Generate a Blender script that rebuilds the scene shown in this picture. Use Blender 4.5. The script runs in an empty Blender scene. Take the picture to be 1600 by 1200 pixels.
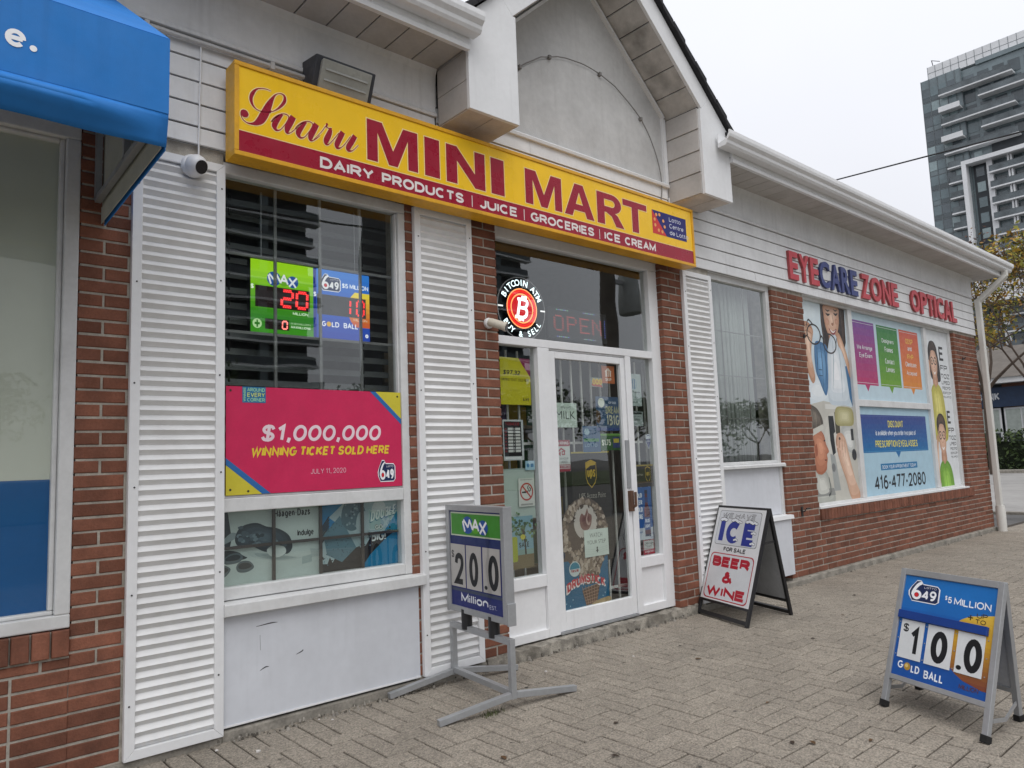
import bpy, bmesh, math, random
from mathutils import Vector, Matrix
random.seed(7)
R = math.radians
SC = bpy.context.scene
COL = SC.collection

# ---------------------------------------------------------------- camera
CAM = Vector((0.0, -4.0, 1.365))
YAW, PITCH, ROLL, FPX = 0.7205, 0.10664, -0.0383, 1155.0
_f = Vector((math.sin(YAW)*math.cos(PITCH), math.cos(YAW)*math.cos(PITCH), math.sin(PITCH)))
_r = Vector((math.cos(YAW), -math.sin(YAW), 0))
_u = _r.cross(_f)
_r2 = math.cos(ROLL)*_r + math.sin(ROLL)*_u
_u2 = -math.sin(ROLL)*_r + math.cos(ROLL)*_u
cd = bpy.data.cameras.new('camera'); co = bpy.data.objects.new('camera', cd); COL.objects.link(co)
cd.sensor_fit = 'HORIZONTAL'; cd.sensor_width = 36.0; cd.lens = 36.0*FPX/1600.0
cd.clip_start = 0.05; cd.clip_end = 2000.0
mm = Matrix((_r2, _u2, -_f)).transposed().to_4x4(); mm.translation = CAM
co.matrix_world = mm
SC.camera = co

# ---------------------------------------------------------------- overcast sky
SUN_EL, SUN_AZ = 58.0, 205.0          # degrees; azimuth clockwise from +Y
W = bpy.data.worlds.new('World'); SC.world = W; W.use_nodes = True
nt = W.node_tree; nt.nodes.clear()
out = nt.nodes.new('ShaderNodeOutputWorld'); bg = nt.nodes.new('ShaderNodeBackground')
sky = nt.nodes.new('ShaderNodeTexSky'); sky.sky_type = 'NISHITA'; sky.sun_disc = False
sky.sun_elevation = R(SUN_EL); sky.sun_rotation = R(SUN_AZ); sky.air_density = 1.0; sky.dust_density = 3.0
hsv = nt.nodes.new('ShaderNodeHueSaturation'); hsv.inputs['Saturation'].default_value = 0.12
hsv.inputs['Value'].default_value = 1.0
geo = nt.nodes.new('ShaderNodeTexCoord'); sep = nt.nodes.new('ShaderNodeSeparateXYZ')
nt.links.new(geo.outputs['Generated'], sep.inputs[0])
mr = nt.nodes.new('ShaderNodeMapRange')       # cloud deck: brighter towards the zenith, all round
mr.inputs['From Min'].default_value = -0.05; mr.inputs['From Max'].default_value = 1.0
mr.inputs['To Min'].default_value = 7.1; mr.inputs['To Max'].default_value = 12.3
nt.links.new(sep.outputs['Z'], mr.inputs['Value'])
cn = nt.nodes.new('ShaderNodeTexNoise'); cn.inputs['Scale'].default_value = 2.2; cn.inputs['Detail'].default_value = 5
nt.links.new(geo.outputs['Generated'], cn.inputs['Vector'])
cm = nt.nodes.new('ShaderNodeMapRange'); cm.inputs['To Min'].default_value = 0.93; cm.inputs['To Max'].default_value = 1.07
nt.links.new(cn.outputs['Fac'], cm.inputs['Value'])
mu = nt.nodes.new('ShaderNodeMath'); mu.operation = 'MULTIPLY'
nt.links.new(mr.outputs[0], mu.inputs[0]); nt.links.new(cm.outputs[0], mu.inputs[1])
cl = nt.nodes.new('ShaderNodeVectorMath'); cl.operation = 'SCALE'; cl.inputs[0].default_value = (0.955, 0.975, 1.045)
nt.links.new(mu.outputs[0], cl.inputs['Scale'])
mixw = nt.nodes.new('ShaderNodeMix'); mixw.data_type = 'RGBA'; mixw.inputs['Factor'].default_value = 0.9
nt.links.new(sky.outputs[0], hsv.inputs['Color'])
nt.links.new(hsv.outputs[0], mixw.inputs['A']); nt.links.new(cl.outputs[0], mixw.inputs['B'])
nt.links.new(mixw.outputs['Result'], bg.inputs['Color']); bg.inputs['Strength'].default_value = 0.1
nt.links.new(bg.outputs[0], out.inputs[0])

sl = bpy.data.lights.new('sun', 'SUN'); sl.energy = 1.2; sl.angle = R(50); sl.color = (1.0, 0.975, 0.94)
so = bpy.data.objects.new('sun', sl); COL.objects.link(so)
_sd = Vector((math.sin(R(SUN_AZ))*math.cos(R(SUN_EL)), math.cos(R(SUN_AZ))*math.cos(R(SUN_EL)), math.sin(R(SUN_EL))))
so.rotation_euler = (-_sd).to_track_quat('-Z', 'Y').to_euler()
so.location = (0, -20, 30)
SC.view_settings.view_transform = 'Standard'; SC.view_settings.look = 'None'
SC.view_settings.exposure = 0.14; SC.view_settings.gamma = 1.0
SC.view_settings.use_curve_mapping = False
SC.render.engine = 'CYCLES'
SC.cycles.max_bounces = 8; SC.cycles.transparent_max_bounces = 16
SC.render.resolution_x = 1024; SC.render.resolution_y = 768

# ---------------------------------------------------------------- materials
MATS = {}
def lin(h):
    h = h.lstrip('#'); o = []
    for i in (0, 2, 4):
        c = int(h[i:i+2], 16)/255
        o.append(c/12.92 if c <= 0.04045 else ((c+0.055)/1.055)**2.4)
    return tuple(o)
def mat(name, col=(0.5, 0.5, 0.5), rough=0.6, metal=0.0, var=0.12, vscale=6.0, bump=0.0, bscale=60.0,
        streak=0.0, spec=0.4, dirt=0.0, dirtcol=(0.12, 0.11, 0.09), emit=None, estr=0.0, cellvar=None):
    """procedural surface: base colour broken up by two noises, optional vertical run marks, blotches, relief"""
    if name in MATS: return MATS[name]
    if isinstance(col, str): col = lin(col)
    m = bpy.data.materials.new(name); m.use_nodes = True; MATS[name] = m
    n = m.node_tree.nodes; l = m.node_tree.links
    b = n['Principled BSDF']; b.inputs['Roughness'].default_value = rough; b.inputs['Metallic'].default_value = metal
    b.inputs['Specular IOR Level'].default_value = spec
    tc = n.new('ShaderNodeNewGeometry')
    def noise(scale, detail=4, vec=None):
        t = n.new('ShaderNodeTexNoise'); t.inputs['Scale'].default_value = scale; t.inputs['Detail'].default_value = detail
        l.new(vec or tc.outputs['Position'], t.inputs['Vector']); return t.outputs['Fac']
    def rng(v, a, bb, lo=0.3, hi=0.7):
        t = n.new('ShaderNodeMapRange'); t.inputs['From Min'].default_value = lo; t.inputs['From Max'].default_value = hi
        t.inputs['To Min'].default_value = a; t.inputs['To Max'].default_value = bb; l.new(v, t.inputs['Value']); return t.outputs[0]
    def mul(a, bb):
        t = n.new('ShaderNodeMath'); t.operation = 'MULTIPLY'; l.new(a, t.inputs[0]); l.new(bb, t.inputs[1]); return t.outputs[0]
    f = rng(noise(vscale), 1-var, 1+var)
    f = mul(f, rng(noise(vscale*9, 3), 1-var*0.5, 1+var*0.5))
    cc = n.new('ShaderNodeVectorMath'); cc.operation = 'SCALE'; cc.inputs[0].default_value = col
    l.new(f, cc.inputs['Scale']); colo = cc.outputs[0]
    def mixin(fac, c2):
        nonlocal colo
        x = n.new('ShaderNodeMix'); x.data_type = 'RGBA'; l.new(fac, x.inputs['Factor']); l.new(colo, x.inputs['A'])
        x.inputs['B'].default_value = (*c2, 1); colo = x.outputs['Result']
    if streak:
        mp = n.new('ShaderNodeMapping'); mp.inputs['Scale'].default_value = (22, 22, 1.3); l.new(tc.outputs['Position'], mp.inputs['Vector'])
        mixin(mul(rng(noise(1.0, 3, mp.outputs[0]), 0, streak, 0.52, 0.75), rng(noise(2.1, 2), 0.1, 1, 0.4, 0.65)), dirtcol)
    if dirt:
        mixin(rng(noise(3.7, 8), 0, dirt, 0.5, 0.75), dirtcol)
    if cellvar: colo = cellvar(n, l, tc, colo)
    l.new(colo, b.inputs['Base Color'])
    l.new(rng(noise(vscale*3), max(0.02, rough-0.08), min(1, rough+0.08)), b.inputs['Roughness'])
    if bump:
        bp = n.new('ShaderNodeBump'); bp.inputs['Strength'].default_value = bump; bp.inputs['Distance'].default_value = 0.004
        l.new(noise(bscale, 6), bp.inputs['Height']); l.new(bp.outputs[0], b.inputs['Normal'])
    if emit:
        b.inputs['Emission Color'].default_value = (*(lin(emit) if isinstance(emit, str) else emit), 1)
        b.inputs['Emission Strength'].default_value = estr
    return m
def ink(h, rough=0.45):
    return mat('print '+h, h, rough, var=0.05, vscale=9)
def glow(h, s):
    return mat('lit %s %.1f' % (h, s), '#101010', 0.4, emit=h, estr=s)
def glass_mat(name, tint=(0.93, 0.95, 0.94), k=1.9, wav=0.04):
    m = bpy.data.materials.new(name); m.use_nodes = True; MATS[name] = m
    n = m.node_tree.nodes; l = m.node_tree.links; n.clear()
    o = n.new('ShaderNodeOutputMaterial'); mx = n.new('ShaderNodeMixShader'); t = n.new('ShaderNodeBsdfTransparent'); g = n.new('ShaderNodeBsdfGlossy')
    t.inputs['Color'].default_value = (*tint, 1); g.inputs['Roughness'].default_value = 0.01; g.inputs['Color'].default_value = (0.97, 1, 1, 1)
    fr = n.new('ShaderNodeFresnel'); fr.inputs['IOR'].default_value = 1.5
    ge = n.new('ShaderNodeNewGeometry')
    inv = n.new('ShaderNodeMath'); inv.operation = 'SUBTRACT'; inv.inputs[0].default_value = 1.0; l.new(ge.outputs['Backfacing'], inv.inputs[1])
    m1 = n.new('ShaderNodeMath'); m1.operation = 'MULTIPLY'; m1.inputs[1].default_value = k; m1.use_clamp = True; l.new(fr.outputs[0], m1.inputs[0])
    m2 = n.new('ShaderNodeMath'); m2.operation = 'MULTIPLY'; l.new(m1.outputs[0], m2.inputs[0]); l.new(inv.outputs[0], m2.inputs[1])
    nz = n.new('ShaderNodeTexNoise'); nz.inputs['Scale'].default_value = 1.6; nz.inputs['Detail'].default_value = 1; l.new(ge.outputs['Position'], nz.inputs['Vector'])
    bp = n.new('ShaderNodeBump'); bp.inputs['Strength'].default_value = wav; bp.inputs['Distance'].default_value = 0.05; l.new(nz.outputs['Fac'], bp.inputs['Height'])
    l.new(bp.outputs[0], g.inputs['Normal'])
    l.new(m2.outputs[0], mx.inputs[0]); l.new(t.outputs[0], mx.inputs[1]); l.new(g.outputs[0], mx.inputs[2]); l.new(mx.outputs[0], o.inputs[0])
    return m

# ---------------------------------------------------------------- mesh helpers
ORG = {}                       # object name -> world origin its vertices are measured from
class MB:
    def __init__(s): s.v = []; s.f = []; s.m = []; s.mats = []
    def mi(s, m):
        if m not in s.mats: s.mats.append(m)
        return s.mats.index(m)
    def add(s, vs, fs, m):
        k = len(s.v); s.v += [tuple(p) for p in vs]; i = s.mi(m)
        for f in fs: s.f.append([k+q for q in f]); s.m.append(i)
        return s
    def box(s, x0, x1, y0, y1, z0, z1, m):
        vs = [(x0,y0,z0),(x1,y0,z0),(x1,y1,z0),(x0,y1,z0),(x0,y0,z1),(x1,y0,z1),(x1,y1,z1),(x0,y1,z1)]
        return s.add(vs, [(0,3,2,1),(4,5,6,7),(0,1,5,4),(1,2,6,5),(2,3,7,6),(3,0,4,7)], m)
    def hexa(s, b, t, m):       # four bottom and four top points, both counter-clockwise seen from above
        return s.add(list(b)+list(t), [(3,2,1,0),(4,5,6,7),(0,1,5,4),(1,2,6,5),(2,3,7,6),(3,0,4,7)], m)
    def prism(s, pts, y0, y1, m):      # outline in (x, z), thickness along y
        n = len(pts); vs = [(p[0], y0, p[1]) for p in pts]+[(p[0], y1, p[1]) for p in pts]
        return s.add(vs, [list(range(n)), list(range(2*n-1, n-1, -1))]+[(i, n+i, n+(i+1) % n, (i+1) % n) for i in range(n)], m)
    def prismx(s, pts, x0, x1, m):     # outline in (y, z), extruded along x
        n = len(pts); vs = [(x0, p[0], p[1]) for p in pts]+[(x1, p[0], p[1]) for p in pts]
        return s.add(vs, [list(range(n-1, -1, -1)), list(range(n, 2*n))]+[(i, (i+1) % n, n+(i+1) % n, n+i) for i in range(n)], m)
    def prismz(s, pts, z0, z1, m):
        n = len(pts); vs = [(p[0], p[1], z0) for p in pts]+[(p[0], p[1], z1) for p in pts]
        return s.add(vs, [list(range(n-1, -1, -1)), list(range(n, 2*n))]+[(i, (i+1) % n, n+(i+1) % n, n+i) for i in range(n)], m)
    def tube(s, pts, r, m, n=8, r1=None):
        pts = [Vector(p) for p in pts]; k = len(pts); vs = []; fs = []
        up = Vector((0.13, 0.31, 0.94))
        for i, p in enumerate(pts):
            d = (pts[min(i+1, k-1)]-pts[max(i-1, 0)]).normalized()
            a = d.cross(up)
            if a.length < 1e-3: a = d.cross(Vector((1, 0, 0)))
            a.normalize(); b = d.cross(a)
            rr = r if r1 is None else r+(r1-r)*i/max(1, k-1)
            for j in range(n):
                t = 2*math.pi*j/n; vs.append(p+(a*math.cos(t)+b*math.sin(t))*rr)
        for i in range(k-1):
            for j in range(n):
                fs.append((i*n+j, i*n+(j+1) % n, (i+1)*n+(j+1) % n, (i+1)*n+j))
        fs += [list(range(n-1, -1, -1)), list(range((k-1)*n, k*n))]
        return s.add(vs, fs, m)
    def bar(s, a, b, w, h, m, up=(0, 0, 1)):      # rectangular bar from a to b
        a = Vector(a); b = Vector(b); d = (b-a).normalized(); sx = d.cross(Vector(up))
        if sx.length < 1e-3: sx = d.cross(Vector((0, 1, 0)))
        sx.normalize(); sz = sx.cross(d)
        q = [(-w/2, -h/2), (w/2, -h/2), (w/2, h/2), (-w/2, h/2)]
        vs = [a+sx*i+sz*j for i, j in q]+[b+sx*i+sz*j for i, j in q]
        return s.add(vs, [(0,1,2,3),(7,6,5,4),(0,4,5,1),(1,5,6,2),(2,6,7,3),(3,7,4,0)], m)
    def lathe(s, c, prof, m, axis=(0, 0, 1), n=20):   # profile (radius, height along axis)
        ax = Vector(axis).normalized(); a = ax.cross(Vector((0, 0, 1)))
        if a.length < 1e-3: a = Vector((1, 0, 0))
        a.normalize(); b = ax.cross(a); c = Vector(c); vs = []; fs = []
        for r, h in prof:
            for j in range(n):
                t = 2*math.pi*j/n; vs.append(c+ax*h+(a*math.cos(t)+b*math.sin(t))*r)
        for i in range(len(prof)-1):
            for j in range(n): fs.append((i*n+j, i*n+(j+1) % n, (i+1)*n+(j+1) % n, (i+1)*n+j))
        fs += [list(range(n-1, -1, -1)), list(range((len(prof)-1)*n, len(prof)*n))]
        return s.add(vs, fs, m)
    def build(s, name, parent=None, smooth=False, bevel=0.0, label=None, cat=None, group=None, kind=None, at=None):
        o0 = Vector(ORG.get(parent.name, (0, 0, 0))) if parent else Vector(at or (0, 0, 0))
        me = bpy.data.meshes.new(name)
        me.from_pydata([tuple(Vector(p)-o0) for p in s.v], [], s.f)
        for m in s.mats: me.materials.append(m)
        me.polygons.foreach_set('material_index', s.m)
        bm = bmesh.new(); bm.from_mesh(me); bmesh.ops.recalc_face_normals(bm, faces=bm.faces); bm.to_mesh(me); bm.free()
        if smooth: me.polygons.foreach_set('use_smooth', [True]*len(me.polygons))
        o = bpy.data.objects.new(name, me); COL.objects.link(o)
        if parent: o.parent = parent
        else: o.location = o0
        ORG[o.name] = tuple(o0)
        if bevel:
            b = o.modifiers.new('bevel', 'BEVEL'); b.width = bevel; b.segments = 2; b.limit_method = 'ANGLE'; b.angle_limit = R(40)
        if smooth:
            e = o.modifiers.new('edges', 'EDGE_SPLIT'); e.split_angle = R(38)
        tag(o, label, cat, group, kind)
        return o
def tag(o, label=None, cat=None, group=None, kind=None):
    if label: o['label'] = label
    if cat: o['category'] = cat
    if group: o['group'] = group
    if kind: o['kind'] = kind
    return o
def thing(name, loc, label, cat, group=None):
    o = bpy.data.objects.new(name, None); COL.objects.link(o); o.location = loc; o.empty_display_size = 0.2
    ORG[o.name] = tuple(loc)
    return tag(o, label, cat, group)

def cr(pts, closed=False, n=6):
    """Catmull-Rom through the points"""
    P = [Vector(p) for p in pts]; k = len(P); o = []
    for i in range(k if closed else k-1):
        if closed: a, b, c, d = P[(i-1) % k], P[i], P[(i+1) % k], P[(i+2) % k]
        else: a, b, c, d = P[max(i-1, 0)], P[i], P[i+1], P[min(i+2, k-1)]
        for j in range(n):
            t = j/n
            o.append(0.5*((2*b)+(c-a)*t+(2*a-5*b+4*c-d)*t*t+(3*b-a-3*c+d)*t**3))
    if not closed: o.append(P[-1])
    return o

_tg = {}
def text_geo(s, bold=0.0, shear=0.0, space=1.0):
    k = (s, bold, shear, space)
    if k not in _tg:
        cu = bpy.data.curves.new('lettering', 'FONT'); cu.body = s; cu.size = 1.0; cu.offset = bold; cu.shear = shear
        cu.space_character = space; cu.resolution_u = 4
        ob = bpy.data.objects.new('lettering', cu); me = ob.to_mesh()
        vs = [(v.co.x, v.co.y) for v in me.vertices]; fs = [tuple(p.vertices) for p in me.polygons]
        ob.to_mesh_clear(); bpy.data.objects.remove(ob); bpy.data.curves.remove(cu)
        _tg[k] = (vs, fs)
    return _tg[k]

class Print:
    """flat printed shapes on a panel: (u, v) on the sheet, layers half a millimetre proud of one another"""
    def __init__(s, fn, step=0.0005, asp=(1, 1)): s.fn = fn; s.mb = MB(); s.L = 1; s.step = step; s.asp = asp; s.k = 0
    def layer(s, n): s.L = n; return s
    def P(s, u, v): return s.fn(u, v, (s.L+(s.k % 30)*0.006)*s.step)
    def poly(s, pts, m):
        s.k += 1
        s.mb.add([s.P(p[0], p[1]) for p in pts], [list(range(len(pts)))], m); return s
    def blob(s, pts, m, n=5): return s.poly(cr([(p[0], p[1], 0) for p in pts], True, n), m)
    def soft(s, pts, c0, c1, n=6, sh=(0, 0), k=0.25, L=None, m=5):
        """shape toned from c0 at its edge to c1 inside, like a printed photograph"""
        if L is not None: s.L = L
        cx = sum(q[0] for q in pts)/len(pts)+sh[0]; cy = sum(q[1] for q in pts)/len(pts)+sh[1]; L0 = s.L
        for i in range(n):
            f = 1-(1-k)*i/max(1, n-1); A = [int(c0[j:j+2], 16) for j in (1, 3, 5)]; B = [int(c1[j:j+2], 16) for j in (1, 3, 5)]; t = round(i/max(1, n-1)*4)/4
            h = '#%02x%02x%02x' % tuple(int(a+(b-a)*t) for a, b in zip(A, B))
            s.L = L0+0.12*i; s.blob([(cx+(q[0]-cx)*f, cy+(q[1]-cy)*f) for q in pts], ink(h), m)
        s.L = L0; return s
    def rect(s, a, b, c, d, m): return s.poly([(a, b), (c, b), (c, d), (a, d)], m)
    def rrect(s, a, b, c, d, r, m, ry=None):
        ry = ry or r; pts = []
        for cx, cy, t0 in ((c-r, d-ry, 0), (a+r, d-ry, 90), (a+r, b+ry, 180), (c-r, b+ry, 270)):
            for i in range(5): t = R(t0+i*22.5); pts.append((cx+r*math.cos(t), cy+ry*math.sin(t)))
        return s.poly(pts, m)
    def ell(s, cx, cy, rx, ry, m, n=28, a0=0, a1=360):
        pts = [(cx+rx*math.cos(R(a0+(a1-a0)*i/n)), cy+ry*math.sin(R(a0+(a1-a0)*i/n))) for i in range(n+(0 if a1-a0 >= 360 else 1))]
        return s.poly(pts, m)
    def ring(s, cx, cy, rx, ry, wx, wy, m, n=36):
        s.k += 1
        vs = []; fs = []
        for i in range(n):
            t = 2*math.pi*i/n
            vs += [s.P(cx+rx*math.cos(t), cy+ry*math.sin(t)), s.P(cx+(rx-wx)*math.cos(t), cy+(ry-wy)*math.sin(t))]
        for i in range(n): j = (i+1) % n; fs.append((2*i, 2*j, 2*j+1, 2*i+1))
        s.mb.add(vs, fs, m); return s
    def stroke(s, pts, w, m, n=6):
        """brush stroke through points; w one width or one per point"""
        s.k += 1
        if not isinstance(w, (list, tuple)): w = [w]*len(pts)
        q = cr([(p[0], p[1], ww) for p, ww in zip(pts, w)], False, n); vs = []
        for i, p in enumerate(q):
            d = q[min(i+1, len(q)-1)]-q[max(i-1, 0)]; nn = Vector((-d.y, d.x)).normalized() if d.xy.length > 1e-9 else Vector((0, 1))
            vs += [s.P(p.x+nn.x*p.z/2, p.y+nn.y*p.z/2), s.P(p.x-nn.x*p.z/2, p.y-nn.y*p.z/2)]
        s.mb.add(vs, [(2*i, 2*i+2, 2*i+3, 2*i+1) for i in range(len(q)-1)], m); return s
    def frame(s, a, b, c, d, w, m, h=None):
        h = h or w
        s.rect(a, b, c, b+h, m); s.rect(a, d-h, c, d, m); s.rect(a, b+h, a+w, d-h, m); s.rect(c-w, b+h, c, d-h, m); return s
    def text(s, t, a, b, c, d, m, bold=0.015, shear=0.0, space=1.0, warp=None):
        """lettering fitted to the box (a, b)-(c, d); thin serif-like faces use the outline font"""
        s.k += 1
        if bold > -0.01 and all(ch in GLF or ch == ' ' for ch in t):
            stroke_text(s, t, a, b, c, d, m, max(.07, .125+bold*1.75), shear*.9, space, warp); return s
        vs, fs = text_geo(t, bold, shear, space)
        if not vs: return s
        x0 = min(v[0] for v in vs); x1 = max(v[0] for v in vs); y0 = min(v[1] for v in vs); y1 = max(v[1] for v in vs)
        o = []
        for x, y in vs:
            u = a+(x-x0)/(x1-x0)*(c-a); v = b+(y-y0)/max(1e-6, y1-y0)*(d-b)
            if warp: u, v = warp(u, v)
            o.append(s.P(u, v))
        s.mb.add(o, fs, m); return s
    def arc_text(s, t, cx, cy, rx, ry, a0, a1, h, m, bold=0.02, inside=False):
        """letters set one by one round an arc, from angle a0 to a1"""
        n = len(t)
        for i, ch in enumerate(t):
            if ch == ' ': continue
            th = R(a0+(a1-a0)*(i+0.5)/n); vs, fs = text_geo(ch, bold)
            x0 = min(v[0] for v in vs); x1 = max(v[0] for v in vs); k = h/0.73
            up = Vector((math.cos(th), math.sin(th)))*(-1 if inside else 1); rt = Vector((up.y, -up.x))
            o = []
            for x, y in vs:
                q = rt*((x-(x0+x1)/2)*k)+up*((y-0.36)*k)
                o.append(s.P(cx+rx*math.cos(th)+q.x, cy+ry*math.sin(th)+q.y))
            s.mb.add(o, fs, m)
        return s
    def build(s, name, parent, label=None): 
        o = s.mb.build(name, parent)
        if label: o['label'] = label
        return o
def wallmap(x0, z0, x1, z1, y):
    """unit sheet on a plane facing the street (-y)"""
    return lambda u, v, d: (x0+(x1-x0)*u, y-d, z0+(z1-z0)*v)
def metres(y): return lambda u, v, d: (u, y-d, v)

# ---------------------------------------------------------------- plain sans lettering drawn as strokes
def _arc(cx, cy, rx, ry, a0, a1, n=9):
    return [(cx+rx*math.cos(R(a0+(a1-a0)*i/n)), cy+ry*math.sin(R(a0+(a1-a0)*i/n))) for i in range(n+1)]
def _sm(pts, n=4): return [(p.x, p.y) for p in cr([(a, b, 0) for a, b in pts], False, n)]
_O = _arc(.5, .5, .5, .5, 90, 450, 22)[:-1]
_S = _sm([(.94, .78), (.78, .95), (.5, 1), (.2, .94), (.06, .76), (.2, .58), (.5, .5), (.82, .41), (.96, .24), (.8, .05), (.5, 0), (.2, .05), (.04, .22)])
_a = [_arc(.42, .34, .42, .34, 0, 360, 16)[:-1]]
X_ = .70                                  # x-height
def _xo(cx=.45, w=.45): return _arc(cx, X_/2, w, X_/2, 90, 450, 18)[:-1]
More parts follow.
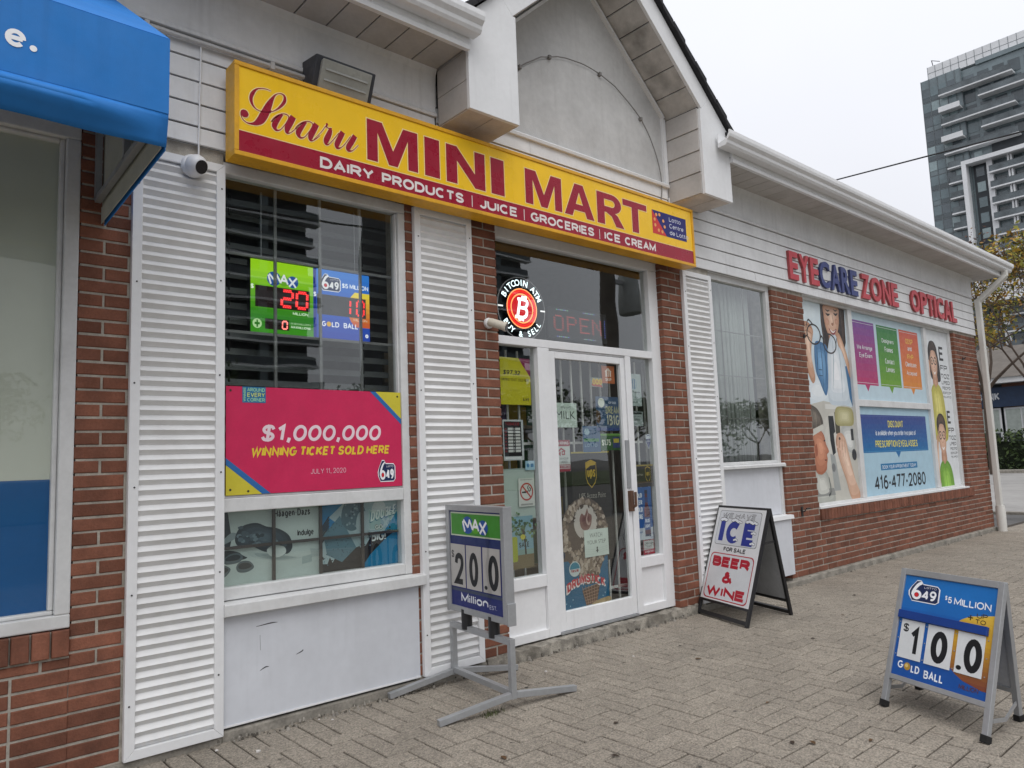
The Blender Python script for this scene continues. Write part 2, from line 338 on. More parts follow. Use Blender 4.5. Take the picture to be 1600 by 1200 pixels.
# glyph: (advance width, [(closed, points)])
GLF = {
 'A': (.92, [(0, [(0, 0), (.5, 1), (1, 0)]), (0, [(.2, .34), (.8, .34)])]),
 'B': (.80, [(1, [(0, 0), (0, 1), (.55, 1)]+_arc(.6, .765, .34, .235, 80, -80, 6)+[(.55, .53), (0, .53)]), (0, [(0, .53), (.55, .53)]+_arc(.62, .265, .38, .265, 80, -80, 6)+[(.55, 0), (0, 0)])]),
 'C': (.92, [(0, _arc(.5, .5, .5, .5, 48, 312, 16))]), 'D': (.88, [(1, [(0, 0), (0, 1), (.42, 1)]+_arc(.45, .5, .55, .5, 80, -80, 9)+[(.42, 0)])]),
 'E': (.74, [(0, [(1, 1), (0, 1), (0, 0), (1, 0)]), (0, [(0, .52), (.88, .52)])]), 'F': (.70, [(0, [(1, 1), (0, 1), (0, 0)]), (0, [(0, .5), (.85, .5)])]),
 'G': (.96, [(0, _arc(.5, .5, .5, .5, 48, 350, 17)+[(1, .46), (.58, .46)])]), 'H': (.86, [(0, [(0, 0), (0, 1)]), (0, [(1, 0), (1, 1)]), (0, [(0, .52), (1, .52)])]),
 'I': (.0, [(0, [(.5, 0), (.5, 1)])]), 'J': (.58, [(0, [(1, 1), (1, .3)]+_arc(.5, .27, .5, .27, 0, -170, 8))]),
 'K': (.84, [(0, [(0, 0), (0, 1)]), (0, [(.98, 1), (.02, .40)]), (0, [(.30, .56), (1, 0)])]), 'L': (.66, [(0, [(0, 1), (0, 0), (1, 0)])]),
 'M': (1.02, [(0, [(0, 0), (0, 1), (.5, .16), (1, 1), (1, 0)])]), 'N': (.88, [(0, [(0, 0), (0, 1), (1, 0), (1, 1)])]), 'O': (1.0, [(1, _O)]),
 'P': (.78, [(0, [(0, 0), (0, 1), (.55, 1)]+_arc(.6, .73, .4, .27, 80, -80, 7)+[(.55, .46), (.2, .46)]), (0, [(.3, .46), (0, .46)])]), 'Q': (1.0, [(1, _O), (0, [(.62, .26), (.98, -.04)])]),
 'R': (.84, [(0, [(0, 0), (0, 1), (.55, 1)]+_arc(.58, .74, .38, .26, 80, -80, 7)+[(.52, .48), (.2, .48)]), (0, [(.3, .48), (0, .48)]), (0, [(.5, .48), (1, 0)])]), 'S': (.84, [(0, _S)]),
 'T': (.80, [(0, [(0, 1), (1, 1)]), (0, [(.5, 1), (.5, 0)])]), 'U': (.86, [(0, [(0, 1), (0, .36)]+_arc(.5, .34, .5, .34, 180, 360, 10)+[(1, .36), (1, 1)])]),
 'V': (.90, [(0, [(0, 1), (.5, 0), (1, 1)])]), 'W': (1.3, [(0, [(0, 1), (.26, 0), (.5, .95), (.74, 0), (1, 1)])]), 'X': (.86, [(0, [(0, 0), (1, 1)]), (0, [(0, 1), (1, 0)])]),
 'Y': (.86, [(0, [(0, 1), (.5, .46), (1, 1)]), (0, [(.5, .48), (.5, 0)])]), 'Z': (.82, [(0, [(0, 1), (1, 1), (0, 0), (1, 0)])]),
 '0': (.74, [(1, _O)]), '1': (.40, [(0, [(0, .78), (.72, 1), (.72, 0)])]), '2': (.74, [(0, _sm([(.03, .70), (.14, .92), (.5, 1), (.86, .92), (.96, .72), (.82, .50), (.4, .22), (.02, 0)])+[(1, 0)])]),
 '3': (.74, [(0, _sm([(.05, .80), (.25, .97), (.55, 1), (.88, .9), (.9, .66), (.5, .53), (.92, .42), (.95, .15), (.6, 0), (.25, .03), (.03, .2)]))]), '4': (.78, [(0, [(.74, 0), (.74, .9)]), (0, [(.74, 1), (0, .28), (.5, .28)]), (0, [(.4, .28), (1, .28)])]),
 '5': (.74, [(0, [(.92, 1), (.16, 1), (.08, .52)]+_sm([(.12, .54), (.5, .62), (.9, .5), (.97, .26), (.8, .05), (.45, 0), (.15, .05), (.02, .2)]))]), '6': (.74, [(0, _sm([(.88, .95), (.55, .98), (.2, .78), (.03, .4)])), (1, _arc(.5, .3, .5, .3, 90, 450, 16)[:-1])]),
 '7': (.70, [(0, [(0, 1), (1, 1), (.32, 0)])]), '8': (.74, [(1, _arc(.5, .76, .42, .24, 90, 450, 14)[:-1]), (1, _arc(.5, .26, .5, .26, 90, 450, 14)[:-1])]), '9': (.74, [(1, _arc(.5, .7, .5, .3, 90, 450, 16)[:-1]), (0, _sm([(.97, .6), (.8, .22), (.45, .02), (.12, .05)]))]),
 'a': (.62, [(0, _sm([(.06, .56), (.3, .69), (.62, .68), (.86, .5)])+[(.88, 0)]), (0, _sm([(.86, .40), (.4, .40), (.06, .28), (.06, .1), (.36, 0), (.7, .08), (.86, .24)]))]),
 'b': (.70, [(0, [(0, 1), (0, 0)]), (1, _arc(.5, .35, .5, .35, 90, 450, 16)[:-1])]), 'c': (.64, [(0, _arc(.5, .35, .5, .35, 48, 312, 14))]), 'd': (.70, [(0, [(1, 1), (1, 0)]), (1, _arc(.5, .35, .5, .35, 90, 450, 16)[:-1])]),
 'e': (.68, [(0, _arc(.5, .35, .5, .35, -3, 318, 16)), (0, [(.04, .35), (.96, .35)])]), 'f': (.40, [(0, _sm([(1, .97), (.62, .96), (.42, .78)])+[(.42, 0)]), (0, [(0, .66), (.95, .66)])]), 'g': (.70, [(1, _arc(.5, .35, .5, .35, 90, 450, 16)[:-1]), (0, [(1, .68), (1, -.05)]+_sm([(1, -.05), (.85, -.24), (.5, -.28), (.12, -.22)]))]),
 'h': (.66, [(0, [(0, 1), (0, 0)]), (0, _sm([(0, .45), (.25, .66), (.6, .69), (.95, .5)])+[(1, 0)])]), 'i': (.0, [(0, [(.5, 0), (.5, .68)]), (0, [(.5, .84), (.5, .98)])]), 'j': (.25, [(0, [(.6, .68), (.6, -.1), (0, -.26)]), (0, [(.6, .84), (.6, .98)])]), 'k': (.64, [(0, [(0, 0), (0, 1)]), (0, [(.92, .68), (.04, .26)]), (0, [(.35, .42), (1, 0)])]), 'l': (.0, [(0, [(.5, 0), (.5, 1)])]),
 'm': (1.0, [(0, [(0, .68), (0, 0)]), (0, _sm([(0, .45), (.2, .67), (.42, .62)])+[(.5, .4), (.5, 0)]), (0, _sm([(.5, .45), (.7, .67), (.92, .62)])+[(1, .4), (1, 0)])]), 'n': (.66, [(0, [(0, .68), (0, 0)]), (0, _sm([(0, .45), (.25, .66), (.6, .69), (.95, .5)])+[(1, 0)])]), 'o': (.72, [(1, _arc(.5, .35, .5, .35, 90, 450, 16)[:-1])]),
 'p': (.70, [(0, [(0, .68), (0, -.26)]), (1, _arc(.5, .35, .5, .35, 90, 450, 16)[:-1])]), 'q': (.70, [(0, [(1, .68), (1, -.26)]), (1, _arc(.5, .35, .5, .35, 90, 450, 16)[:-1])]), 'r': (.38, [(0, [(0, .68), (0, 0)]), (0, _sm([(0, .4), (.35, .64), (1, .68)]))]),
 's': (.58, [(0, [(x, y*.70) for x, y in _S])]), 't': (.40, [(0, [(.42, .92), (.42, .15), (.6, .01), (1, .02)]), (0, [(0, .66), (.95, .66)])]), 'u': (.66, [(0, [(1, .68), (1, 0)]), (0, [(0, .68)]+_sm([(0, .25), (.2, .03), (.5, 0), (.85, .1), (1, .28)]))]), 'v': (.66, [(0, [(0, .68), (.5, 0), (1, .68)])]), 'w': (.98, [(0, [(0, .68), (.26, 0), (.5, .64), (.74, 0), (1, .68)])]),
 'x': (.62, [(0, [(0, 0), (1, .68)]), (0, [(0, .68), (1, 0)])]), 'y': (.66, [(0, [(0, .68), (.5, .02)]), (0, [(1, .68), (.36, -.26), (.08, -.26)])]), 'z': (.58, [(0, [(0, .68), (1, .68), (0, 0), (1, 0)])]),
 '$': (.74, [(0, _S), (0, [(.5, -.12), (.5, 1.12)])]), '&': (.92, [(0, _sm([(1, .0), (.62, .42), (.26, .78), (.4, .99), (.62, .86)])), (0, _sm([(.62, .86), (.55, .66), (.12, .40), (.05, .14), (.32, 0)])), (0, _sm([(.32, 0), (.62, .10), (.92, .46)]))]), '!': (.0, [(0, [(.5, .30), (.5, 1)]), (0, [(.5, 0), (.5, .14)])]),
 '.': (.0, [(0, [(.5, 0), (.5, .15)])]), ',': (.10, [(0, [(.8, .15), (.8, .02), (.2, -.2)])]), '-': (.34, [(0, [(0, .42), (1, .42)])]), '+': (.6, [(0, [(0, .45), (1, .45)]), (0, [(.5, .15), (.5, .75)])]), '/': (.4, [(0, [(0, 0), (1, 1)])]), '%': (.8, [(0, [(0, 0), (1, 1)])]), "'": (.0, [(0, [(.5, .75), (.5, 1)])]),
}
GLF['ä'] = (GLF['a'][0], GLF['a'][1]+[(0, [(.25, .84), (.25, .98)]), (0, [(.68, .84), (.68, .98)])]); GLF['é'] = (GLF['e'][0], GLF['e'][1]+[(0, [(.4, .8), (.66, 1)])])
def thick(pts, w, closed):
    """outline quads of a polyline of width w with mitred joints; returns verts, faces"""
    P = [Vector(p) for p in pts]; q = [P[0]]
    for p_ in P[1:]:
        if (p_-q[-1]).length > 1e-7: q.append(p_)
    P = q; n = len(P); V = []
    if n < 2: return [], []
    for i in range(n):
        a = P[i-1] if (closed or i > 0) else None; b = P[(i+1) % n] if (closed or i < n-1) else None
        d0 = (P[i]-a).normalized() if a is not None else None; d1 = (b-P[i]).normalized() if b is not None else None
        d0 = d0 or d1; d1 = d1 or d0
        n0 = Vector((-d0.y, d0.x)); n1 = Vector((-d1.y, d1.x)); mt = n0+n1
        if mt.length < 1e-4: mt = n0.copy()
        mt.normalize(); k = 1/max(.42, mt.dot(n0)); V += [P[i]+mt*w/2*k, P[i]-mt*w/2*k]
    m = n if closed else n-1
    return V, [(2*i, 2*((i+1) % n), 2*((i+1) % n)+1, 2*i+1) for i in range(m)]
def stroke_text(pr, t, a, b, c, d, m, wt, shear=0.0, space=1.0, warp=None):
    su, sv = pr.asp; W = abs(c-a)*su; H = abs(d-b)*sv
    gl = [(GLF.get(ch) if ch != ' ' else None) for ch in t]
    ys = [y for g in gl if g for _, q in g[1] for _, y in q]; y0, y1 = min(ys), max(ys)
    flat = (y1-y0) < .5
    h = H/(y1-y0+(wt if flat else 0)); w = wt*h                       # cap height and stroke weight in metres
    sy = (H-w)/max(1e-6, (y1-y0))
    gap = max(.05, .17-.35*wt)*space
    adv = []; x = 0.0
    for g in gl:
        if g is None: x += .42*space; continue
        adv.append((x, g)); x += g[0]+wt*1.0+gap
    tot = x-gap; ex = abs(shear)*1.0
    sx = (W-ex*h*.0)/tot
    w = min(w, .40*W/max(1, len(adv)))
    for x0, g in adv:
        gw = max(0.0, (g[0]+wt)*sx-w)
        for k, (cl, pts) in enumerate(g[1]):
            q = []
            for px, py in pts:
                X = x0*sx+w/2+(px*gw if g[0] > 0 else gw/2); Y = w/2+(py-y0)*sy
                q.append((X+shear*(Y-H*.5), Y))
            V, F = thick(q, w, cl); o = []
            for p_ in V:
                u = a+p_.x/su*(1 if c > a else -1); v = b+p_.y/sv
                if warp: u, v = warp(u, v)
                o.append(pr.fn(u, v, (pr.L+.01*k+(pr.k % 30)*.006)*pr.step))
            pr.mb.add(o, F, m)

# ================================================================ materials of the place
def tinted(n, l, tc, colo, amt=0.28, warm=(1.12, 0.9, 0.8)):
    a = n.new('ShaderNodeAttribute'); a.attribute_name = 'tint'
    mr = n.new('ShaderNodeMapRange'); mr.inputs['To Min'].default_value = 1-amt; mr.inputs['To Max'].default_value = 1+amt
    l.new(a.outputs['Fac'], mr.inputs['Value'])
    s = n.new('ShaderNodeVectorMath'); s.operation = 'SCALE'; l.new(colo, s.inputs[0]); l.new(mr.outputs[0], s.inputs['Scale'])
    return s.outputs[0]
def speckle(n, l, tc, colo):
    colo = tinted(n, l, tc, colo, 0.09)
    v = n.new('ShaderNodeTexVoronoi'); v.inputs['Scale'].default_value = 150; l.new(tc.outputs['Position'], v.inputs['Vector'])
    h = n.new('ShaderNodeSeparateColor'); l.new(v.outputs['Color'], h.inputs[0])
    mr = n.new('ShaderNodeMapRange'); mr.inputs['To Min'].default_value = 0.62; mr.inputs['To Max'].default_value = 1.34; l.new(h.outputs[0], mr.inputs['Value'])
    s = n.new('ShaderNodeVectorMath'); s.operation = 'SCALE'; l.new(colo, s.inputs[0]); l.new(mr.outputs[0], s.inputs['Scale'])
    return s.outputs[0]
M_BRICK = mat('clay brick', (0.188, 0.073, 0.044), 0.85, var=0.22, vscale=9, bump=0.55, bscale=130, cellvar=tinted, dirt=0.18, dirtcol=(0.1, 0.05, 0.04))
M_MORTAR = mat('grey mortar', (0.385, 0.355, 0.305), 0.95, var=0.25, vscale=14, bump=0.5, bscale=160)
M_PAVER = mat('concrete paver with exposed grit', (0.272, 0.240, 0.197), 0.9, var=0.08, vscale=1.6, bump=0.5, bscale=260, cellvar=speckle, dirt=0.14, dirtcol=(0.12, 0.105, 0.085))
M_JOINT = mat('jointing sand', (0.05, 0.04, 0.03), 1.0, var=0.3, vscale=12)
M_CONC = mat('worn concrete', (0.27, 0.25, 0.215), 0.95, var=0.3, vscale=8, bump=0.9, bscale=70, dirt=0.55, dirtcol=(0.09, 0.08, 0.065))
M_ASPH = mat('grey asphalt', (0.10, 0.098, 0.095), 0.95, var=0.25, vscale=1.2, bump=0.3, bscale=150)
M_SIDING = mat('white painted board', (0.74, 0.745, 0.75), 0.55, var=0.06, vscale=3, streak=0.22, dirt=0.12, dirtcol=(0.32, 0.31, 0.3), bump=0.08, bscale=40)
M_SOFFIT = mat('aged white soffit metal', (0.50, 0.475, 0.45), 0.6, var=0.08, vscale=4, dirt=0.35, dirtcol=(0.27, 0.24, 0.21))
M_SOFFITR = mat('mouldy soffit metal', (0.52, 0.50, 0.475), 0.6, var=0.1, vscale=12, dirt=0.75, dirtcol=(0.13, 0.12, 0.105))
M_TRIM = mat('white enamel metal', (0.78, 0.785, 0.79), 0.4, var=0.04, vscale=3, streak=0.15, dirtcol=(0.4, 0.38, 0.36))
M_FRAME = mat('off-white aluminium frame', (0.66, 0.665, 0.66), 0.45, var=0.07, vscale=5, dirt=0.2, dirtcol=(0.3, 0.28, 0.25), streak=0.15)
M_STUCCO = mat('weathered pale stucco', (0.55, 0.545, 0.535), 0.95, var=0.10, vscale=2.5, streak=0.3, dirt=0.3, dirtcol=(0.34, 0.33, 0.32), bump=0.6, bscale=160)
M_PANEL = mat('pale grey sheet panel', (0.63, 0.65, 0.69), 0.45, var=0.05, vscale=2, streak=0.12, dirt=0.13, dirtcol=(0.3, 0.3, 0.3))
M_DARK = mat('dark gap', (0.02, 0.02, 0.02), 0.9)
M_SHINGLE = mat('black shingle', (0.03, 0.03, 0.033), 0.95, var=0.3, vscale=14, bump=0.6, bscale=60)
M_ALU = mat('grey painted steel', (0.36, 0.37, 0.38), 0.38, metal=0.35, var=0.08, vscale=6, dirt=0.15, dirtcol=(0.2, 0.19, 0.18))
M_BLACK = mat('black painted steel', (0.018, 0.018, 0.02), 0.4, var=0.1)
M_RUBBER = mat('black rubber', (0.012, 0.012, 0.012), 0.7)
M_WHITE = mat('white plastic', (0.75, 0.75, 0.75), 0.4, var=0.04)
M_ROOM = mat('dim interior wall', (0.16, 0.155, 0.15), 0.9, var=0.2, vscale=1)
M_GLASS = glass_mat('window glass', k=2.8)
M_GLASS2 = glass_mat('film-backed window glass', k=0.95, wav=0.02)

def proj(p):
    d = Vector(p)-CAM; z = d.dot(_f)
    if z <= 0.05: return None
    return 800+FPX*d.dot(_r2)/z, 600-FPX*d.dot(_u2)/z, z
def inview(p, m=25):
    q = proj(p)
    return q is not None and -m < q[0] < 1600+m and -m < q[1] < 1200+m

# ---- small repeated masonry units: chamfered block, shared meshes, tint as a face attribute
_blk = {}
def block_mesh(name, a, b, c, axis, tint, m, ch):
    """a x b visible face, c deep; axis 'y' faces -y (wall), 'z' faces up (paving)"""
    k = (name, round(a, 4), round(b, 4), round(c, 4), axis, tint)
    if k in _blk: return _blk[k]
    o = [(-a/2, -b/2), (a/2, -b/2), (a/2, b/2), (-a/2, b/2)]; i = [(x-math.copysign(ch, x), y-math.copysign(ch, y)) for x, y in o]
    L = [(p, 0) for p in i]+[(p, ch) for p in o]+[(p, c) for p in o]
    vs = [(p[0], d, p[1]) if axis == 'y' else (p[0], p[1], -d) for p, d in L]
    fs = [(0, 1, 2, 3)]
    for q in range(4):
        w = (q+1) % 4; fs += [(q, 4+q, 4+w, w), (4+q, 8+q, 8+w, 4+w)]
    me = bpy.data.meshes.new(name); me.from_pydata(vs, [], fs); me.materials.append(m)
    at = me.attributes.new('tint', 'FLOAT', 'FACE'); at.data.foreach_set('value', [tint]*len(fs))
    _blk[k] = me; return me
def lay(units, name, rest_name, parent, m, axis, ch, limit=300):
    """units: (centre, a, b, c). The nearest in view become parts of their own, the others one joined part"""
    rnd = random.Random(len(units))
    seen = sorted([(-(u[1]*u[2])/((Vector(u[0])-CAM).length**2), i) for i, u in enumerate(units) if inview(u[0])])
    near = set(i for _, i in seen[:limit])
    V = []; F = []; T = []
    for i, (c, a, b, d) in enumerate(units):
        t = round(min(1, max(0, rnd.gauss(0.5, 0.26)))*7)/7
        me = block_mesh(name, a, b, d, axis, t, m, ch)
        j = (rnd.uniform(-1, 1)*0.0012, rnd.uniform(-1, 1)*0.0012)
        c = (c[0]+j[0], c[1]+(rnd.uniform(0, 0.003) if axis == 'y' else j[1]), c[2]+(j[1] if axis == 'y' else rnd.uniform(-0.003, 0)))
        if i in near:
            o = bpy.data.objects.new(name, me); COL.objects.link(o); o.parent = parent; o.location = c
            if axis == 'z': o.rotation_euler = (rnd.uniform(-1, 1)*0.006, rnd.uniform(-1, 1)*0.006, 0)
        else:
            k = len(V)
            V += [(v.co.x+c[0], v.co.y+c[1], v.co.z+c[2]) for v in me.vertices]
            F += [[k+q for q in p.vertices] for p in me.polygons]; T += [t]*len(me.polygons)
    if V:
        me = bpy.data.meshes.new(rest_name); me.from_pydata(V, [], F); me.materials.append(m)
        at = me.attributes.new('tint', 'FLOAT', 'FACE'); at.data.foreach_set('value', T)
        o = bpy.data.objects.new(rest_name, me); COL.objects.link(o); o.parent = parent; o['kind'] = 'stuff'

# ================================================================ ground
g = MB(); N = 24
g.box(-900, 900, -900, 900, -0.6, -0.045, M_ASPH); g.build('ground', kind='structure')
pv = MB(); pv.box(-7, 17.4, -7.6, 0.12, -0.3, -0.011, M_JOINT)
pave = pv.build('pavement', kind='structure')
A_ = 0.1115; PX, PY = 3.605, -0.237-17*0.1115
units = []
Y0 = -0.237                          # front edge of the header course along the wall
for i in range(int((17.3+6.9)/A_)):
    x = -6.9+(PX+6.9) % A_+i*A_
    units.append(((x+A_/2, Y0/2, 0), A_-0.0082, -Y0-0.0062, 0.05))
for j in range(-17, 50):
    yt = PY-j*A_
    if yt > Y0+0.001: continue
    if yt < -7.5: break
    for i in range(-95, 124):
        x = PX+i*A_
        if x < -6.9 or x > 17.2: continue
        k = (i+j) % 4
        full = yt-2*A_ >= -7.6
        if k == 0: units.append(((x+A_, yt-A_/2, 0), 2*A_-0.0082, A_-0.0082, 0.05))
        elif k == 2: units.append(((x+A_/2, yt-A_, 0), A_-0.0082, 2*A_-0.0082, 0.05))
        elif k == 3 and yt+A_ > Y0+0.001: units.append(((x+A_/2, yt-A_/2, 0), A_-0.0082, A_-0.0082, 0.05))
lay(units, 'paver', 'paver_field', pave, M_PAVER, 'z', 0.004)
kb = MB(); kb.box(17.41, 17.56, -7.6, 60, -0.4, 0.012, M_CONC); kb.build('kerb', kind='structure', bevel=0.015)
kb = MB(); kb.box(-60, 90, -7.77, -7.61, -0.4, 0.012, M_CONC); kb.build('kerb', kind='structure', bevel=0.015)
pl = MB(); pl.box(17.57, 41.5, 0.5, 70, -0.3, -0.02, mat('sun-bleached parking lot asphalt', (0.30, 0.29, 0.275), 0.95, var=0.12, vscale=0.6, dirt=0.25, dirtcol=(0.16, 0.155, 0.15)))
pl.build('parking_lot', kind='structure')
lw = MB(); lw.box(-60, 90, -60, -24, -0.3, 0.02, mat('verge grass', (0.06, 0.085, 0.03), 1.0, var=0.4, vscale=2)); lw.build('verge', kind='structure')

# ================================================================ the plaza building
BL = thing('plaza_building', (0, 0, 0), 'long red brick plaza building with white painted siding, deep eaves and a pointed gable', 'building')
wl = MB()
for x0, x1 in ((-3.2, -1.6), (0.753, 1.44), (2.637, 3.397), (5.353, 6.10), (7.273, 7.942), (12.668, 13.642)):
    wl = MB(); wl.box(x0, x1, 0.0075, 0.26, -0.05, 3.15, M_MORTAR); wl.build('wall', BL)
wl = MB(); wl.box(-1.6, 0.753, 0.0075, 0.26, -0.05, 0.682, M_MORTAR); wl.build('wall', BL)
wl = MB(); wl.box(7.942, 12.668, 0.0075, 0.26, -0.05, 0.73, M_MORTAR); wl.build('wall', BL)
up = MB()
up.box(-3.2, 13.645, 0.002, 0.26, 3.15, 4.4, M_SIDING)
up.build('upper_wall', BL)
fd = MB()
for x0, x1, z1, y in ((-3.2, 1.44, 0.03, -0.012), (1.44, 3.2, 0.052, -0.006), (5.62, 7.6, 0.05, -0.03), (7.6, 13.7, 0.062, -0.022)):
    fd = MB(); fd.box(x0, x1, y, 0.2, -0.1, z1, M_CONC); fd.build('foundation', BL, bevel=0.012)
st = MB()
M_STEP = mat('crumbling concrete step', (0.25, 0.23, 0.195), 0.97, var=0.45, vscale=14, bump=1.0, bscale=45, dirt=0.8, dirtcol=(0.075, 0.065, 0.05))
vs = [(3.19+i*0.03, -0.012-0.014*random.random()-0.012*math.sin(i*.31)**2, 0.062+0.016*random.random()) for i in range(84)]
for i in range(83):
    (xa, ya, za), (xb, yb, zb) = vs[i], vs[i+1]
    st.hexa([(xa, ya-0.03, -0.1), (xb, yb-0.03, -0.1), (xb, 0.3, -0.1), (xa, 0.3, -0.1)], [(xa, ya, za), (xb, yb, zb), (xb, 0.3, 0.082), (xa, 0.3, 0.082)], M_STEP)
st.build('door_step', BL)

# ---- bricks: 213 x 60 mm, 8-10 mm joints
BLN, BCH = 0.223, 0.0678
bricks = []
def brick_field(x0, x1, z0, z1, ph):
    n = 0; z = z0
    while z+BCH*0.6 <= z1:
        h = min(BCH, z1-z+0.001)-0.0115
        off = ph+(BLN/2 if int(round(z/BCH)) % 2 else 0)
        x = x0-((x0-off) % BLN)
        while x < x1-0.012:
            a = max(x, x0)+(0.0 if x < x0+1e-4 and x0-x > 1e-4 else 0.0); b = min(x+BLN, x1)
            aa = a+(0.0058 if a > x0+1e-4 else 0.0); bb = b-(0.0058 if b < x1-1e-4 else 0.0)
            if bb-aa > 0.025: bricks.append((((aa+bb)/2, 0.0, z+h/2+0.005), bb-aa, h, 0.105))
            x += BLN
        z += BCH
Z0 = 0.0339
brick_field(0.745, 0.99, 0.0339+0*BCH, 3.145, 0.745)
brick_field(-1.5, 0.745, 0.0339, 0.56, 0.745)
brick_field(2.629, 2.70, 0.0678, 3.145, 2.58)
brick_field(3.12, 3.405, 0.0678, 3.145, 3.405-0.223)
brick_field(5.345, 5.66, 0.0678, 3.145, 5.345)
brick_field(7.265, 7.95, 0.0678, 3.145, 7.265)
brick_field(7.95, 12.66, 0.0678, 0.602, 7.265)
brick_field(12.66, 13.65, 0.0678, 3.145, 12.66)
def rowlock(x0, x1, z0, z1, pitch):
    n = int((x1-x0)/pitch); p = (x1-x0)/n
    for i in range(n): bricks.append(((x0+(i+0.5)*p, -0.022, (z0+z1)/2), p-0.009, z1-z0-0.008, 0.13))
rowlock(-1.5, 0.745, 0.563, 0.688, 0.0765)
rowlock(7.95, 12.83, 0.607, 0.733, 0.0735)
lay(bricks, 'brick', 'brickwork', BL, M_BRICK, 'y', 0.004)

# ---- siding boards
def boards(x0, x1, zs, seed):
    rnd = random.Random(seed)
    for a, b in zip(zs[:-1], zs[1:]):
        x = x0; first = True
        while x < x1-0.01:
            L = rnd.uniform(2.0, 3.9) if not first else rnd.uniform(0.8, 3.5)
            e = min(x+L, x1); e = x1 if x1-e < 0.5 else e
            m = MB(); dz = rnd.uniform(-1, 1)*0.001; t = rnd.uniform(-0.002, 0.002)
            m.hexa([(x+0.001, -0.022+t, a+0.0035+dz), (e-0.001, -0.022-t, a+0.0035+dz), (e-0.001, 0.004, a+0.0035+dz), (x+0.001, 0.004, a+0.0035+dz)],
                   [(x+0.001, -0.014+t, b-0.0035+dz), (e-0.001, -0.014-t, b-0.0035+dz), (e-0.001, 0.004, b-0.0035+dz), (x+0.001, 0.004, b-0.0035+dz)], M_SIDING)
            m.build('siding_board', BL, bevel=0.002); x = e; first = False
ZS = [3.147, 3.250, 3.378, 3.508, 3.637, 3.762]
boards(-1.6, 2.88, ZS, 3); boards(5.52, 13.645, ZS, 8)
boards(2.895, 5.50, [3.508, 3.60, 3.725, 3.842], 5)
bk = MB(); bk.box(2.889, 5.511, -0.004, 0.0015, 3.15, 3.85, M_DARK); bk.box(-1.6, 2.88, -0.004, 0.0015, 3.15, 3.76, M_DARK); bk.box(5.52, 13.64, -0.004, 0.0015, 3.15, 3.76, M_DARK)
bk.build('siding_backing', BL)
# frieze with a cove moulding under the eaves
for x0, x1 in ((-1.6, 2.886), (5.985, 13.645)):
    m = MB(); m.prismx([(0.0, 3.766), (-0.030, 3.766), (-0.034, 3.785), (-0.022, 3.80), (-0.018, 3.83), (-0.02, 4.0), (-0.03, 4.06), (-0.05, 4.104), (0.0, 4.104)], x0, x1, M_SIDING)
    m.build('frieze_board', BL)
# ---- eaves: soffit panels, edge fascia, gutter
def eave(x0, x1, pitch, seed, name='soffit_panel'):
    n = int(round((x1-x0)/pitch)); p = (x1-x0)/n
    for i in range(n):
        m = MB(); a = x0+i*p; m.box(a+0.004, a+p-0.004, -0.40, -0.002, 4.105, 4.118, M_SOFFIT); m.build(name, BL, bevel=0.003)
    m = MB(); m.box(x0, x1, -0.40, -0.001, 4.119, 4.13, M_DARK); m.build('soffit_backing', BL)
    m = MB(); m.prismx([(-0.385, 4.078), (-0.425, 4.072), (-0.43, 4.10), (-0.418, 4.12), (-0.418, 4.30), (-0.39, 4.30)], x0, x1, M_TRIM); m.build('fascia_board', BL)
    m = MB(); m.prismx([(-0.42, 4.155), (-0.50, 4.155), (-0.515, 4.175), (-0.52, 4.20), (-0.545, 4.225), (-0.552, 4.25), (-0.552, 4.285), (-0.538, 4.285), (-0.535, 4.255), (-0.51, 4.215), (-0.425, 4.19), (-0.425, 4.285), (-0.42, 4.285)], x0-(0.0 if x0 < 0 else 0.23), x1+(0.07 if x1 > 9 else 0.03), M_TRIM)
    m.build('gutter', BL)
eave(-3.2, 2.888, 0.207, 1); eave(5.982, 13.98, 0.2, 2)
# end of the right eave
m = MB(); m.box(13.65, 13.97, 0.0, 4.0, 4.108, 4.3, M_SIDING); m.build('eave_return', BL)
rf = MB()
for xa, xb, ya in ((-3.3, 2.95, -0.5), (2.951, 5.93, 0.27), (5.931, 14.05, -0.5)):
    za = 4.29+(ya+0.5)*0.385
    rf.hexa([(xa, ya, za), (xb, ya, za), (xb, 5.5, 6.6), (xa, 5.5, 6.6)], [(xa, ya, za+.03), (xb, ya, za+.03), (xb, 5.5, 6.64), (xa, 5.5, 6.64)], M_SHINGLE)
rf.hexa([(-3.3, 5.5, 6.6), (14.05, 5.5, 6.6), (14.05, 11.5, 4.29), (-3.3, 11.5, 4.29)], [(-3.3, 5.5, 6.64), (14.05, 5.5, 6.64), (14.05, 11.5, 4.32), (-3.3, 11.5, 4.32)], M_SHINGLE)
rf.build('roof', BL)
sd = MB(); sd.box(13.40, 13.64, 0.27, 11.0, -0.05, 4.3, M_MORTAR); sd.box(-3.2, -3.0, 0.27, 11.0, -0.05, 4.3, M_MORTAR); sd.box(-3.0, 13.4, 10.8, 11.0, -0.05, 4.3, M_MORTAR)
sd.build('far_walls', BL)

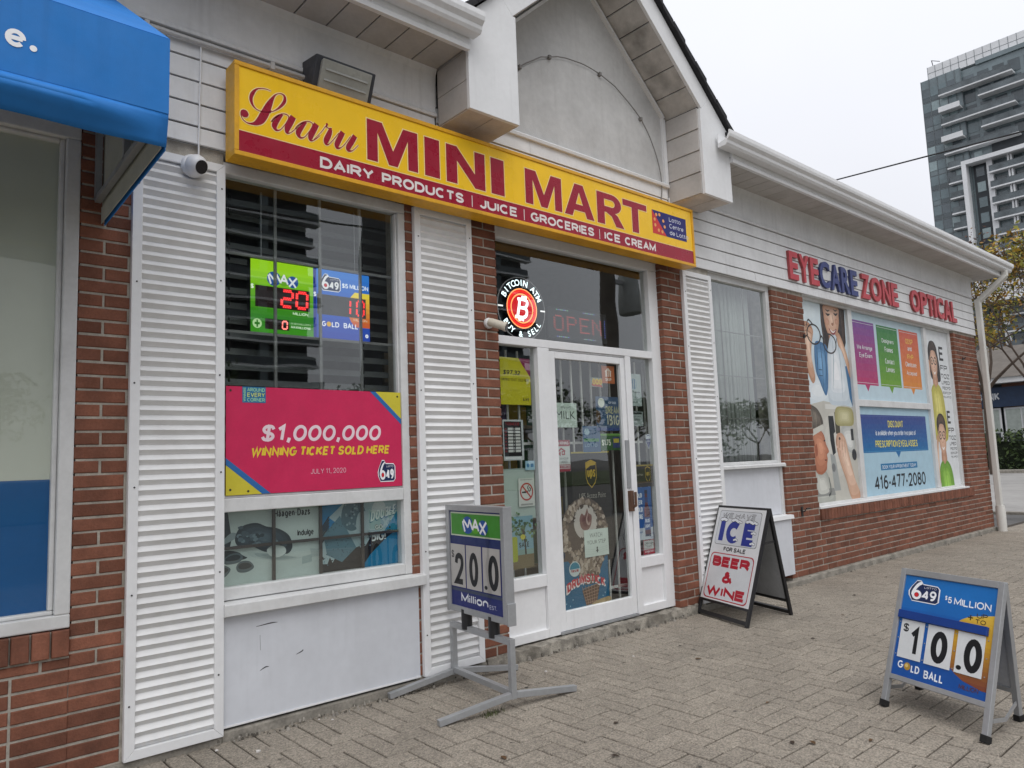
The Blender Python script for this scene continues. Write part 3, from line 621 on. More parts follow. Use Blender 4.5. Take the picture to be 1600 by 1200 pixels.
# ---- gable (mirror line x = 4.44)
GX = 4.44
gw = MB(); gw.prism([(3.33, 3.846), (5.515, 3.846), (5.515, 4.60), (GX, 5.56), (3.33, 4.60)], 0.0, 0.2, M_STUCCO); gw.build('gable_wall', BL)
ar = MB(); pts = [(GX-0.02+0.975*math.cos(R(t)), 3.85+0.81*math.sin(R(t))) for t in range(0, 181, 5)]
ar.prism(pts, -0.016, 0.01, M_STUCCO); ar.build('arched_panel', BL, bevel=0.006)
m = MB(); m.prismx([(0.0, 3.838), (-0.04, 3.838), (-0.045, 3.858), (-0.03, 3.874), (0.0, 3.876)], 3.33, 5.51, M_TRIM); m.build('gable_ledge', BL)
for s in (-1, 1):
    X = lambda x: GX+s*(x-GX)
    def pr_(pts, y0, y1, mt, nm, bev=0.003):
        q = [(X(a), b) for a, b in pts]
        if s < 0: q = q[::-1]
        mb = MB(); mb.prism(q, y0, y1, mt); return mb.build(nm, BL, bevel=bev)
    pr_([(5.548, 3.69), (5.985, 3.69), (5.985, 4.352), (5.70, 4.612), (5.572, 4.486), (5.548, 4.486)], -0.392, -0.362, M_TRIM, 'gable_return')
    pr_([(5.7015, 4.6135), (GX+0.001, 5.755), (GX+0.001, 5.50), (5.573, 4.4885)], -0.391, -0.361, M_TRIM, 'rake_board')
    # shingle edge lying on the rake, uneven courses
    for i in range(11):
        t0 = i/11; t1 = (i+1)/11; a = Vector((6.06, 4.335)).lerp(Vector((GX, 5.80)), t0); b = Vector((6.06, 4.335)).lerp(Vector((GX, 5.80)), t1)
        mb = MB(); xa, xb = X(a.x), X(b.x); w = 0.008 if i % 2 else 0.0
        mb.hexa([(xa, -0.43-w, a.y-0.035), (xb, -0.43-w, b.y-0.035), (xb, 4.2, b.y-0.035), (xa, 4.2, a.y-0.035)],
                [(xa, -0.43-w, a.y+0.03), (xb, -0.43-w, b.y+0.018), (xb, 4.2, b.y+0.018), (xa, 4.2, a.y+0.03)], M_SHINGLE)
        mb.build('shingle_course', BL)
    # soffit panels under the rake
    n = 7
    for i in range(n):
        t0 = i/n; t1 = (i+1)/n; A = Vector((5.555, 4.50)); B = Vector((GX, 5.515))
        a = A.lerp(B, t0+0.004); b = A.lerp(B, t1-0.004); mb = MB()
        mb.hexa([(X(a.x), -0.36, a.y), (X(b.x), -0.36, b.y), (X(b.x), -0.002, b.y), (X(a.x), -0.002, a.y)],
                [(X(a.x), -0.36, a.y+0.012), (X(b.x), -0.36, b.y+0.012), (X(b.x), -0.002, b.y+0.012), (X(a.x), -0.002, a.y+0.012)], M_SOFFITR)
        mb.build('rake_soffit_panel', BL, bevel=0.003)
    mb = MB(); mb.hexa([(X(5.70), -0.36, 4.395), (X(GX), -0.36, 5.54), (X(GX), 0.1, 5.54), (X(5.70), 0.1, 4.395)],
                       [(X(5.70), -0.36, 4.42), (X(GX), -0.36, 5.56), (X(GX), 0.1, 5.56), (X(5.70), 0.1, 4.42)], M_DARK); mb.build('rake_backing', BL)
    # trim where rake meets the stucco
    mb = MB(); mb.bar((X(5.50), -0.012, 4.515), (X(GX), -0.012, 5.475), 0.024, 0.045, M_TRIM, up=(0, -1, 0)); mb.bar((X(5.502), -0.012, 3.878), (X(5.502), -0.012, 4.51), 0.045, 0.024, M_TRIM, up=(0, -1, 0)); mb.build('corner_trim', BL)
    # inner cheek of the return, four lapped panels, and its underside
    for i in range(4):
        z0 = 3.70+i*0.2; mb = MB()
        mb.hexa([(X(5.533), -0.362, z0), (X(5.528), -0.002, z0), (X(5.56), -0.002, z0), (X(5.56), -0.362, z0)][::s],
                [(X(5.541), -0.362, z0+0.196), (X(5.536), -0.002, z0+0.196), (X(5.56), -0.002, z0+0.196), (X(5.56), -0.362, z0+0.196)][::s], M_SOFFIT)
        mb.build('return_panel', BL, bevel=0.002)
    for i in range(3):
        z0 = 3.70+i*0.2; mb = MB(); xa, xb = sorted((X(5.972), X(5.984))); mb.box(xa, xb, -0.362, -0.035, z0, z0+0.196, M_SOFFIT); mb.build('return_panel', BL, bevel=0.002)
    for i in range(2):
        xa, xb = sorted((X(5.55+i*0.215), X(5.55+(i+1)*0.215-0.005))); mb = MB(); mb.box(xa, xb, -0.361, -0.03, 3.692, 3.702, mat('pinkish aged soffit metal', (0.60, 0.54, 0.49), 0.6, dirt=0.3, dirtcol=(0.3, 0.25, 0.22))); mb.build('return_soffit_panel', BL, bevel=0.002)
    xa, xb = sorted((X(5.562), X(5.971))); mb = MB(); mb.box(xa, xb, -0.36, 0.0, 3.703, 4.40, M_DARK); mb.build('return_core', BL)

# ---- frames helper: rectangular bars on a plane
def bars(mb, rects, y0, y1, m):
    for a, b, c, d in rects: mb.box(a, c, y0, y1, b, d, m)
def pane(parent, a, b, c, d, y, m=None, name='pane'):
    q = MB(); q.box(a, c, y, y+0.006, b, d, m or M_GLASS); return q.build(name, parent)

# left unit window
w1 = MB(); bars(w1, [(-1.62, 0.69, 0.745, 0.752), (-1.62, 3.03, 0.745, 3.10), (0.682, 0.752, 0.745, 3.03)], 0.0, 0.1, M_FRAME)
bars(w1, [(-1.62, 0.753, 0.681, 0.772), (0.660, 0.773, 0.681, 3.029), (-1.62, 3.012, 0.66, 3.029)], 0.03, 0.09, M_FRAME)
w1 = w1.build('window', BL, bevel=0.006); w1['label'] = 'window of the neighbouring unit with frosted film and a blue lower panel'
pane(w1, -1.6, 0.772, 0.662, 3.014, 0.055, M_GLASS2)
f = MB(); f.box(-1.6, 0.66, 0.068, 0.075, 1.372, 3.02, mat('frosted window film', (0.66, 0.655, 0.57), 0.6, var=0.04, vscale=1)); f.build('frosted_film', w1)
f = MB(); f.box(-1.6, 0.66, 0.066, 0.075, 0.765, 1.371, mat('deep blue window film', '#0b5c9c', 0.5, var=0.04)); f.build('blue_film', w1)

# mini mart window
w2 = MB()
bars(w2, [(1.40, 3.035, 2.635, 3.10), (2.578, 0.70, 2.635, 3.034), (1.40, 1.162, 2.577, 1.235), (1.40, 0.702, 2.577, 0.766), (1.40, 0.767, 1.455, 1.161), (1.40, 1.236, 1.455, 3.034)], 0.012, 0.10, M_FRAME)
bars(w2, [(1.456, 1.2355, 2.60, 1.25), (2.566, 1.251, 2.577, 3.03)], 0.03, 0.09, M_FRAME)
w2 = w2.build('window', BL, bevel=0.005); w2['label'] = 'tall barred shop window with an LED display and pink banner'
pane(w2, 1.455, 1.24, 2.575, 3.034, 0.055); pane(w2, 1.455, 0.767, 2.577, 1.161, 0.05)
M_BAR = mat('grey window bar', (0.2, 0.2, 0.2), 0.5); M_BARD = mat('dark window bar', (0.06, 0.05, 0.045), 0.6)
for x in (1.772, 2.057, 2.334):
    q = MB(); q.box(x-0.008, x+0.008, 0.08, 0.094, 1.25, 3.03, M_BAR); q.build('window_bar', w2)
    q = MB(); q.box(x-0.028, x-0.012, 0.066, 0.08, 0.768, 1.16, M_BARD); q.build('window_bar', w2)
for z in (2.612, 2.161):
    q = MB(); q.box(1.456, 2.575, 0.095, 0.107, z-0.008, z+0.008, M_BAR); q.build('window_bar', w2)
q = MB(); q.box(1.456, 2.575, 0.0805, 0.09, 0.958, 0.974, M_BARD); q.build('window_bar', w2)
s_ = MB(); s_.prismx([(0.09, 0.701), (-0.05, 0.694), (-0.055, 0.685), (-0.055, 0.632), (-0.048, 0.628), (0.0, 0.64), (0.09, 0.64)], 1.436, 2.69, M_FRAME); s_.build('window_sill', w2)
pn = MB(); pn.box(1.43, 2.66, -0.004, 0.06, 0.075, 0.628, M_PANEL); pn.box(1.43, 2.66, -0.010, 0.0, 0.066, 0.0745, M_TRIM); pn.build('infill_panel', BL)
sc = Print(metres(-0.0042)); dk = ink('#3c3c3c')
for a in ([(1.62, 0.547), (1.70, 0.553), (1.74, 0.551)], [(1.845, 0.36), (1.88, 0.372), (1.885, 0.38)], [(1.64, 0.315), (1.67, 0.328), (1.69, 0.326)], [(1.64, 0.50), (1.642, 0.42)]):
    sc.stroke(a, [0.002, 0.006, 0.001] if len(a) == 3 else 0.0015, dk)
sc.build('scuff_marks', BL)

# door bay
YD = 0.10
df = MB(); bars(df, [(3.36, 3.04, 5.36, 3.12), (3.36, 2.238, 5.225, 2.30), (5.226, 0.085, 5.352, 3.039), (3.36, 0.085, 3.44, 2.237), (3.36, 2.301, 3.42, 3.039),
                     (3.832, 0.085, 3.952, 2.237), (4.853, 0.085, 4.922, 2.237), (3.441, 0.455, 3.831, 0.541), (4.923, 0.455, 5.225, 0.541), (3.441, 0.085, 3.831, 0.15), (4.923, 0.085, 5.225, 0.15)], YD-0.045, YD+0.05, M_TRIM)
bars(df, [(3.9525, 2.2245, 4.8525, 2.2375)], YD-0.03, YD+0.03, M_TRIM)
df = df.build('door_frame', BL, bevel=0.004)
for a, b in ((3.44, 3.83), (4.922, 5.226)):
    q = MB(); q.box(a, b, YD-0.02, YD+0.02, 0.15, 0.455, M_TRIM); q.build('kick_panel', BL)
    pane(df, a, 0.54, b, 2.238, YD, M_GLASS)
pane(df, 3.42, 2.30, 5.227, 3.04, YD)
dr = MB(); bars(dr, [(3.957, 0.10, 4.022, 2.22), (4.796, 0.10, 4.849, 2.22), (4.0225, 0.10, 4.7955, 0.24), (4.0225, 2.165, 4.7955, 2.22)], YD-0.035, YD+0.012, M_TRIM)
dr = dr.build('door', BL, bevel=0.004); dr['label'] = 'white framed glass shop door covered in posters'
pane(dr, 4.022, 0.24, 4.796, 2.166, YD-0.012)
h = MB(); h.box(4.803, 4.838, YD-0.075, YD-0.036, 0.93, 1.10, mat('rusty steel', (0.13, 0.07, 0.045), 0.7)); h.bar((4.82, YD-0.06, 0.96), (4.82, YD-0.105, 0.98), 0.02, 0.02, MATS['rusty steel']); h.bar((4.82, YD-0.105, 0.975), (4.82, YD-0.105, 1.09), 0.02, 0.016, MATS['rusty steel'], up=(0, 1, 0)); h.build('handle', dr, bevel=0.003)
h = MB(); h.box(4.80, 4.845, YD-0.043, YD-0.0355, 1.12, 1.52, M_ALU); h.build('lock_plate', dr)
th = MB(); th.box(3.953, 4.852, YD-0.05, YD+0.05, 0.083, 0.098, M_ALU); th.build('threshold', dr)

# curtained window beside it
w3 = MB(); bars(w3, [(6.06, 3.09, 7.265, 3.15), (7.20, 1.222, 7.265, 3.089), (6.06, 1.262, 7.199, 1.292), (6.06, 1.293, 6.19, 3.089)], 0.035, 0.11, M_FRAME)
w3 = w3.build('window', BL, bevel=0.005); w3['label'] = 'narrow tall window with pleated white curtain inside'
pane(w3, 6.19, 1.292, 7.20, 3.09, 0.07)
q = MB(); q.prismx([(0.11, 1.262), (0.0, 1.262), (-0.012, 1.25), (-0.012, 1.226), (0.11, 1.222)], 6.06, 7.275, M_FRAME); q.build('window_sill', w3)
q = MB(); q.box(6.06, 7.225, 0.05, 0.11, 0.735, 1.221, M_PANEL); bars(q, [(7.226, 0.72, 7.266, 1.221)], 0.03, 0.11, M_FRAME); q.build('infill_panel', BL)
q = MB(); q.box(6.06, 7.28, -0.02, 0.10, 0.12, 0.679, M_PANEL); q.build('infill_panel', BL)
q = MB(); q.prismx([(0.10, 0.735), (-0.04, 0.722), (-0.045, 0.685), (-0.02, 0.68), (0.10, 0.68)], 6.06, 7.30, M_TRIM); q.build('panel_cap', BL)
for x in (6.42, 6.85):
    q = MB(); q.box(x, x+0.012, 0.10, 0.112, 1.292, 3.09, M_BAR); q.build('window_bar', w3)
for z in (1.72, 2.15, 2.6):
    q = MB(); q.box(6.19, 7.20, 0.113, 0.122, z, z+0.01, M_BAR); q.build('window_bar', w3)

# optical shop window
w4 = MB(); YE = 0.10
bars(w4, [(7.93, 3.115, 12.67, 3.16), (7.93, 0.735, 12.67, 0.785), (7.93, 0.786, 8.02, 3.114), (12.60, 0.786, 12.67, 3.114), (9.165, 0.786, 9.275, 3.114), (11.588, 0.786, 11.69, 3.114), (9.276, 1.905, 11.587, 1.99)], YE-0.05, YE+0.04, M_FRAME)
w4 = w4.build('window', BL, bevel=0.005); w4['label'] = 'wide optical shop window in three bays filled with printed graphics'
for a, b, c, d in ((8.02, 0.785, 9.165, 3.115), (9.275, 1.99, 11.588, 3.115), (9.275, 0.785, 11.588, 1.905), (11.69, 0.785, 12.60, 3.115)): pane(w4, a, b, c, d, YE-0.01, M_GLASS2)
q = MB(); q.box(7.95, 12.66, -0.012, 0.05, 0.735, 0.757, M_TRIM); q.build('window_sill', w4)

# rooms behind the glass
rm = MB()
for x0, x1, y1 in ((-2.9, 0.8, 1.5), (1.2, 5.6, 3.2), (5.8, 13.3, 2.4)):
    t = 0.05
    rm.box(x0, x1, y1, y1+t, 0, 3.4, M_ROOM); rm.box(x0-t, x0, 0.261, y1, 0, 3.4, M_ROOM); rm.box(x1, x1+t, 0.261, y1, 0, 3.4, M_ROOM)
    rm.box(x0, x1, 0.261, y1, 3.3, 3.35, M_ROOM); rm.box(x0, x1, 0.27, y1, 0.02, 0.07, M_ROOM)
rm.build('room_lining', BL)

# downspout at the corner
M_SPOUT = mat('cream downspout enamel', (0.66, 0.65, 0.61), 0.45, var=0.05, streak=0.15)
dp = MB(); dp.bar((13.66, -0.095, 3.62), (13.66, -0.095, 0.36), 0.10, 0.08, M_SPOUT, up=(0, 1, 0)); dp.build('downspout', BL, bevel=0.012)
dp = MB(); dp.bar((13.80, -0.475, 4.17), (13.80, -0.475, 4.06), 0.09, 0.08, M_SPOUT, up=(0, 1, 0)); dp.bar((13.80, -0.485, 4.08), (13.665, -0.09, 3.70), 0.09, 0.08, M_SPOUT, up=(0, 1, 0)); dp.bar((13.66, -0.094, 3.74), (13.66, -0.094, 3.60), 0.104, 0.084, M_SPOUT, up=(0, 1, 0)); dp.build('downspout_elbow', BL, bevel=0.015)
dp = MB(); dp.lathe((13.66, -0.10, -0.01), [(0.066, 0), (0.07, 0.36), (0.062, 0.40), (0.062, 0.41)], M_SPOUT, n=16); dp.build('downspout_boot', BL, smooth=True)

# ================================================================ things fixed to the front
# ---- corrugated shutter boards
M_RIB = mat('white ribbed metal', (0.74, 0.74, 0.735), 0.42, var=0.06, vscale=2, dirt=0.2, dirtcol=(0.4, 0.38, 0.36))
def shutter(x0, x1, z0, z1, label, n):
    t = thing('ribbed_shutter_panel', ((x0+x1)/2, 0, z0), label, 'panel', None)
    w = 0.047; f = MB(); y0, y1 = -0.034, 0.0
    f.prism([(x0, z0), (x0+w, z0+w), (x0+w, z1-w), (x0, z1)], y0, y1, M_TRIM); f.build('side_strip', t, bevel=0.002)
    f = MB(); f.prism([(x1, z0), (x1, z1), (x1-w, z1-w), (x1-w, z0+w)], y0, y1, M_TRIM); f.build('side_strip', t, bevel=0.002)
    f = MB(); f.prism([(x0+0.001, z0), (x1-0.001, z0), (x1-w, z0+w-0.001), (x0+w, z0+w-0.001)], y0, y1, M_TRIM); f.build('bottom_strip', t, bevel=0.002)
    f = MB(); f.prism([(x0+0.001, z1), (x0+w, z1-w+0.001), (x1-w, z1-w+0.001), (x1-0.001, z1)], y0, y1, M_TRIM); f.build('top_strip', t, bevel=0.002)
    a, b = z0+w, z1-w; p = (b-a)/n; pr = [(0.002, a)]
    for i in range(n):
        z = a+i*p; pr += [(-0.010, z+0.0005), (-0.030, z+p*0.50), (-0.012, z+p*0.985)]
    pr.append((0.002, b))
    s = MB(); k = len(pr)
    s.add([(x0+w-0.002, y, z) for y, z in pr]+[(x1-w+0.002, y, z) for y, z in pr], [(i, k+i, k+i+1, i+1) for i in range(k-1)], M_RIB)
    s.build('ribbed_sheet', t)
    q = 0
    for x in (x0+w/2, x1-w/2):
        for i in range(6):
            z = z0+0.25+(z1-z0-0.45)*i/5+(0.06 if x > (x0+x1)/2 else 0)
            s = MB(); s.lathe((x+0.004*((i*7) % 3-1), -0.034, z), [(0.0045, 0), (0.0045, 0.003), (0.002, 0.0045)], mat('dark screw', (0.03, 0.03, 0.03), 0.5), axis=(0, -1, 0), n=8); s.build('screw', t)
    return t
shutter(0.973, 1.438, 0.037, 3.062, 'tall white ribbed panel between the blue awning and the barred window', 59)
shutter(2.678, 3.157, 0.066, 3.085, 'tall white ribbed panel between the barred window and the shop door', 59)
shutter(5.632, 6.088, 0.066, 3.085, 'tall white ribbed panel behind the ice sign, beside the curtained window', 59)

# ---- blue awning
M_AWN = mat('blue awning canvas', '#2277c4', 0.7, var=0.05, vscale=3, streak=0.25, dirtcol=lin('#1a5c9c'), bump=0.1, bscale=300)
M_AWNIN = mat('awning inside lining', (0.42, 0.42, 0.36), 0.8, var=0.08)
aw = thing('blue_awning', (-0.6, -0.5, 2.63), 'bright blue fabric awning with white lettering over the neighbouring window', 'awning')
AX0, AX1 = -2.2, 0.852
PR = [(-0.01, 3.83), (-1.035, 3.10), (-1.03, 2.79)]
m = MB()
m.add([(AX0, *PR[0]), (AX1, *PR[0]), (AX1, *PR[1]), (AX0, *PR[1])], [(0, 1, 2, 3)], M_AWN)
m.add([(AX0, PR[1][0], PR[1][1]+0.0), (AX1, *PR[1]), (AX1, *PR[2]), (AX0, *PR[2])], [(0, 1, 2, 3)], M_AWN)
cv = m.build('canopy', aw); sm = cv.modifiers.new('thick', 'SOLIDIFY'); sm.thickness = 0.004
# wavy valance
nx, nz = 60, 6; vs = []
for i in range(nx+1):
    x = AX0+(AX1-AX0)*i/nx
    for j in range(nz+1):
        t = j/nz; sag = 0.012*math.sin(x*5.1)+0.008*math.sin(x*11+1); e = min(1, (AX1-x)/0.25)
        vs.append((x, -1.032+t*0.045+(-0.05*math.sin(math.pi*min(1, t*1.15)) if t < 0.87 else 0)*(0.45+0.55*math.sin(x*2.3+0.6)**2)*e+sag*t, 2.79-0.126*t+0.006*t*math.sin(x*4)))
m = MB(); m.add(vs, [(i*(nz+1)+j, (i+1)*(nz+1)+j, (i+1)*(nz+1)+j+1, i*(nz+1)+j+1) for i in range(nx) for j in range(nz)], M_AWN)
va = m.build('valance', aw, smooth=True); sm = va.modifiers.new('thick', 'SOLIDIFY'); sm.thickness = 0.004
m = MB(); ep = [(-0.005, 2.70), (-0.99, 2.74), (-1.03, 2.79), (-1.034, 3.10), (-0.01, 3.826)]
m.prismx(ep, AX1-0.012, AX1-0.008, M_AWNIN); m.prismx(ep, AX1-0.006, AX1-0.002, M_AWN); m.build('end_panel', aw)
m = MB(); m.prismx([(-0.005, 2.622), (-0.985, 2.662), (-0.985, 2.745), (-0.005, 2.705)], AX1-0.016, AX1-0.013, M_AWNIN); m.prismx([(-0.005, 2.615), (-0.99, 2.655), (-0.99, 2.745), (-0.005, 2.70)], AX1-0.0015, AX1+0.002, M_AWN); m.build('end_valance', aw)
for a, b in (((AX1-0.035, -0.02, 2.735), (AX1-0.035, -0.99, 2.775)), ((AX1-0.035, -0.02, 2.735), (AX1-0.035, -0.02, 3.80)), ((AX1-0.035, -0.03, 3.79), (AX1-0.035, -1.0, 3.10)), ((AX1-0.035, -0.55, 2.757), (AX1-0.035, -0.55, 3.42)), ((AX0, -0.99, 2.775), (AX1, -0.99, 2.775))):
    m = MB(); m.bar(a, b, 0.028, 0.028, M_ALU); m.build('frame_tube', aw)
tx = Print(lambda u, v, d: (u, -1.0355-d, v), 0.002); wt = ink('#eef0f2')
tx.text('ce', 0.240, 2.886, 0.371, 2.952, wt, bold=0.028); tx.ell(0.3935, 2.8985, 0.0115, 0.0115, wt); tx.build('lettering', aw)

# ---- illuminated box sign
M_YEL = mat('yellow sign acrylic', (0.95, 0.575, 0.012), 0.28, var=0.04, vscale=1.5, streak=0.12, dirtcol=(0.5, 0.26, 0.01))
M_YFR = mat('yellow painted sign frame', (0.76, 0.39, 0.02), 0.4, var=0.12, vscale=5, dirt=0.3, dirtcol=(0.33, 0.15, 0.02))
M_CRIM = mat('crimson sign vinyl', (0.33, 0.007, 0.028), 0.3, var=0.05)
SX0, SX1, SZ0, SZ1, SY0, SY1 = 1.424, 5.615, 3.068, 3.603, -0.20, -0.065
bs = thing('shop_box_sign', ((SX0+SX1)/2, -0.13, SZ0), 'long yellow and crimson box sign reading Saaru MINI MART above the shop', 'sign')
m = MB(); m.box(SX0+0.002, SX1-0.002, SY0+0.012, SY1, SZ0+0.002, SZ1-0.002, M_YFR); m.build('cabinet', bs)
w = 0.026; m = MB(); m.box(SX0, SX1, SY0, SY0+0.03, SZ0, SZ0+w, M_YFR); m.box(SX0, SX1, SY0, SY0+0.03, SZ1-w, SZ1, M_YFR); m.box(SX0, SX0+w, SY0, SY0+0.03, SZ0+w+0.0005, SZ1-w-0.0005, M_YFR); m.box(SX1-w, SX1, SY0, SY0+0.03, SZ0+w+0.0005, SZ1-w-0.0005, M_YFR); m.build('face_frame', bs, bevel=0.003)
m = MB(); m.box(SX0+w+0.0005, SX1-w-0.0005, SY0+0.008, SY0+0.0115, SZ0+w+0.0005, SZ1-w-0.0005, M_YEL); m.build('sign_face', bs)
m = MB()
for x in (1.9, 3.0, 4.1, 5.2): m.bar((x, SY1-0.002, 3.3), (x, -0.01, 3.3), 0.04, 0.06, M_ALU)
m.build('wall_brackets', bs)
p = Print(metres(SY0+0.0079), 0.0006); cream = ink('#f6dc9c'); crim = M_CRIM; wht = ink('#e8e0dc')
p.layer(1).rect(SX0+w, SZ0+w, SX1-w, 3.211, crim)
p.layer(2).rect(SX0+w, 3.211, SX1-w, 3.2155, cream)
def outline(pts, wd):
    n = len(pts)
    for i in range(n):
        a = Vector(pts[i]); b = Vector(pts[(i+1) % n]); d = (b-a).normalized(); q = Vector((-d.y, d.x))*wd/2; e = d*wd/2
        p.poly([a-e+q, b+e+q, b+e-q, a-e-q], cream)
GL = {'M': [[(0, 0), (0, 1), (.29, 1), (.5, .36), (.71, 1), (1, 1), (1, 0), (.8, 0), (.8, .72), (.585, 0), (.415, 0), (.2, .72), (.2, 0)]],
      'I': [[(0, 0), (1, 0), (1, 1), (0, 1)]],
      'N': [[(0, 0), (0, 1), (.27, 1), (.73, .38), (.73, 1), (1, 1), (1, 0), (.73, 0), (.27, .62), (.27, 0)]],
      'A': [[(0, 0), (.36, 1), (.5, 1), (.5, .76), (.38, .38), (.32, .19), (.26, 0)], [(1, 0), (.64, 1), (.5, 1), (.5, .76), (.62, .38), (.68, .19), (.74, 0)], [(.32, .19), (.68, .19), (.62, .38), (.38, .38)]],
      'T': [[(0, 1), (0, .8), (.365, .8), (.365, 0), (.635, 0), (.635, .8), (1, .8), (1, 1)]]}
_o = [(.55+.36*math.cos(R(t)), .70+.30*math.sin(R(t))) for t in range(90, -91, -15)]; _i = [(.55+.115*math.cos(R(t)), .70+.115*math.sin(R(t))) for t in range(-90, 91, 15)]
GL['R'] = [[(0, 0), (0, 1), (.27, 1), (.27, 0)], [(.27, 1)]+_o+[(.27, .40), (.27, .585)]+_i+[(.27, .815)], [(.36, .40), (.62, .43), (.76, .36), (1.0, 0), (.69, 0), (.53, .30), (.36, .385)]]
for ch, a, b in (('M', 2.238, 2.609), ('I', 2.663, 2.781), ('N', 2.836, 3.167), ('I', 3.221, 3.342), ('M', 3.544, 3.917), ('A', 3.944, 4.277), ('R', 4.315, 4.640), ('T', 4.632, 4.943)):
    for g_ in GL[ch]:
        q = [(a+u*(b-a), 3.243+v*0.262) for u, v in g_]
        p.layer(1); outline(q, 0.013); p.layer(2+GL[ch].index(g_)*0.2).poly(q, crim)
SAARU = [    ([(1.632, 3.487), (1.606, 3.49), (1.581, 3.486), (1.551, 3.474), (1.527, 3.443), (1.517, 3.409), (1.525, 3.377), (1.546, 3.357), (1.571, 3.351)], [0.0032, 0.0048, 0.0053, 0.0085, 0.0191, 0.0191, 0.0127, 0.0064, 0.0042]),
    ([(1.571, 3.349), (1.621, 3.361), (1.657, 3.383), (1.688, 3.415), (1.71, 3.451), (1.71, 3.48), (1.691, 3.49), (1.665, 3.48), (1.644, 3.454), (1.621, 3.406), (1.596, 3.347), (1.572, 3.301), (1.548, 3.277), (1.526, 3.266), (1.497, 3.263), (1.475, 3.274), (1.463, 3.293), (1.464, 3.313)], [0.0032, 0.0042, 0.0064, 0.0138, 0.018, 0.0138, 0.0064, 0.0053, 0.0138, 0.0329, 0.0445, 0.0424, 0.0276, 0.0138, 0.0064, 0.0053, 0.0053, 0.0117]),
    ([(1.698, 3.369), (1.671, 3.333), (1.65, 3.293), (1.659, 3.269), (1.682, 3.274), (1.704, 3.301), (1.724, 3.335), (1.735, 3.362), (1.726, 3.375), (1.703, 3.375), (1.672, 3.359), (1.646, 3.333), (1.631, 3.31)], [0.0085, 0.0238, 0.0307, 0.0159, 0.0053, 0.0042, 0.0042, 0.0064, 0.0064, 0.0053, 0.0042, 0.0042, 0.0042]),
    ([(1.762, 3.376), (1.745, 3.338), (1.726, 3.297), (1.724, 3.272), (1.74, 3.272), (1.76, 3.29), (1.78, 3.312)], [0.0329, 0.035, 0.0329, 0.0191, 0.0053, 0.0042, 0.0032]),
    ([(1.842, 3.366), (1.814, 3.329), (1.791, 3.289), (1.801, 3.264), (1.825, 3.269), (1.848, 3.297), (1.869, 3.332), (1.881, 3.359), (1.872, 3.372), (1.847, 3.372), (1.815, 3.356), (1.788, 3.33), (1.772, 3.306)], [0.0085, 0.0238, 0.0307, 0.0159, 0.0053, 0.0042, 0.0042, 0.0064, 0.0064, 0.0053, 0.0042, 0.0042, 0.0042]),
    ([(1.905, 3.372), (1.887, 3.334), (1.868, 3.291), (1.866, 3.266), (1.882, 3.266), (1.903, 3.284), (1.925, 3.307)], [0.0329, 0.035, 0.0329, 0.0191, 0.0053, 0.0042, 0.0032]),
    ([(1.886, 3.272), (1.934, 3.331), (1.967, 3.381), (1.971, 3.371), (1.982, 3.368), (2.002, 3.368)], [0.0032, 0.0037, 0.0042, 0.0053, 0.0074, 0.0159]),
    ([(1.995, 3.365), (1.984, 3.332), (1.966, 3.291), (1.964, 3.269), (1.981, 3.269), (2.007, 3.3), (2.048, 3.357)], [0.0212, 0.0318, 0.0329, 0.0201, 0.0053, 0.0042, 0.0042]),
    ([(2.074, 3.37), (2.053, 3.326), (2.034, 3.283), (2.038, 3.263), (2.059, 3.269), (2.087, 3.299), (2.126, 3.357)], [0.0307, 0.0329, 0.0318, 0.0191, 0.0053, 0.0042, 0.0042]),
    ([(2.156, 3.369), (2.134, 3.328), (2.109, 3.284), (2.111, 3.266), (2.137, 3.271), (2.177, 3.315)], [0.0297, 0.0329, 0.0318, 0.0191, 0.0048, 0.0032])]
for q, ww in SAARU:
    p.layer(1).stroke(q, [k+0.010 for k in ww], cream)
for i, (q, ww) in enumerate(SAARU): p.layer(2+0.1*i).stroke(q, ww, crim)
p.layer(1).ell(1.481, 3.312, 0.027, 0.027, cream).layer(3.2).ell(1.481, 3.312, 0.022, 0.022, crim).ell(1.971, 3.389, 0.007, 0.008, crim)
p.layer(2)
for t, a, b in (('DAIRY', 1.924, 2.281), ('PRODUCTS', 2.338, 2.975), ('JUICE', 3.110, 3.458), ('GROCERIES', 3.586, 4.267), ('ICE', 4.386, 4.583), ('CREAM', 4.637, 5.042)):
    p.text(t, a, 3.115, b, 3.183, wht, bold=0.062)
for x in (3.045, 3.522, 4.329): p.rect(x-0.003, 3.107, x+0.003, 3.187, wht)
nav = ink('#23246e'); p.layer(1).rect(5.017, 3.283, 5.503, 3.492, nav); p.layer(2).poly([(5.017, 3.283), (5.21, 3.283), (5.017, 3.492)], ink('#d23a35'))
for a, b in ((5.075, 3.455), (5.12, 3.462), (5.17, 3.415), (5.185, 3.365), (5.05, 3.41), (5.055, 3.36), (5.10, 3.32), (5.15, 3.315)): p.layer(3).ell(a, b, 0.015, 0.015, ink('#f0a868'), 14)
for t, z in (('Lotto', 3.428), ('Centre', 3.368), ('de Lotto', 3.308)): p.layer(2).text(t, 5.255, z, 5.255+0.034*len(t), z+0.04, ink('#d9dce8'), bold=0.012)
p.build('lettering', bs)

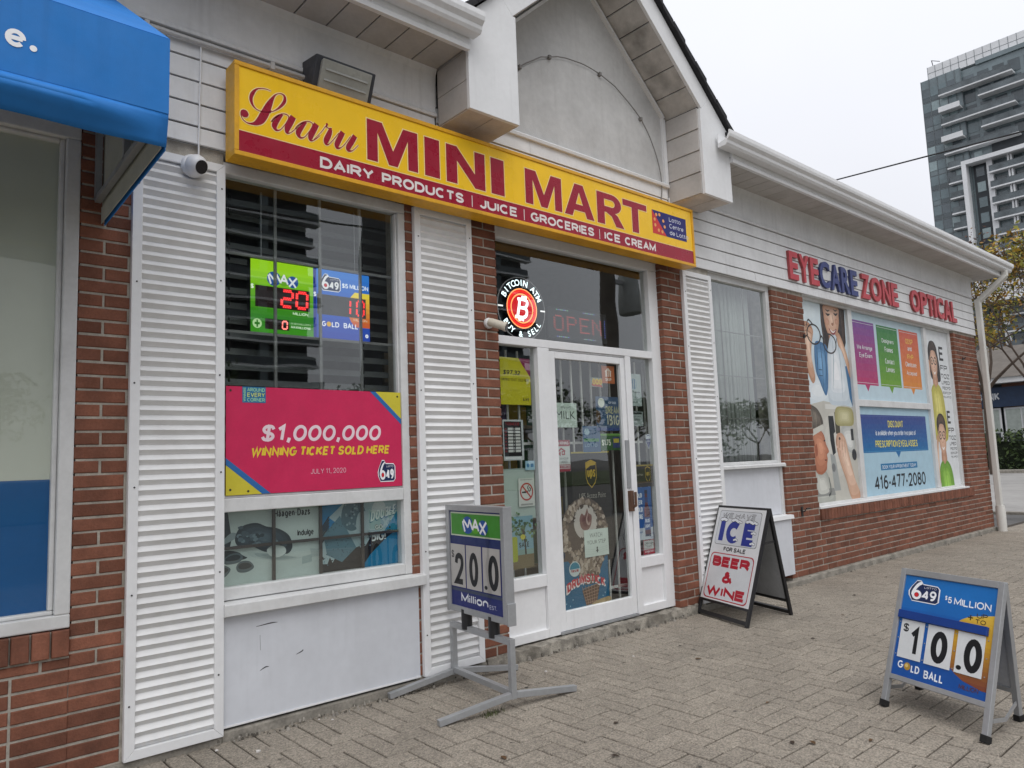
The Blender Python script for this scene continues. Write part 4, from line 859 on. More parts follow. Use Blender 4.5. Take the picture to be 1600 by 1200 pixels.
# ---- channel letters over the optical shop
def letter3d(mb, ch, x0, z0, x1, z1, y0, y1, mf, ms, bold=0.05):
    vs, fs = text_geo(ch, bold); ax = min(v[0] for v in vs); bx = max(v[0] for v in vs); ay = min(v[1] for v in vs); by = max(v[1] for v in vs)
    P = [(x0+(x-ax)/(bx-ax)*(x1-x0), z0+(y-ay)/(by-ay)*(z1-z0)) for x, y in vs]
    n = len(P); ec = {}
    for f in fs:
        for i in range(len(f)):
            a, b = f[i], f[(i+1) % len(f)]; k = (min(a, b), max(a, b)); ec[k] = None if k in ec else (a, b)
    mb.add([(a, y0, b) for a, b in P], fs, mf)
    mb.add([(a, y0, b) for a, b in P]+[(a, y1, b) for a, b in P], [(e[0], e[1], n+e[1], n+e[0]) for e in ec.values() if e], ms)
ls = thing('channel_letter_sign', (10.2, -0.03, 3.27), 'raised red and blue letters reading EYECARE ZONE OPTICAL on white siding', 'sign')
LR = mat('faded red letter face', '#c43c47', 0.45, var=0.06); LRS = mat('dull red letter edge', '#a04a4c', 0.5); LB = mat('navy letter face', '#33407e', 0.45, var=0.06); LBS = mat('dull blue letter edge', '#3a4168', 0.5)
def setword(wd, x0, x1, f, s):
    wid = {'I': 0.32, 'E': 0.8, 'Y': 0.95, 'L': 0.75, 'T': 0.85, 'O': 1.15, 'C': 1.05, 'A': 1.0, 'Z': 0.9}
    tot = sum(wid.get(c, 0.95) for c in wd); x = x0
    for c in wd:
        w_ = wid.get(c, 0.95)/tot*(x1-x0); mb = MB(); letter3d(mb, c, x+w_*0.06, 3.272, x+w_*0.94, 3.592, -0.05, -0.02, f, s, 0.03); mb.build('letter', ls); x += w_
setword('EYE', 7.60, 8.30, LR, LRS); setword('CARE', 8.30, 9.31, LB, LBS); setword('ZONE', 9.40, 10.55, LR, LRS); setword('OPTICAL', 10.97, 12.76, LR, LRS)

# ---- wall pack light, conduit, cameras
M_BRZ = mat('dark bronze casting', (0.045, 0.047, 0.055), 0.55, var=0.15)
wp = thing('wall_light', (2.08, -0.1, 3.62), 'dark flood light box with ribbed glass lens above the yellow sign', 'wall light')
m = MB(); m.hexa([(1.90, -0.13, 3.60), (2.30, -0.13, 3.60), (2.30, -0.02, 3.60), (1.90, -0.02, 3.60)], [(1.90, -0.215, 3.80), (2.30, -0.215, 3.80), (2.30, -0.02, 3.83), (1.90, -0.02, 3.83)], M_BRZ); m.build('housing', wp, bevel=0.008)
m = MB(); m.hexa([(1.935, -0.155, 3.615), (2.265, -0.155, 3.615), (2.265, -0.13, 3.615), (1.935, -0.13, 3.615)], [(1.935, -0.232, 3.775), (2.265, -0.232, 3.775), (2.265, -0.19, 3.775), (1.935, -0.19, 3.775)], mat('dusty prismatic lens', (0.32, 0.32, 0.29), 0.3, var=0.1)); m.build('lens', wp, bevel=0.006)
for i in range(2):
    t = (i+1)/3; y = -0.157-0.077*t; z = 3.617+0.16*t; m = MB(); m.bar((1.96, y, z), (2.24, y, z), 0.006, 0.012, mat('pale lens rib', (0.30, 0.30, 0.28), 0.3)); m.build('lens_rib', wp)
cn_ = MB(); cn_.tube([(-1.5, -0.045, 3.722), (1.0, -0.045, 3.722), (1.9, -0.045, 3.722)], 0.014, mat('painted conduit', (0.5, 0.5, 0.5), 0.45))
for x in (0.3, 1.02, 1.7): cn_.box(x-0.012, x+0.012, -0.062, -0.02, 3.70, 3.744, MATS['painted conduit'])
tag(cn_.build('conduit_pipe', at=(0.2, -0.045, 3.72)), 'thin grey conduit pipe along the siding leading to the flood light', 'pipe')
cb = MB(); cb.tube(cr([(1.905, -0.03, 3.70), (2.35, -0.035, 3.70), (2.42, -0.05, 3.66), (2.55, -0.06, 3.605)], False, 4), 0.004, mat('grey cable', (0.3, 0.3, 0.3), 0.6), n=6)
tag(cb.build('loose_cable', at=(2.3, -0.03, 3.66)), 'thin loose cable hanging from the flood light to the box sign', 'cable')
dc = thing('dome_camera', (1.262, -0.05, 2.98), 'white turret security camera at the top of the ribbed panel', 'camera')
m = MB(); m.lathe((1.262, -0.034, 3.012), [(0.062, 0), (0.062, 0.016), (0.056, 0.026), (0.05, 0.03)], M_WHITE, axis=(0, -1, 0), n=28); m.build('base', dc, smooth=True)
m = MB(); c = Vector((1.262, -0.09, 3.0)); ax = Vector((0.35, -0.85, -0.42)).normalized()
m.lathe(c, [(0.001, -0.056), (0.03, -0.048), (0.05, -0.025), (0.0575, 0.0), (0.053, 0.024), (0.042, 0.041), (0.036, 0.045)], M_WHITE, axis=ax, n=28); m.build('ball', dc, smooth=True)
m = MB(); m.lathe(c, [(0.036, 0.04), (0.036, 0.048), (0.03, 0.0485), (0.014, 0.0475), (0.002, 0.049)], mat('glossy black lens', (0.01, 0.01, 0.012), 0.12), axis=ax, n=24); m.build('lens', dc, smooth=True)
m = MB(); m.tube(cr([(1.30, -0.03, 3.715), (1.302, -0.032, 3.69), (1.298, -0.032, 3.4), (1.294, -0.032, 3.10), (1.29, -0.04, 3.07)], False, 4), 0.005, M_WHITE, n=6); m.build('cable', dc)
bc = thing('bullet_camera', (3.32, -0.06, 2.33), 'small cream bullet camera on the brick pier left of the door', 'camera')
m = MB(); m.lathe((3.305, -0.0, 2.36), [(0.038, 0), (0.038, 0.018), (0.022, 0.03), (0.018, 0.05)], M_WHITE, axis=(0, -1, 0), n=20); m.build('mount', bc, smooth=True)
ax = Vector((0.5, -0.78, -0.36)).normalized(); m = MB(); m.lathe(Vector((3.30, -0.045, 2.36)), [(0.026, -0.02), (0.03, 0.0), (0.03, 0.10), (0.034, 0.102), (0.034, 0.118), (0.030, 0.12)], mat('cream plastic', (0.62, 0.57, 0.47), 0.4), axis=ax, n=20); m.build('barrel', bc, smooth=True)
m = MB(); m.lathe(Vector((3.30, -0.045, 2.36)), [(0.028, 0.115), (0.028, 0.1215), (0.01, 0.122)], MATS['glossy black lens'], axis=ax, n=20); m.build('lens', bc)
# arch light string on the gable
ac = MB(); pts = []
for t in range(-12, 178, 6):
    pts.append((GX-0.02+0.985*math.cos(R(t))+random.uniform(-.003, .003), -0.028, 3.855+0.82*math.sin(R(t))+random.uniform(-.006, .006)))
ac.tube(pts, 0.0048, mat('dirty grey cord', (0.22, 0.21, 0.2), 0.7), n=6)
for i in (9, 15, 21, 25): ac.box(pts[i][0]-0.012, pts[i][0]+0.012, -0.04, -0.012, pts[i][2]-0.018, pts[i][2]+0.012, MATS['dirty grey cord'])
tag(ac.build('arch_cord', at=(GX, -0.03, 3.8)), 'old grey light cord clipped along the arch of the gable', 'cord')
for (x, z, nm, lb) in ((7.905, 2.66, 'wall_hook', 'small black hook on the brick beside the optical window, upper'), (7.55, 0.735, 'hose_tap', 'small dark tap low on the brick pier by the optical window'), (12.98, 2.73, 'wall_hook', 'small black hook on the end brick pier')):
    m = MB(); m.box(x-0.016, x+0.016, -0.008, 0.002, z-0.05 if nm == 'hose_tap' else z-0.02, z+0.05 if nm == 'hose_tap' else z+0.02, M_BLACK); m.tube([(x, -0.005, z), (x+0.005, -0.03, z), (x+0.012, -0.035, z+0.02)], 0.007, M_BLACK, n=6)
    if nm == 'hose_tap': m.tube([(x-0.03, -0.07, z+0.035), (x+0.05, -0.07, z+0.035)], 0.008, M_BLACK, n=6)
    tag(m.build(nm, at=(x, 0, z)), lb, 'hook' if nm == 'wall_hook' else 'tap')

# ================================================================ prints and displays
def sheet(name, label, cat, x0, z0, x1, z1, y, base, th=0.0015, group=None):
    """a flat sheet facing the street, with a print drawn in unit coordinates"""
    t = thing(name, ((x0+x1)/2, y, z0), label, cat, group)
    m = MB(); m.box(x0, x1, y, y+th, z0, z1, base if not isinstance(base, str) else ink(base)); m.build('sheet', t)
    return t, Print(wallmap(x0, z0, x1, z1, y), 0.0004, (x1-x0, z1-z0))
def mixh(a, b, t):
    A = [int(a[i:i+2], 16) for i in (1, 3, 5)]; B = [int(b[i:i+2], 16) for i in (1, 3, 5)]
    return '#%02x%02x%02x' % tuple(int(p+(q-p)*t) for p, q in zip(A, B))
def grad(p, a, b, c, d, top, bot, n=7):
    for i in range(n):
        p.rect(a, d-(d-b)*(i+1)/n, c, d-(d-b)*i/n, ink(mixh(top, bot, i/(n-1))))
def logo649(p, a, b, c, d, L=2, E=None):
    """white-edged dark badge, big 6 with a red ball, 49, small LOTTO above"""
    k = E or ink; W_ = c-a; H = d-b; X = lambda u: a+u*W_; Y = lambda v: b+v*H
    def badge(g, col, LL):
        q = [(0.0-g, .45), (.02-g, .25), (.12, 0-g), (.93, 0-g), (1+g, .09), (1+g, .72), (.94, .82+g), (.45, .84+g), (.36, 1+g), (.22, 1+g), (.06-g*.5, .68)]
        p.layer(LL).poly([(X(u), Y(v)) for u, v in q], col)
    badge(0.045, k('#eef0f4'), L); badge(0.0, k('#1c2a52'), L+1)
    p.layer(L+2).stroke([(X(.40), Y(.93)), (X(.27), Y(.80)), (X(.14), Y(.48)), (X(.12), Y(.27))], [.09*W_, .10*W_, .10*W_, .10*W_], k('#f2f3f6'))
    p.ring(X(.26), Y(.30), .17*W_, .24*H, .085*W_, .12*H, k('#f2f3f6')); p.layer(L+3).ell(X(.26), Y(.30), .075*W_, .11*H, k('#d02530'), 16)
    p.layer(L+3).text('49', X(.46), Y(.10), X(.94), Y(.60), k('#f2f3f6'), bold=0.045).text('LOTTO', X(.50), Y(.67), X(.92), Y(.76), k('#e4e6ee'), bold=0.01, space=1.3)
def logomax(p, a, b, c, d, L=2, E=None, green='#58a618'):
    k = E or ink; W_ = c-a; H = d-b; X = lambda u: a+u*W_; Y = lambda v: b+v*H
    p.layer(L).ell(X(.22), Y(.5), .22*W_, .5*H, k('#1d4f9e')); p.layer(L+1).ell(X(.53), Y(.42), .17*W_, .38*H, k(green)); p.layer(L+2).ell(X(.82), Y(.42), .18*W_, .42*H, k('#1d4f9e'))
    w = .055*W_; wh = k('#f0f3f6'); p.layer(L+3)
    for q in ([(.04, .72), (.12, .12)], [(.07, .80), (.24, .38)], [(.24, .38), (.32, .82)], [(.30, .82), (.42, .30)], [(.42, .25), (.54, .85)], [(.53, .85), (.66, .22)], [(.46, .45), (.62, .42)], [(.70, .68), (.92, .06)], [(.95, .74), (.70, .08)]):
        p.stroke([(X(u), Y(v)) for u, v in q], w, wh)

# pink winner banner in the window
t, p = sheet('winner_banner', 'pink banner reading $1,000,000 winning ticket sold here, across the barred window', 'banner', 1.464, 1.25, 2.575, 1.842, 0.022, '#cc2a58')
p.layer(1).poly([(0, 0), (.205, 0), (0, .31)], ink('#cfc23c')).poly([(1, 1), (1, .69), (.82, 1)], ink('#cfc23c'))
p.layer(2).poly([(.18, 0), (.225, 0), (0, .34), (0, .275)], ink('#2f6aa8')).poly([(1, .655), (1, .715), (.835, 1), (.80, 1)], ink('#2f6aa8'))
p.text('$1,000,000', .175, .46, .865, .66, ink('#ecd7de'), bold=.045, shear=.2).text('WINNING TICKET SOLD HERE', .125, .345, .92, .435, ink('#e8c93c'), bold=.055, shear=.2).text('JULY 11, 2020', .44, .155, .645, .215, ink('#dfa7b6'), bold=-.004)
p.rect(.08, .85, .20, 1.0, ink('#2a6f9c')); p.layer(3).text('AROUND', .105, .955, .195, .99, ink('#9fd3a6'), bold=.02).text('EVERY', .105, .905, .195, .945, ink('#cfd860'), bold=.02).text('CORNER', .105, .86, .195, .895, ink('#9fd3a6'), bold=.02)
vs, fs = text_geo('WINNERS', .02)
mx = max(v[0] for v in vs); p.mb.add([p.P(.097-(y/0.73)*.012, .86+x/mx*.13) for x, y in vs], fs, ink('#9fd3a6'))
logo649(p, .845, .06, .95, .27)
for u, v in ((.022, .96), (.978, .955), (.022, .05), (.11, .03)): p.layer(3).ell(u, v, .006, .011, ink('#3a3a2c'), 10)
p.build('print', t)

# lit jackpot display: two halves hung inside the bars
YL = 0.145
def led(h, s=1.0): return glow(h, s)
def seg7(p, x, z, w, h, segs, on, dot, L, slant=0.06):
    S = lambda u, v: (x+u*w+slant*w*v, z+v*h)
    lines = {'a': [(.1, 1), (.9, 1)], 'b': [(1, .95), (1, .55)], 'c': [(1, .45), (1, .05)], 'd': [(.1, 0), (.9, 0)], 'e': [(0, .45), (0, .05)], 'f': [(0, .95), (0, .55)], 'g': [(.1, .5), (.9, .5)]}
    for s_ in segs:
        a, b = lines[s_]; p.layer(L).stroke([S(*a), S(*b)], w*.26, on)
        A, B = Vector(S(*a)), Vector(S(*b)); n = 7; nn = (B-A).normalized(); q = Vector((-nn.y, nn.x))*w*.06
        for i in range(n):
            c = A.lerp(B, (i+.5)/n)+q*(1 if i % 2 else -1); p.layer(L+1).ell(c.x, c.y, w*.03, w*.03, dot, 6)
RED = led('#e01822', 1.5); DOT = led('#ff7a70', 2.2); DKR = mat('unlit led panel', (0.03, 0.012, 0.012), 0.4)
t = thing('lotto_max_display', (1.83, YL, 2.178), 'lit green jackpot display with red digits 20 behind the window bars', 'display')
m = MB(); m.box(1.648, 2.040, YL, YL+0.05, 2.178, 2.612, M_BLACK); m.build('casing', t)
p = Print(wallmap(1.648, 2.178, 2.040, 2.612, YL), 0.0006, (.392, .434)); p.layer(1)
for i in range(12):
    a = i/12; h = mixh('#a8e81c', '#2f8a14', min(1, max(0, (a-.12)/.6))) if a < .8 else mixh('#2f8a14', '#4aa81c', (a-.8)/.2)
    p.rect(0, 1-(i+1)/12, 1, 1-i/12, led(h, 0.75))
logomax(p, .25, .66, .75, .86, 2, lambda h: led(h, .8), '#6cb020')
p.layer(2).rect(.07, .35, .94, .645, DKR).rect(.22, .055, .60, .20, DKR)
seg7(p, .48, .39, .17, .22, 'abged', RED, DOT, 3); seg7(p, .72, .39, .17, .22, 'abcdef', RED, DOT, 3); seg7(p, .49, .075, .075, .105, 'abcdef', DOT, DOT, 3)
p.layer(2).text('MILLION', .66, .285, .91, .325, led('#e8ffe0', .9), bold=.03).text('X $1 MILLION', .63, .145, .95, .175, led('#d0f0c0', .7), bold=.01).text('MAXMILLIONS', .63, .095, .95, .13, led('#e8ffe0', .8), bold=.04, shear=.2).text('$', .0, .585, .05, .66, led('#f4fff0', .9), bold=.03)
p.ell(.10, .12, .07, .065, led('#bfe8a8', .8)); p.layer(3).rect(.06, .105, .14, .135, led('#2f8a14', .6)).rect(.088, .07, .112, .17, led('#2f8a14', .6))
p.build('lit_face', t)
t2 = thing('gold_ball_display', (2.23, YL, 2.178), 'lit blue 6/49 jackpot display with red digits 10, joined to the green one', 'display')
m = MB(); m.box(2.0405, 2.432, YL, YL+0.05, 2.178, 2.612, M_BLACK); m.build('casing', t2)
p = Print(wallmap(2.0405, 2.178, 2.432, 2.612, YL), 0.0006, (.392, .434)); p.layer(1)
for i in range(10): a = i/10; p.rect(0, 1-(i+1)/10, 1, 1-i/10, led(mixh('#2f86e8', '#2a48b8', a), 0.7))
p.layer(1.5).rect(0, 0, .05, 1, led('#1430a0', .6))
p.layer(2.1)
for i in range(7):
    v0 = .20+.52*i/7; v1 = v0+.52/7; f = lambda v: .86-.26*math.sqrt(max(0, 1-((v-.46)/.30)**2)); p.poly([(f(v0), v0), (1, v0), (1, v1), (f(v1), v1)], led(mixh('#d8622c', '#f6dc40', i/6), .8))
logo649(p, .12, .70, .46, .93, 3, lambda h: led(h, .8))
p.layer(2.2).text('$5 MILLION', .50, .76, .98, .84, led('#eef6ff', .9), bold=.03).rect(.06, .34, .93, .635, mat('unlit grey led panel', (0.12, 0.12, 0.13), 0.35))
seg7(p, .51, .38, .13, .215, 'bc', RED, DOT, 3); seg7(p, .76, .38, .13, .215, 'abcdef', RED, DOT, 3)
p.layer(4).text('$', .0, .585, .05, .66, led('#f0f4ff', .9), bold=.03).text('MILLION', .70, .29, .95, .325, led('#f4d8c0', .8), bold=.02).text('G', .14, .17, .21, .245, led('#f0f4ff', .9), bold=.03).text('LD', .31, .17, .44, .245, led('#f0f4ff', .9), bold=.03).text('BALL', .52, .17, .78, .245, led('#f0f4ff', .9), bold=.03)
p.ell(.26, .208, .04, .037, led('#d8a83c', .9), 18).ell(.94, .08, .03, .028, led('#f0f4ff', .9), 16); p.layer(5).text('19+', .925, .07, .955, .088, led('#2a48b8', .5))
p.build('lit_face', t2)
for x in (1.72, 2.34):
    m = MB(); m.tube([(x, YL+0.02, 2.61), (x, YL+0.02, 3.03)], 0.0025, M_ALU, n=6); tag(m.build('hanging_wire', at=(x, YL, 2.61)), 'thin wire holding the lit jackpot displays', 'wire', 'wires above the jackpot displays')

# slatted blind behind
bl = thing('slat_blind', (2.0, 0.34, 1.2), 'grey horizontal slats behind the barred shop window', 'blind')
M_SLAT = mat('grey slat', (0.15, 0.16, 0.16), 0.5)
for i in range(20):
    z = 1.24+i*0.092; m = MB(); m.hexa([(1.36, 0.335, z), (2.72, 0.335, z), (2.72, 0.345, z), (1.36, 0.345, z)], [(1.36, 0.36, z+0.042), (2.72, 0.36, z+0.042), (2.72, 0.37, z+0.042), (1.36, 0.37, z+0.042)], M_SLAT); m.build('slat', bl)
m = MB()
for x in (1.6, 2.5): m.tube([(x, 0.352, 1.2), (x, 0.352, 3.05)], 0.006, M_DARK, n=6)
m.build('ladder_cord', bl)

# ice cream posters in the lower panes
t, p = sheet('ice_bar_poster', 'faded Häagen-Dazs ice cream bar poster behind the lower left panes', 'poster', 1.44, 0.745, 2.055, 1.175, 0.10, '#bccac6')
sl_ = '#41525c'
p.layer(1).poly([(0, .60), (0, 1), (.10, 1), (.14, .62), (.12, .5)], ink('#2b353a')).blob([(.0, .52), (.05, .60), (.14, .70), (.2, .66), (.14, .60), (.05, .55)], ink('#8b9a9c'))
p.layer(2).blob([(.0, .45), (.12, .48), (.24, .42), (.27, .36), (.1, .33), (.0, .32)], ink('#2e383c'))
for q in ([(.06, .36), (.12, .43), (.20, .44), (.24, .38), (.20, .32), (.10, .31)], [(.18, .27), (.22, .33), (.30, .32), (.34, .24), (.28, .19), (.20, .20)], [(.0, .28), (.06, .31), (.13, .25), (.08, .16), (.0, .15)]):
    p.layer(3).blob(q, ink('#56656a')); c = (sum(a for a, _ in q)/len(q), sum(b for _, b in q)/len(q)); p.layer(4).blob([(c[0]+(a-c[0])*.75, c[1]+(b-c[1])*.55+.01) for a, b in q], ink('#2a3438'))
p.soft([(a*.84, b) for a, b in ((.20, .62), (.26, .76), (.42, .80), (.55, .74), (.68, .70), (.80, .60), (.84, .45), (.78, .36), (.66, .40), (.52, .42), (.36, .52), (.24, .52))], '#2c3940', '#526670', 6, (-.03, .04), .3, 3); p.soft([(.22, .46), (.5, .40), (.8, .30), (.86, .27), (.6, .26), (.3, .36)], '#bccac6', '#8e9d9c', 4, (0, 0), .4, 2); rb = random.Random(4)
for i in range(55):
    u = rb.uniform(.20, .64); v = .75-.26*(u-.20)/.46+rb.uniform(-.15, .03); s_ = rb.uniform(.012, .028); p.layer(4+i*.01).ell(u, v, s_, s_*1.1, ink(rb.choice(['#586b74', '#334249', '#6d828a', '#495b64'])), 8)
p.layer(5).blob([(.46, .44), (.52, .49), (.62, .46), (.64, .38), (.57, .33), (.49, .36)], ink('#cdd8d4'))
p.layer(2).text('Häagen-Dazs', .53, .83, .885, .945, ink('#22282a'), bold=.03).text('Indulge', .755, .56, .92, .665, ink('#22282a'), bold=.03).text('CARAMEL', .755, .49, .85, .505, ink('#5a6668'), bold=.01)
p.poly([(.80, .30), (.90, .32), (.90, .22), (.80, .20)], ink('#9fb0ae')).poly([(.88, .40), (.97, .38), (.98, .28), (.90, .28)], ink('#a9b8b6')); p.build('print', t)
t, p = sheet('double_up_poster', 'blue ice cream poster reading double up go big behind the lower right panes', 'poster', 2.057, 0.745, 2.60, 1.175, 0.101, '#1f80ad')
p.layer(1).poly([(0, .0), (.25, .06), (.52, .30), (.78, .52), (1, .86), (1, 1), (.30, 1), (.0, .7)], ink('#a9c0c4')); rb = random.Random(9)
q = [(.0, .0), (.0, .12)]
for i in range(30): u = i/29*.92; q.append((u, .16+.42*u+rb.uniform(-.05, .06)))
q += [(.80, .42), (.60, .22), (.45, .0)]
p.layer(2).poly(q, ink('#202022')).poly([(.02, .85), (.16, .72), (.10, .60), (.0, .62)], ink('#1f7fb4'))
for i in range(6): p.layer(3).stroke([(.0, .45+.04*i), (.09, .60+.04*i)], .018, ink('#2c3438'))
p.poly([(.02, .55), (.22, .80), (.42, .34), (.24, .16), (.06, .28)], ink('#5b7f8c')).poly([(.22, .80), (.28, .78), (.48, .36), (.42, .34)], ink('#9fb8bc'))
for i in range(40): u = rb.uniform(.05, .38); v = rb.uniform(.25, .7); p.layer(4).ell(u, v, .007, .009, ink('#3f5c66'), 6)
p.layer(3).blob([(.24, .72), (.28, .95), (.46, .98), (.55, .80), (.46, .62), (.34, .58)], ink('#54707a'))
for i in range(30): p.layer(4).ell(rb.uniform(.28, .5), rb.uniform(.64, .95), .014, .016, ink(rb.choice(['#7c939a', '#39535c', '#8fa6aa'])), 7)
p.layer(5).blob([(.42, .62), (.46, .82), (.60, .80), (.60, .56), (.50, .54)], ink('#a8bcc0')); p.blob([(.62, .80), (.66, .95), (.78, .95), (.80, .84), (.70, .77)], ink('#d5dedd'))
for i in range(70): u = rb.uniform(.0, .92); v = .18+.42*u+rb.gauss(0, .05); p.layer(2.6).ell(u, v, rb.uniform(.004, .014), rb.uniform(.006, .018), ink(rb.choice(['#202022', '#202022', '#9ab4ba', '#5b7f8c'])), 6)
p.layer(6)
for tt, a, b, c_, d_, bo in (('DOUBLE', .61, .68, .95, .82, .03), ('UP', .80, .68, .90, .75, .03)):
    wp_ = lambda u, v: (u, v+(u-.62)*.28-(.05 if v < .0 else 0)); p.layer(6).text(tt, a-.008, b-.012, c_+.008, d_+.012, ink('#17688f'), bold=.085, shear=.15, warp=wp_); p.layer(7).text(tt, a, b, c_, d_, ink('#e4ecec'), bold=bo, shear=.15, warp=wp_)
p.layer(6).text('GO', .66, .555, .77, .635, ink('#202022'), bold=.12); p.layer(7).text('GO', .665, .56, .765, .63, ink('#dfe6e6'), bold=.05); p.text('BIG!', .61, .40, .80, .55, ink('#e4ecec'), bold=.07)
p.build('print', t)

# neon bitcoin disc
bt = thing('bitcoin_neon_sign', (3.80, 0.17, 2.30), 'round lit bitcoin ATM buy and sell sign in the transom window', 'sign')
m = MB(); m.lathe((3.803, 0.185, 2.557), [(0.248, 0), (0.248, 0.006)], glass_mat('clear acrylic', (0.86, 0.86, 0.87), 1.0, 0.0), axis=(0, 1, 0), n=48); m.build('acrylic_disc', bt)
m = MB(); m.lathe((3.803, 0.183, 2.557), [(0.249, 0), (0.249, 0.008), (0.243, 0.008), (0.243, 0)], mat('disc edge', (0.5, 0.5, 0.52), 0.2), axis=(0, 1, 0), n=48); m.build('disc_rim', bt)
p = Print(lambda u, v, d: (3.803+u, 0.182-d, 2.557+v), 0.0015); wg = glow('#e8fbff', 2.2); og = glow('#f02010', 1.3); rg = glow('#e01420', 1.0); pk = glow('#ff9c5c', 2.0)
p.layer(1).ell(0, 0, .158, .158, rg, 40); p.layer(2).ring(0, 0, .158, .158, .012, .012, pk).ring(0, 0, .150, .150, .022, .022, og).ring(0, 0, .118, .118, .010, .010, pk)
S_ = lambda u, v: (u+v*.22, v)
for q in ([(-.035, -.07), (-.035, .07)], [(-.06, .07), (.02, .07), (.045, .045), (.03, .01), (-.03, .004)], [(-.03, .004), (.035, 0), (.055, -.035), (.03, -.07), (-.06, -.07)], [(-.01, .07), (-.01, .10)], [(.02, .07), (.02, .10)], [(-.01, -.07), (-.01, -.10)], [(.02, -.07), (.02, -.10)]):
    p.layer(3).stroke([S_(*a) for a in q], .024, wg, 4)
p.layer(2).arc_text('BITCOIN ATM', 0, 0, .205, .205, 158, 22, .05, wg, .012); p.arc_text('BUY & SELL', 0, 0, .203, .203, 208, 332, .046, wg, .012, True)
p.rect(-.245, -.006, -.195, .006, glow('#ffffff', 1.2)).rect(.195, -.006, .245, .006, glow('#ffffff', 1.2))
p.build('neon_tubes', bt)

# dot matrix OPEN sign
ot = thing('open_led_sign', (4.44, 0.2, 2.36), 'dark dot matrix OPEN sign with faint red dots in the transom window', 'sign')
m = MB(); m.box(4.10, 4.80, 0.20, 0.23, 2.355, 2.615, mat('dark sign box', (0.012, 0.012, 0.013), 0.5)); m.build('casing', ot)
p = Print(metres(0.1995), 0.001); GLY = {'O': ['01110', '10001', '10001', '10001', '10001', '10001', '01110'], 'P': ['11110', '10001', '10001', '11110', '10000', '10000', '10000'], 'E': ['11111', '10000', '10000', '11110', '10000', '10000', '11111'], 'N': ['10001', '11001', '10101', '10101', '10011', '10001', '10001']}
rd = glow('#ff5a50', 1.3)
for i, ch in enumerate('OPEN'):
    for r_, row in enumerate(GLY[ch]):
        for c_, b_ in enumerate(row):
            if b_ == '1':
                for k in (0, .011): p.ell(4.165+i*.152+c_*.024+k, 2.548-r_*.0195-k*.4, .0032, .0032, rd, 6)
gb = [glow('#8cf0b4', 1.5), glow('#7a8cff', 1.8), glow('#e8f4ff', 1.5)]
for x0 in (4.20, 4.52):
    for z in (2.598, 2.375):
        for i in range(7): p.ell(x0+i*.021, z, .0035, .0035, gb[(i+int(z*7)+int(x0*3)) % 3], 6)
for z in range(8): p.ell(4.775, 2.41+z*.02, .003, .003, gb[1], 6)
p.build('led_dots', ot)

# burglar bars inside the door bay
bb = thing('door_bars', (4.4, 0.2, 0.1), 'white vertical security bars behind the shop door glass', 'security bars')
for i in range(16):
    x = 3.52+i*0.1165
    if 3.83 < x < 3.95 or 4.86 < x < 4.92: continue
    m = MB(); m.box(x-0.007, x+0.007, 0.20, 0.212, 0.1, 2.22, mat('white bar enamel', (0.7, 0.7, 0.66), 0.4)); m.build('bar', bb)
m = MB(); m.box(3.45, 5.22, 0.213, 0.225, 1.50, 1.52, MATS['white bar enamel']); m.box(3.45, 5.22, 0.213, 0.225, 0.3, 0.32, MATS['white bar enamel']); m.build('cross_bar', bb)
# shelving with goods dimly seen inside
sh = thing('shop_shelf', (4.4, 1.4, 0.07), 'wooden shop shelving dimly seen through the door glass', 'shelf')
M_WOOD = mat('tan shelf board', (0.42, 0.32, 0.20), 0.7); m = MB(); m.box(3.5, 5.4, 1.72, 1.76, 0.07, 2.4, M_WOOD); m.build('back_board', sh)
for z in (0.35, 0.8, 1.25, 1.7, 2.1):
    m = MB(); m.box(3.5, 5.4, 1.4, 1.72, z, z+0.03, M_WOOD); m.build('shelf_board', sh)
rg_ = random.Random(3); m = MB()
for k, z in enumerate((0.38, 0.83, 1.28, 1.73)):
    x = 3.55
    while x < 5.3:
        w_ = rg_.uniform(.08, .2); h_ = rg_.uniform(.15, .33); m.box(x, x+w_*.92, 1.44, 1.6, z, z+h_, ink(rg_.choice(['#8a3030', '#3a5a88', '#b89a40', '#446a3c', '#c8c4b8', '#6a4a78']))); x += w_
tag(m.build('shelved_goods', kind='stuff', at=(4.4, 1.5, .38)), 'mass of boxed goods on the shop shelving, dim behind the door glass', 'goods')
# curtains in the narrow window
ct = MB(); nv = 160; vs = []
for i in range(nv+1):
    x = 6.12+0.96*i/nv; y = 0.20+0.022*math.sin(i*0.62)+0.008*math.sin(i*1.7); vs += [(x, y, 1.2), (x, y, 3.14)]
ct.add(vs, [(2*i, 2*i+2, 2*i+3, 2*i+1) for i in range(nv)], mat('sheer white curtain', (0.40, 0.425, 0.41), 0.8, var=0.05))
cu_ = ct.build('curtain', smooth=True, at=(6.7, 0.2, 1.2)); tag(cu_, 'pleated pale curtain behind the narrow window', 'curtain'); sm = cu_.modifiers.new('thick', 'SOLIDIFY'); sm.thickness = 0.002

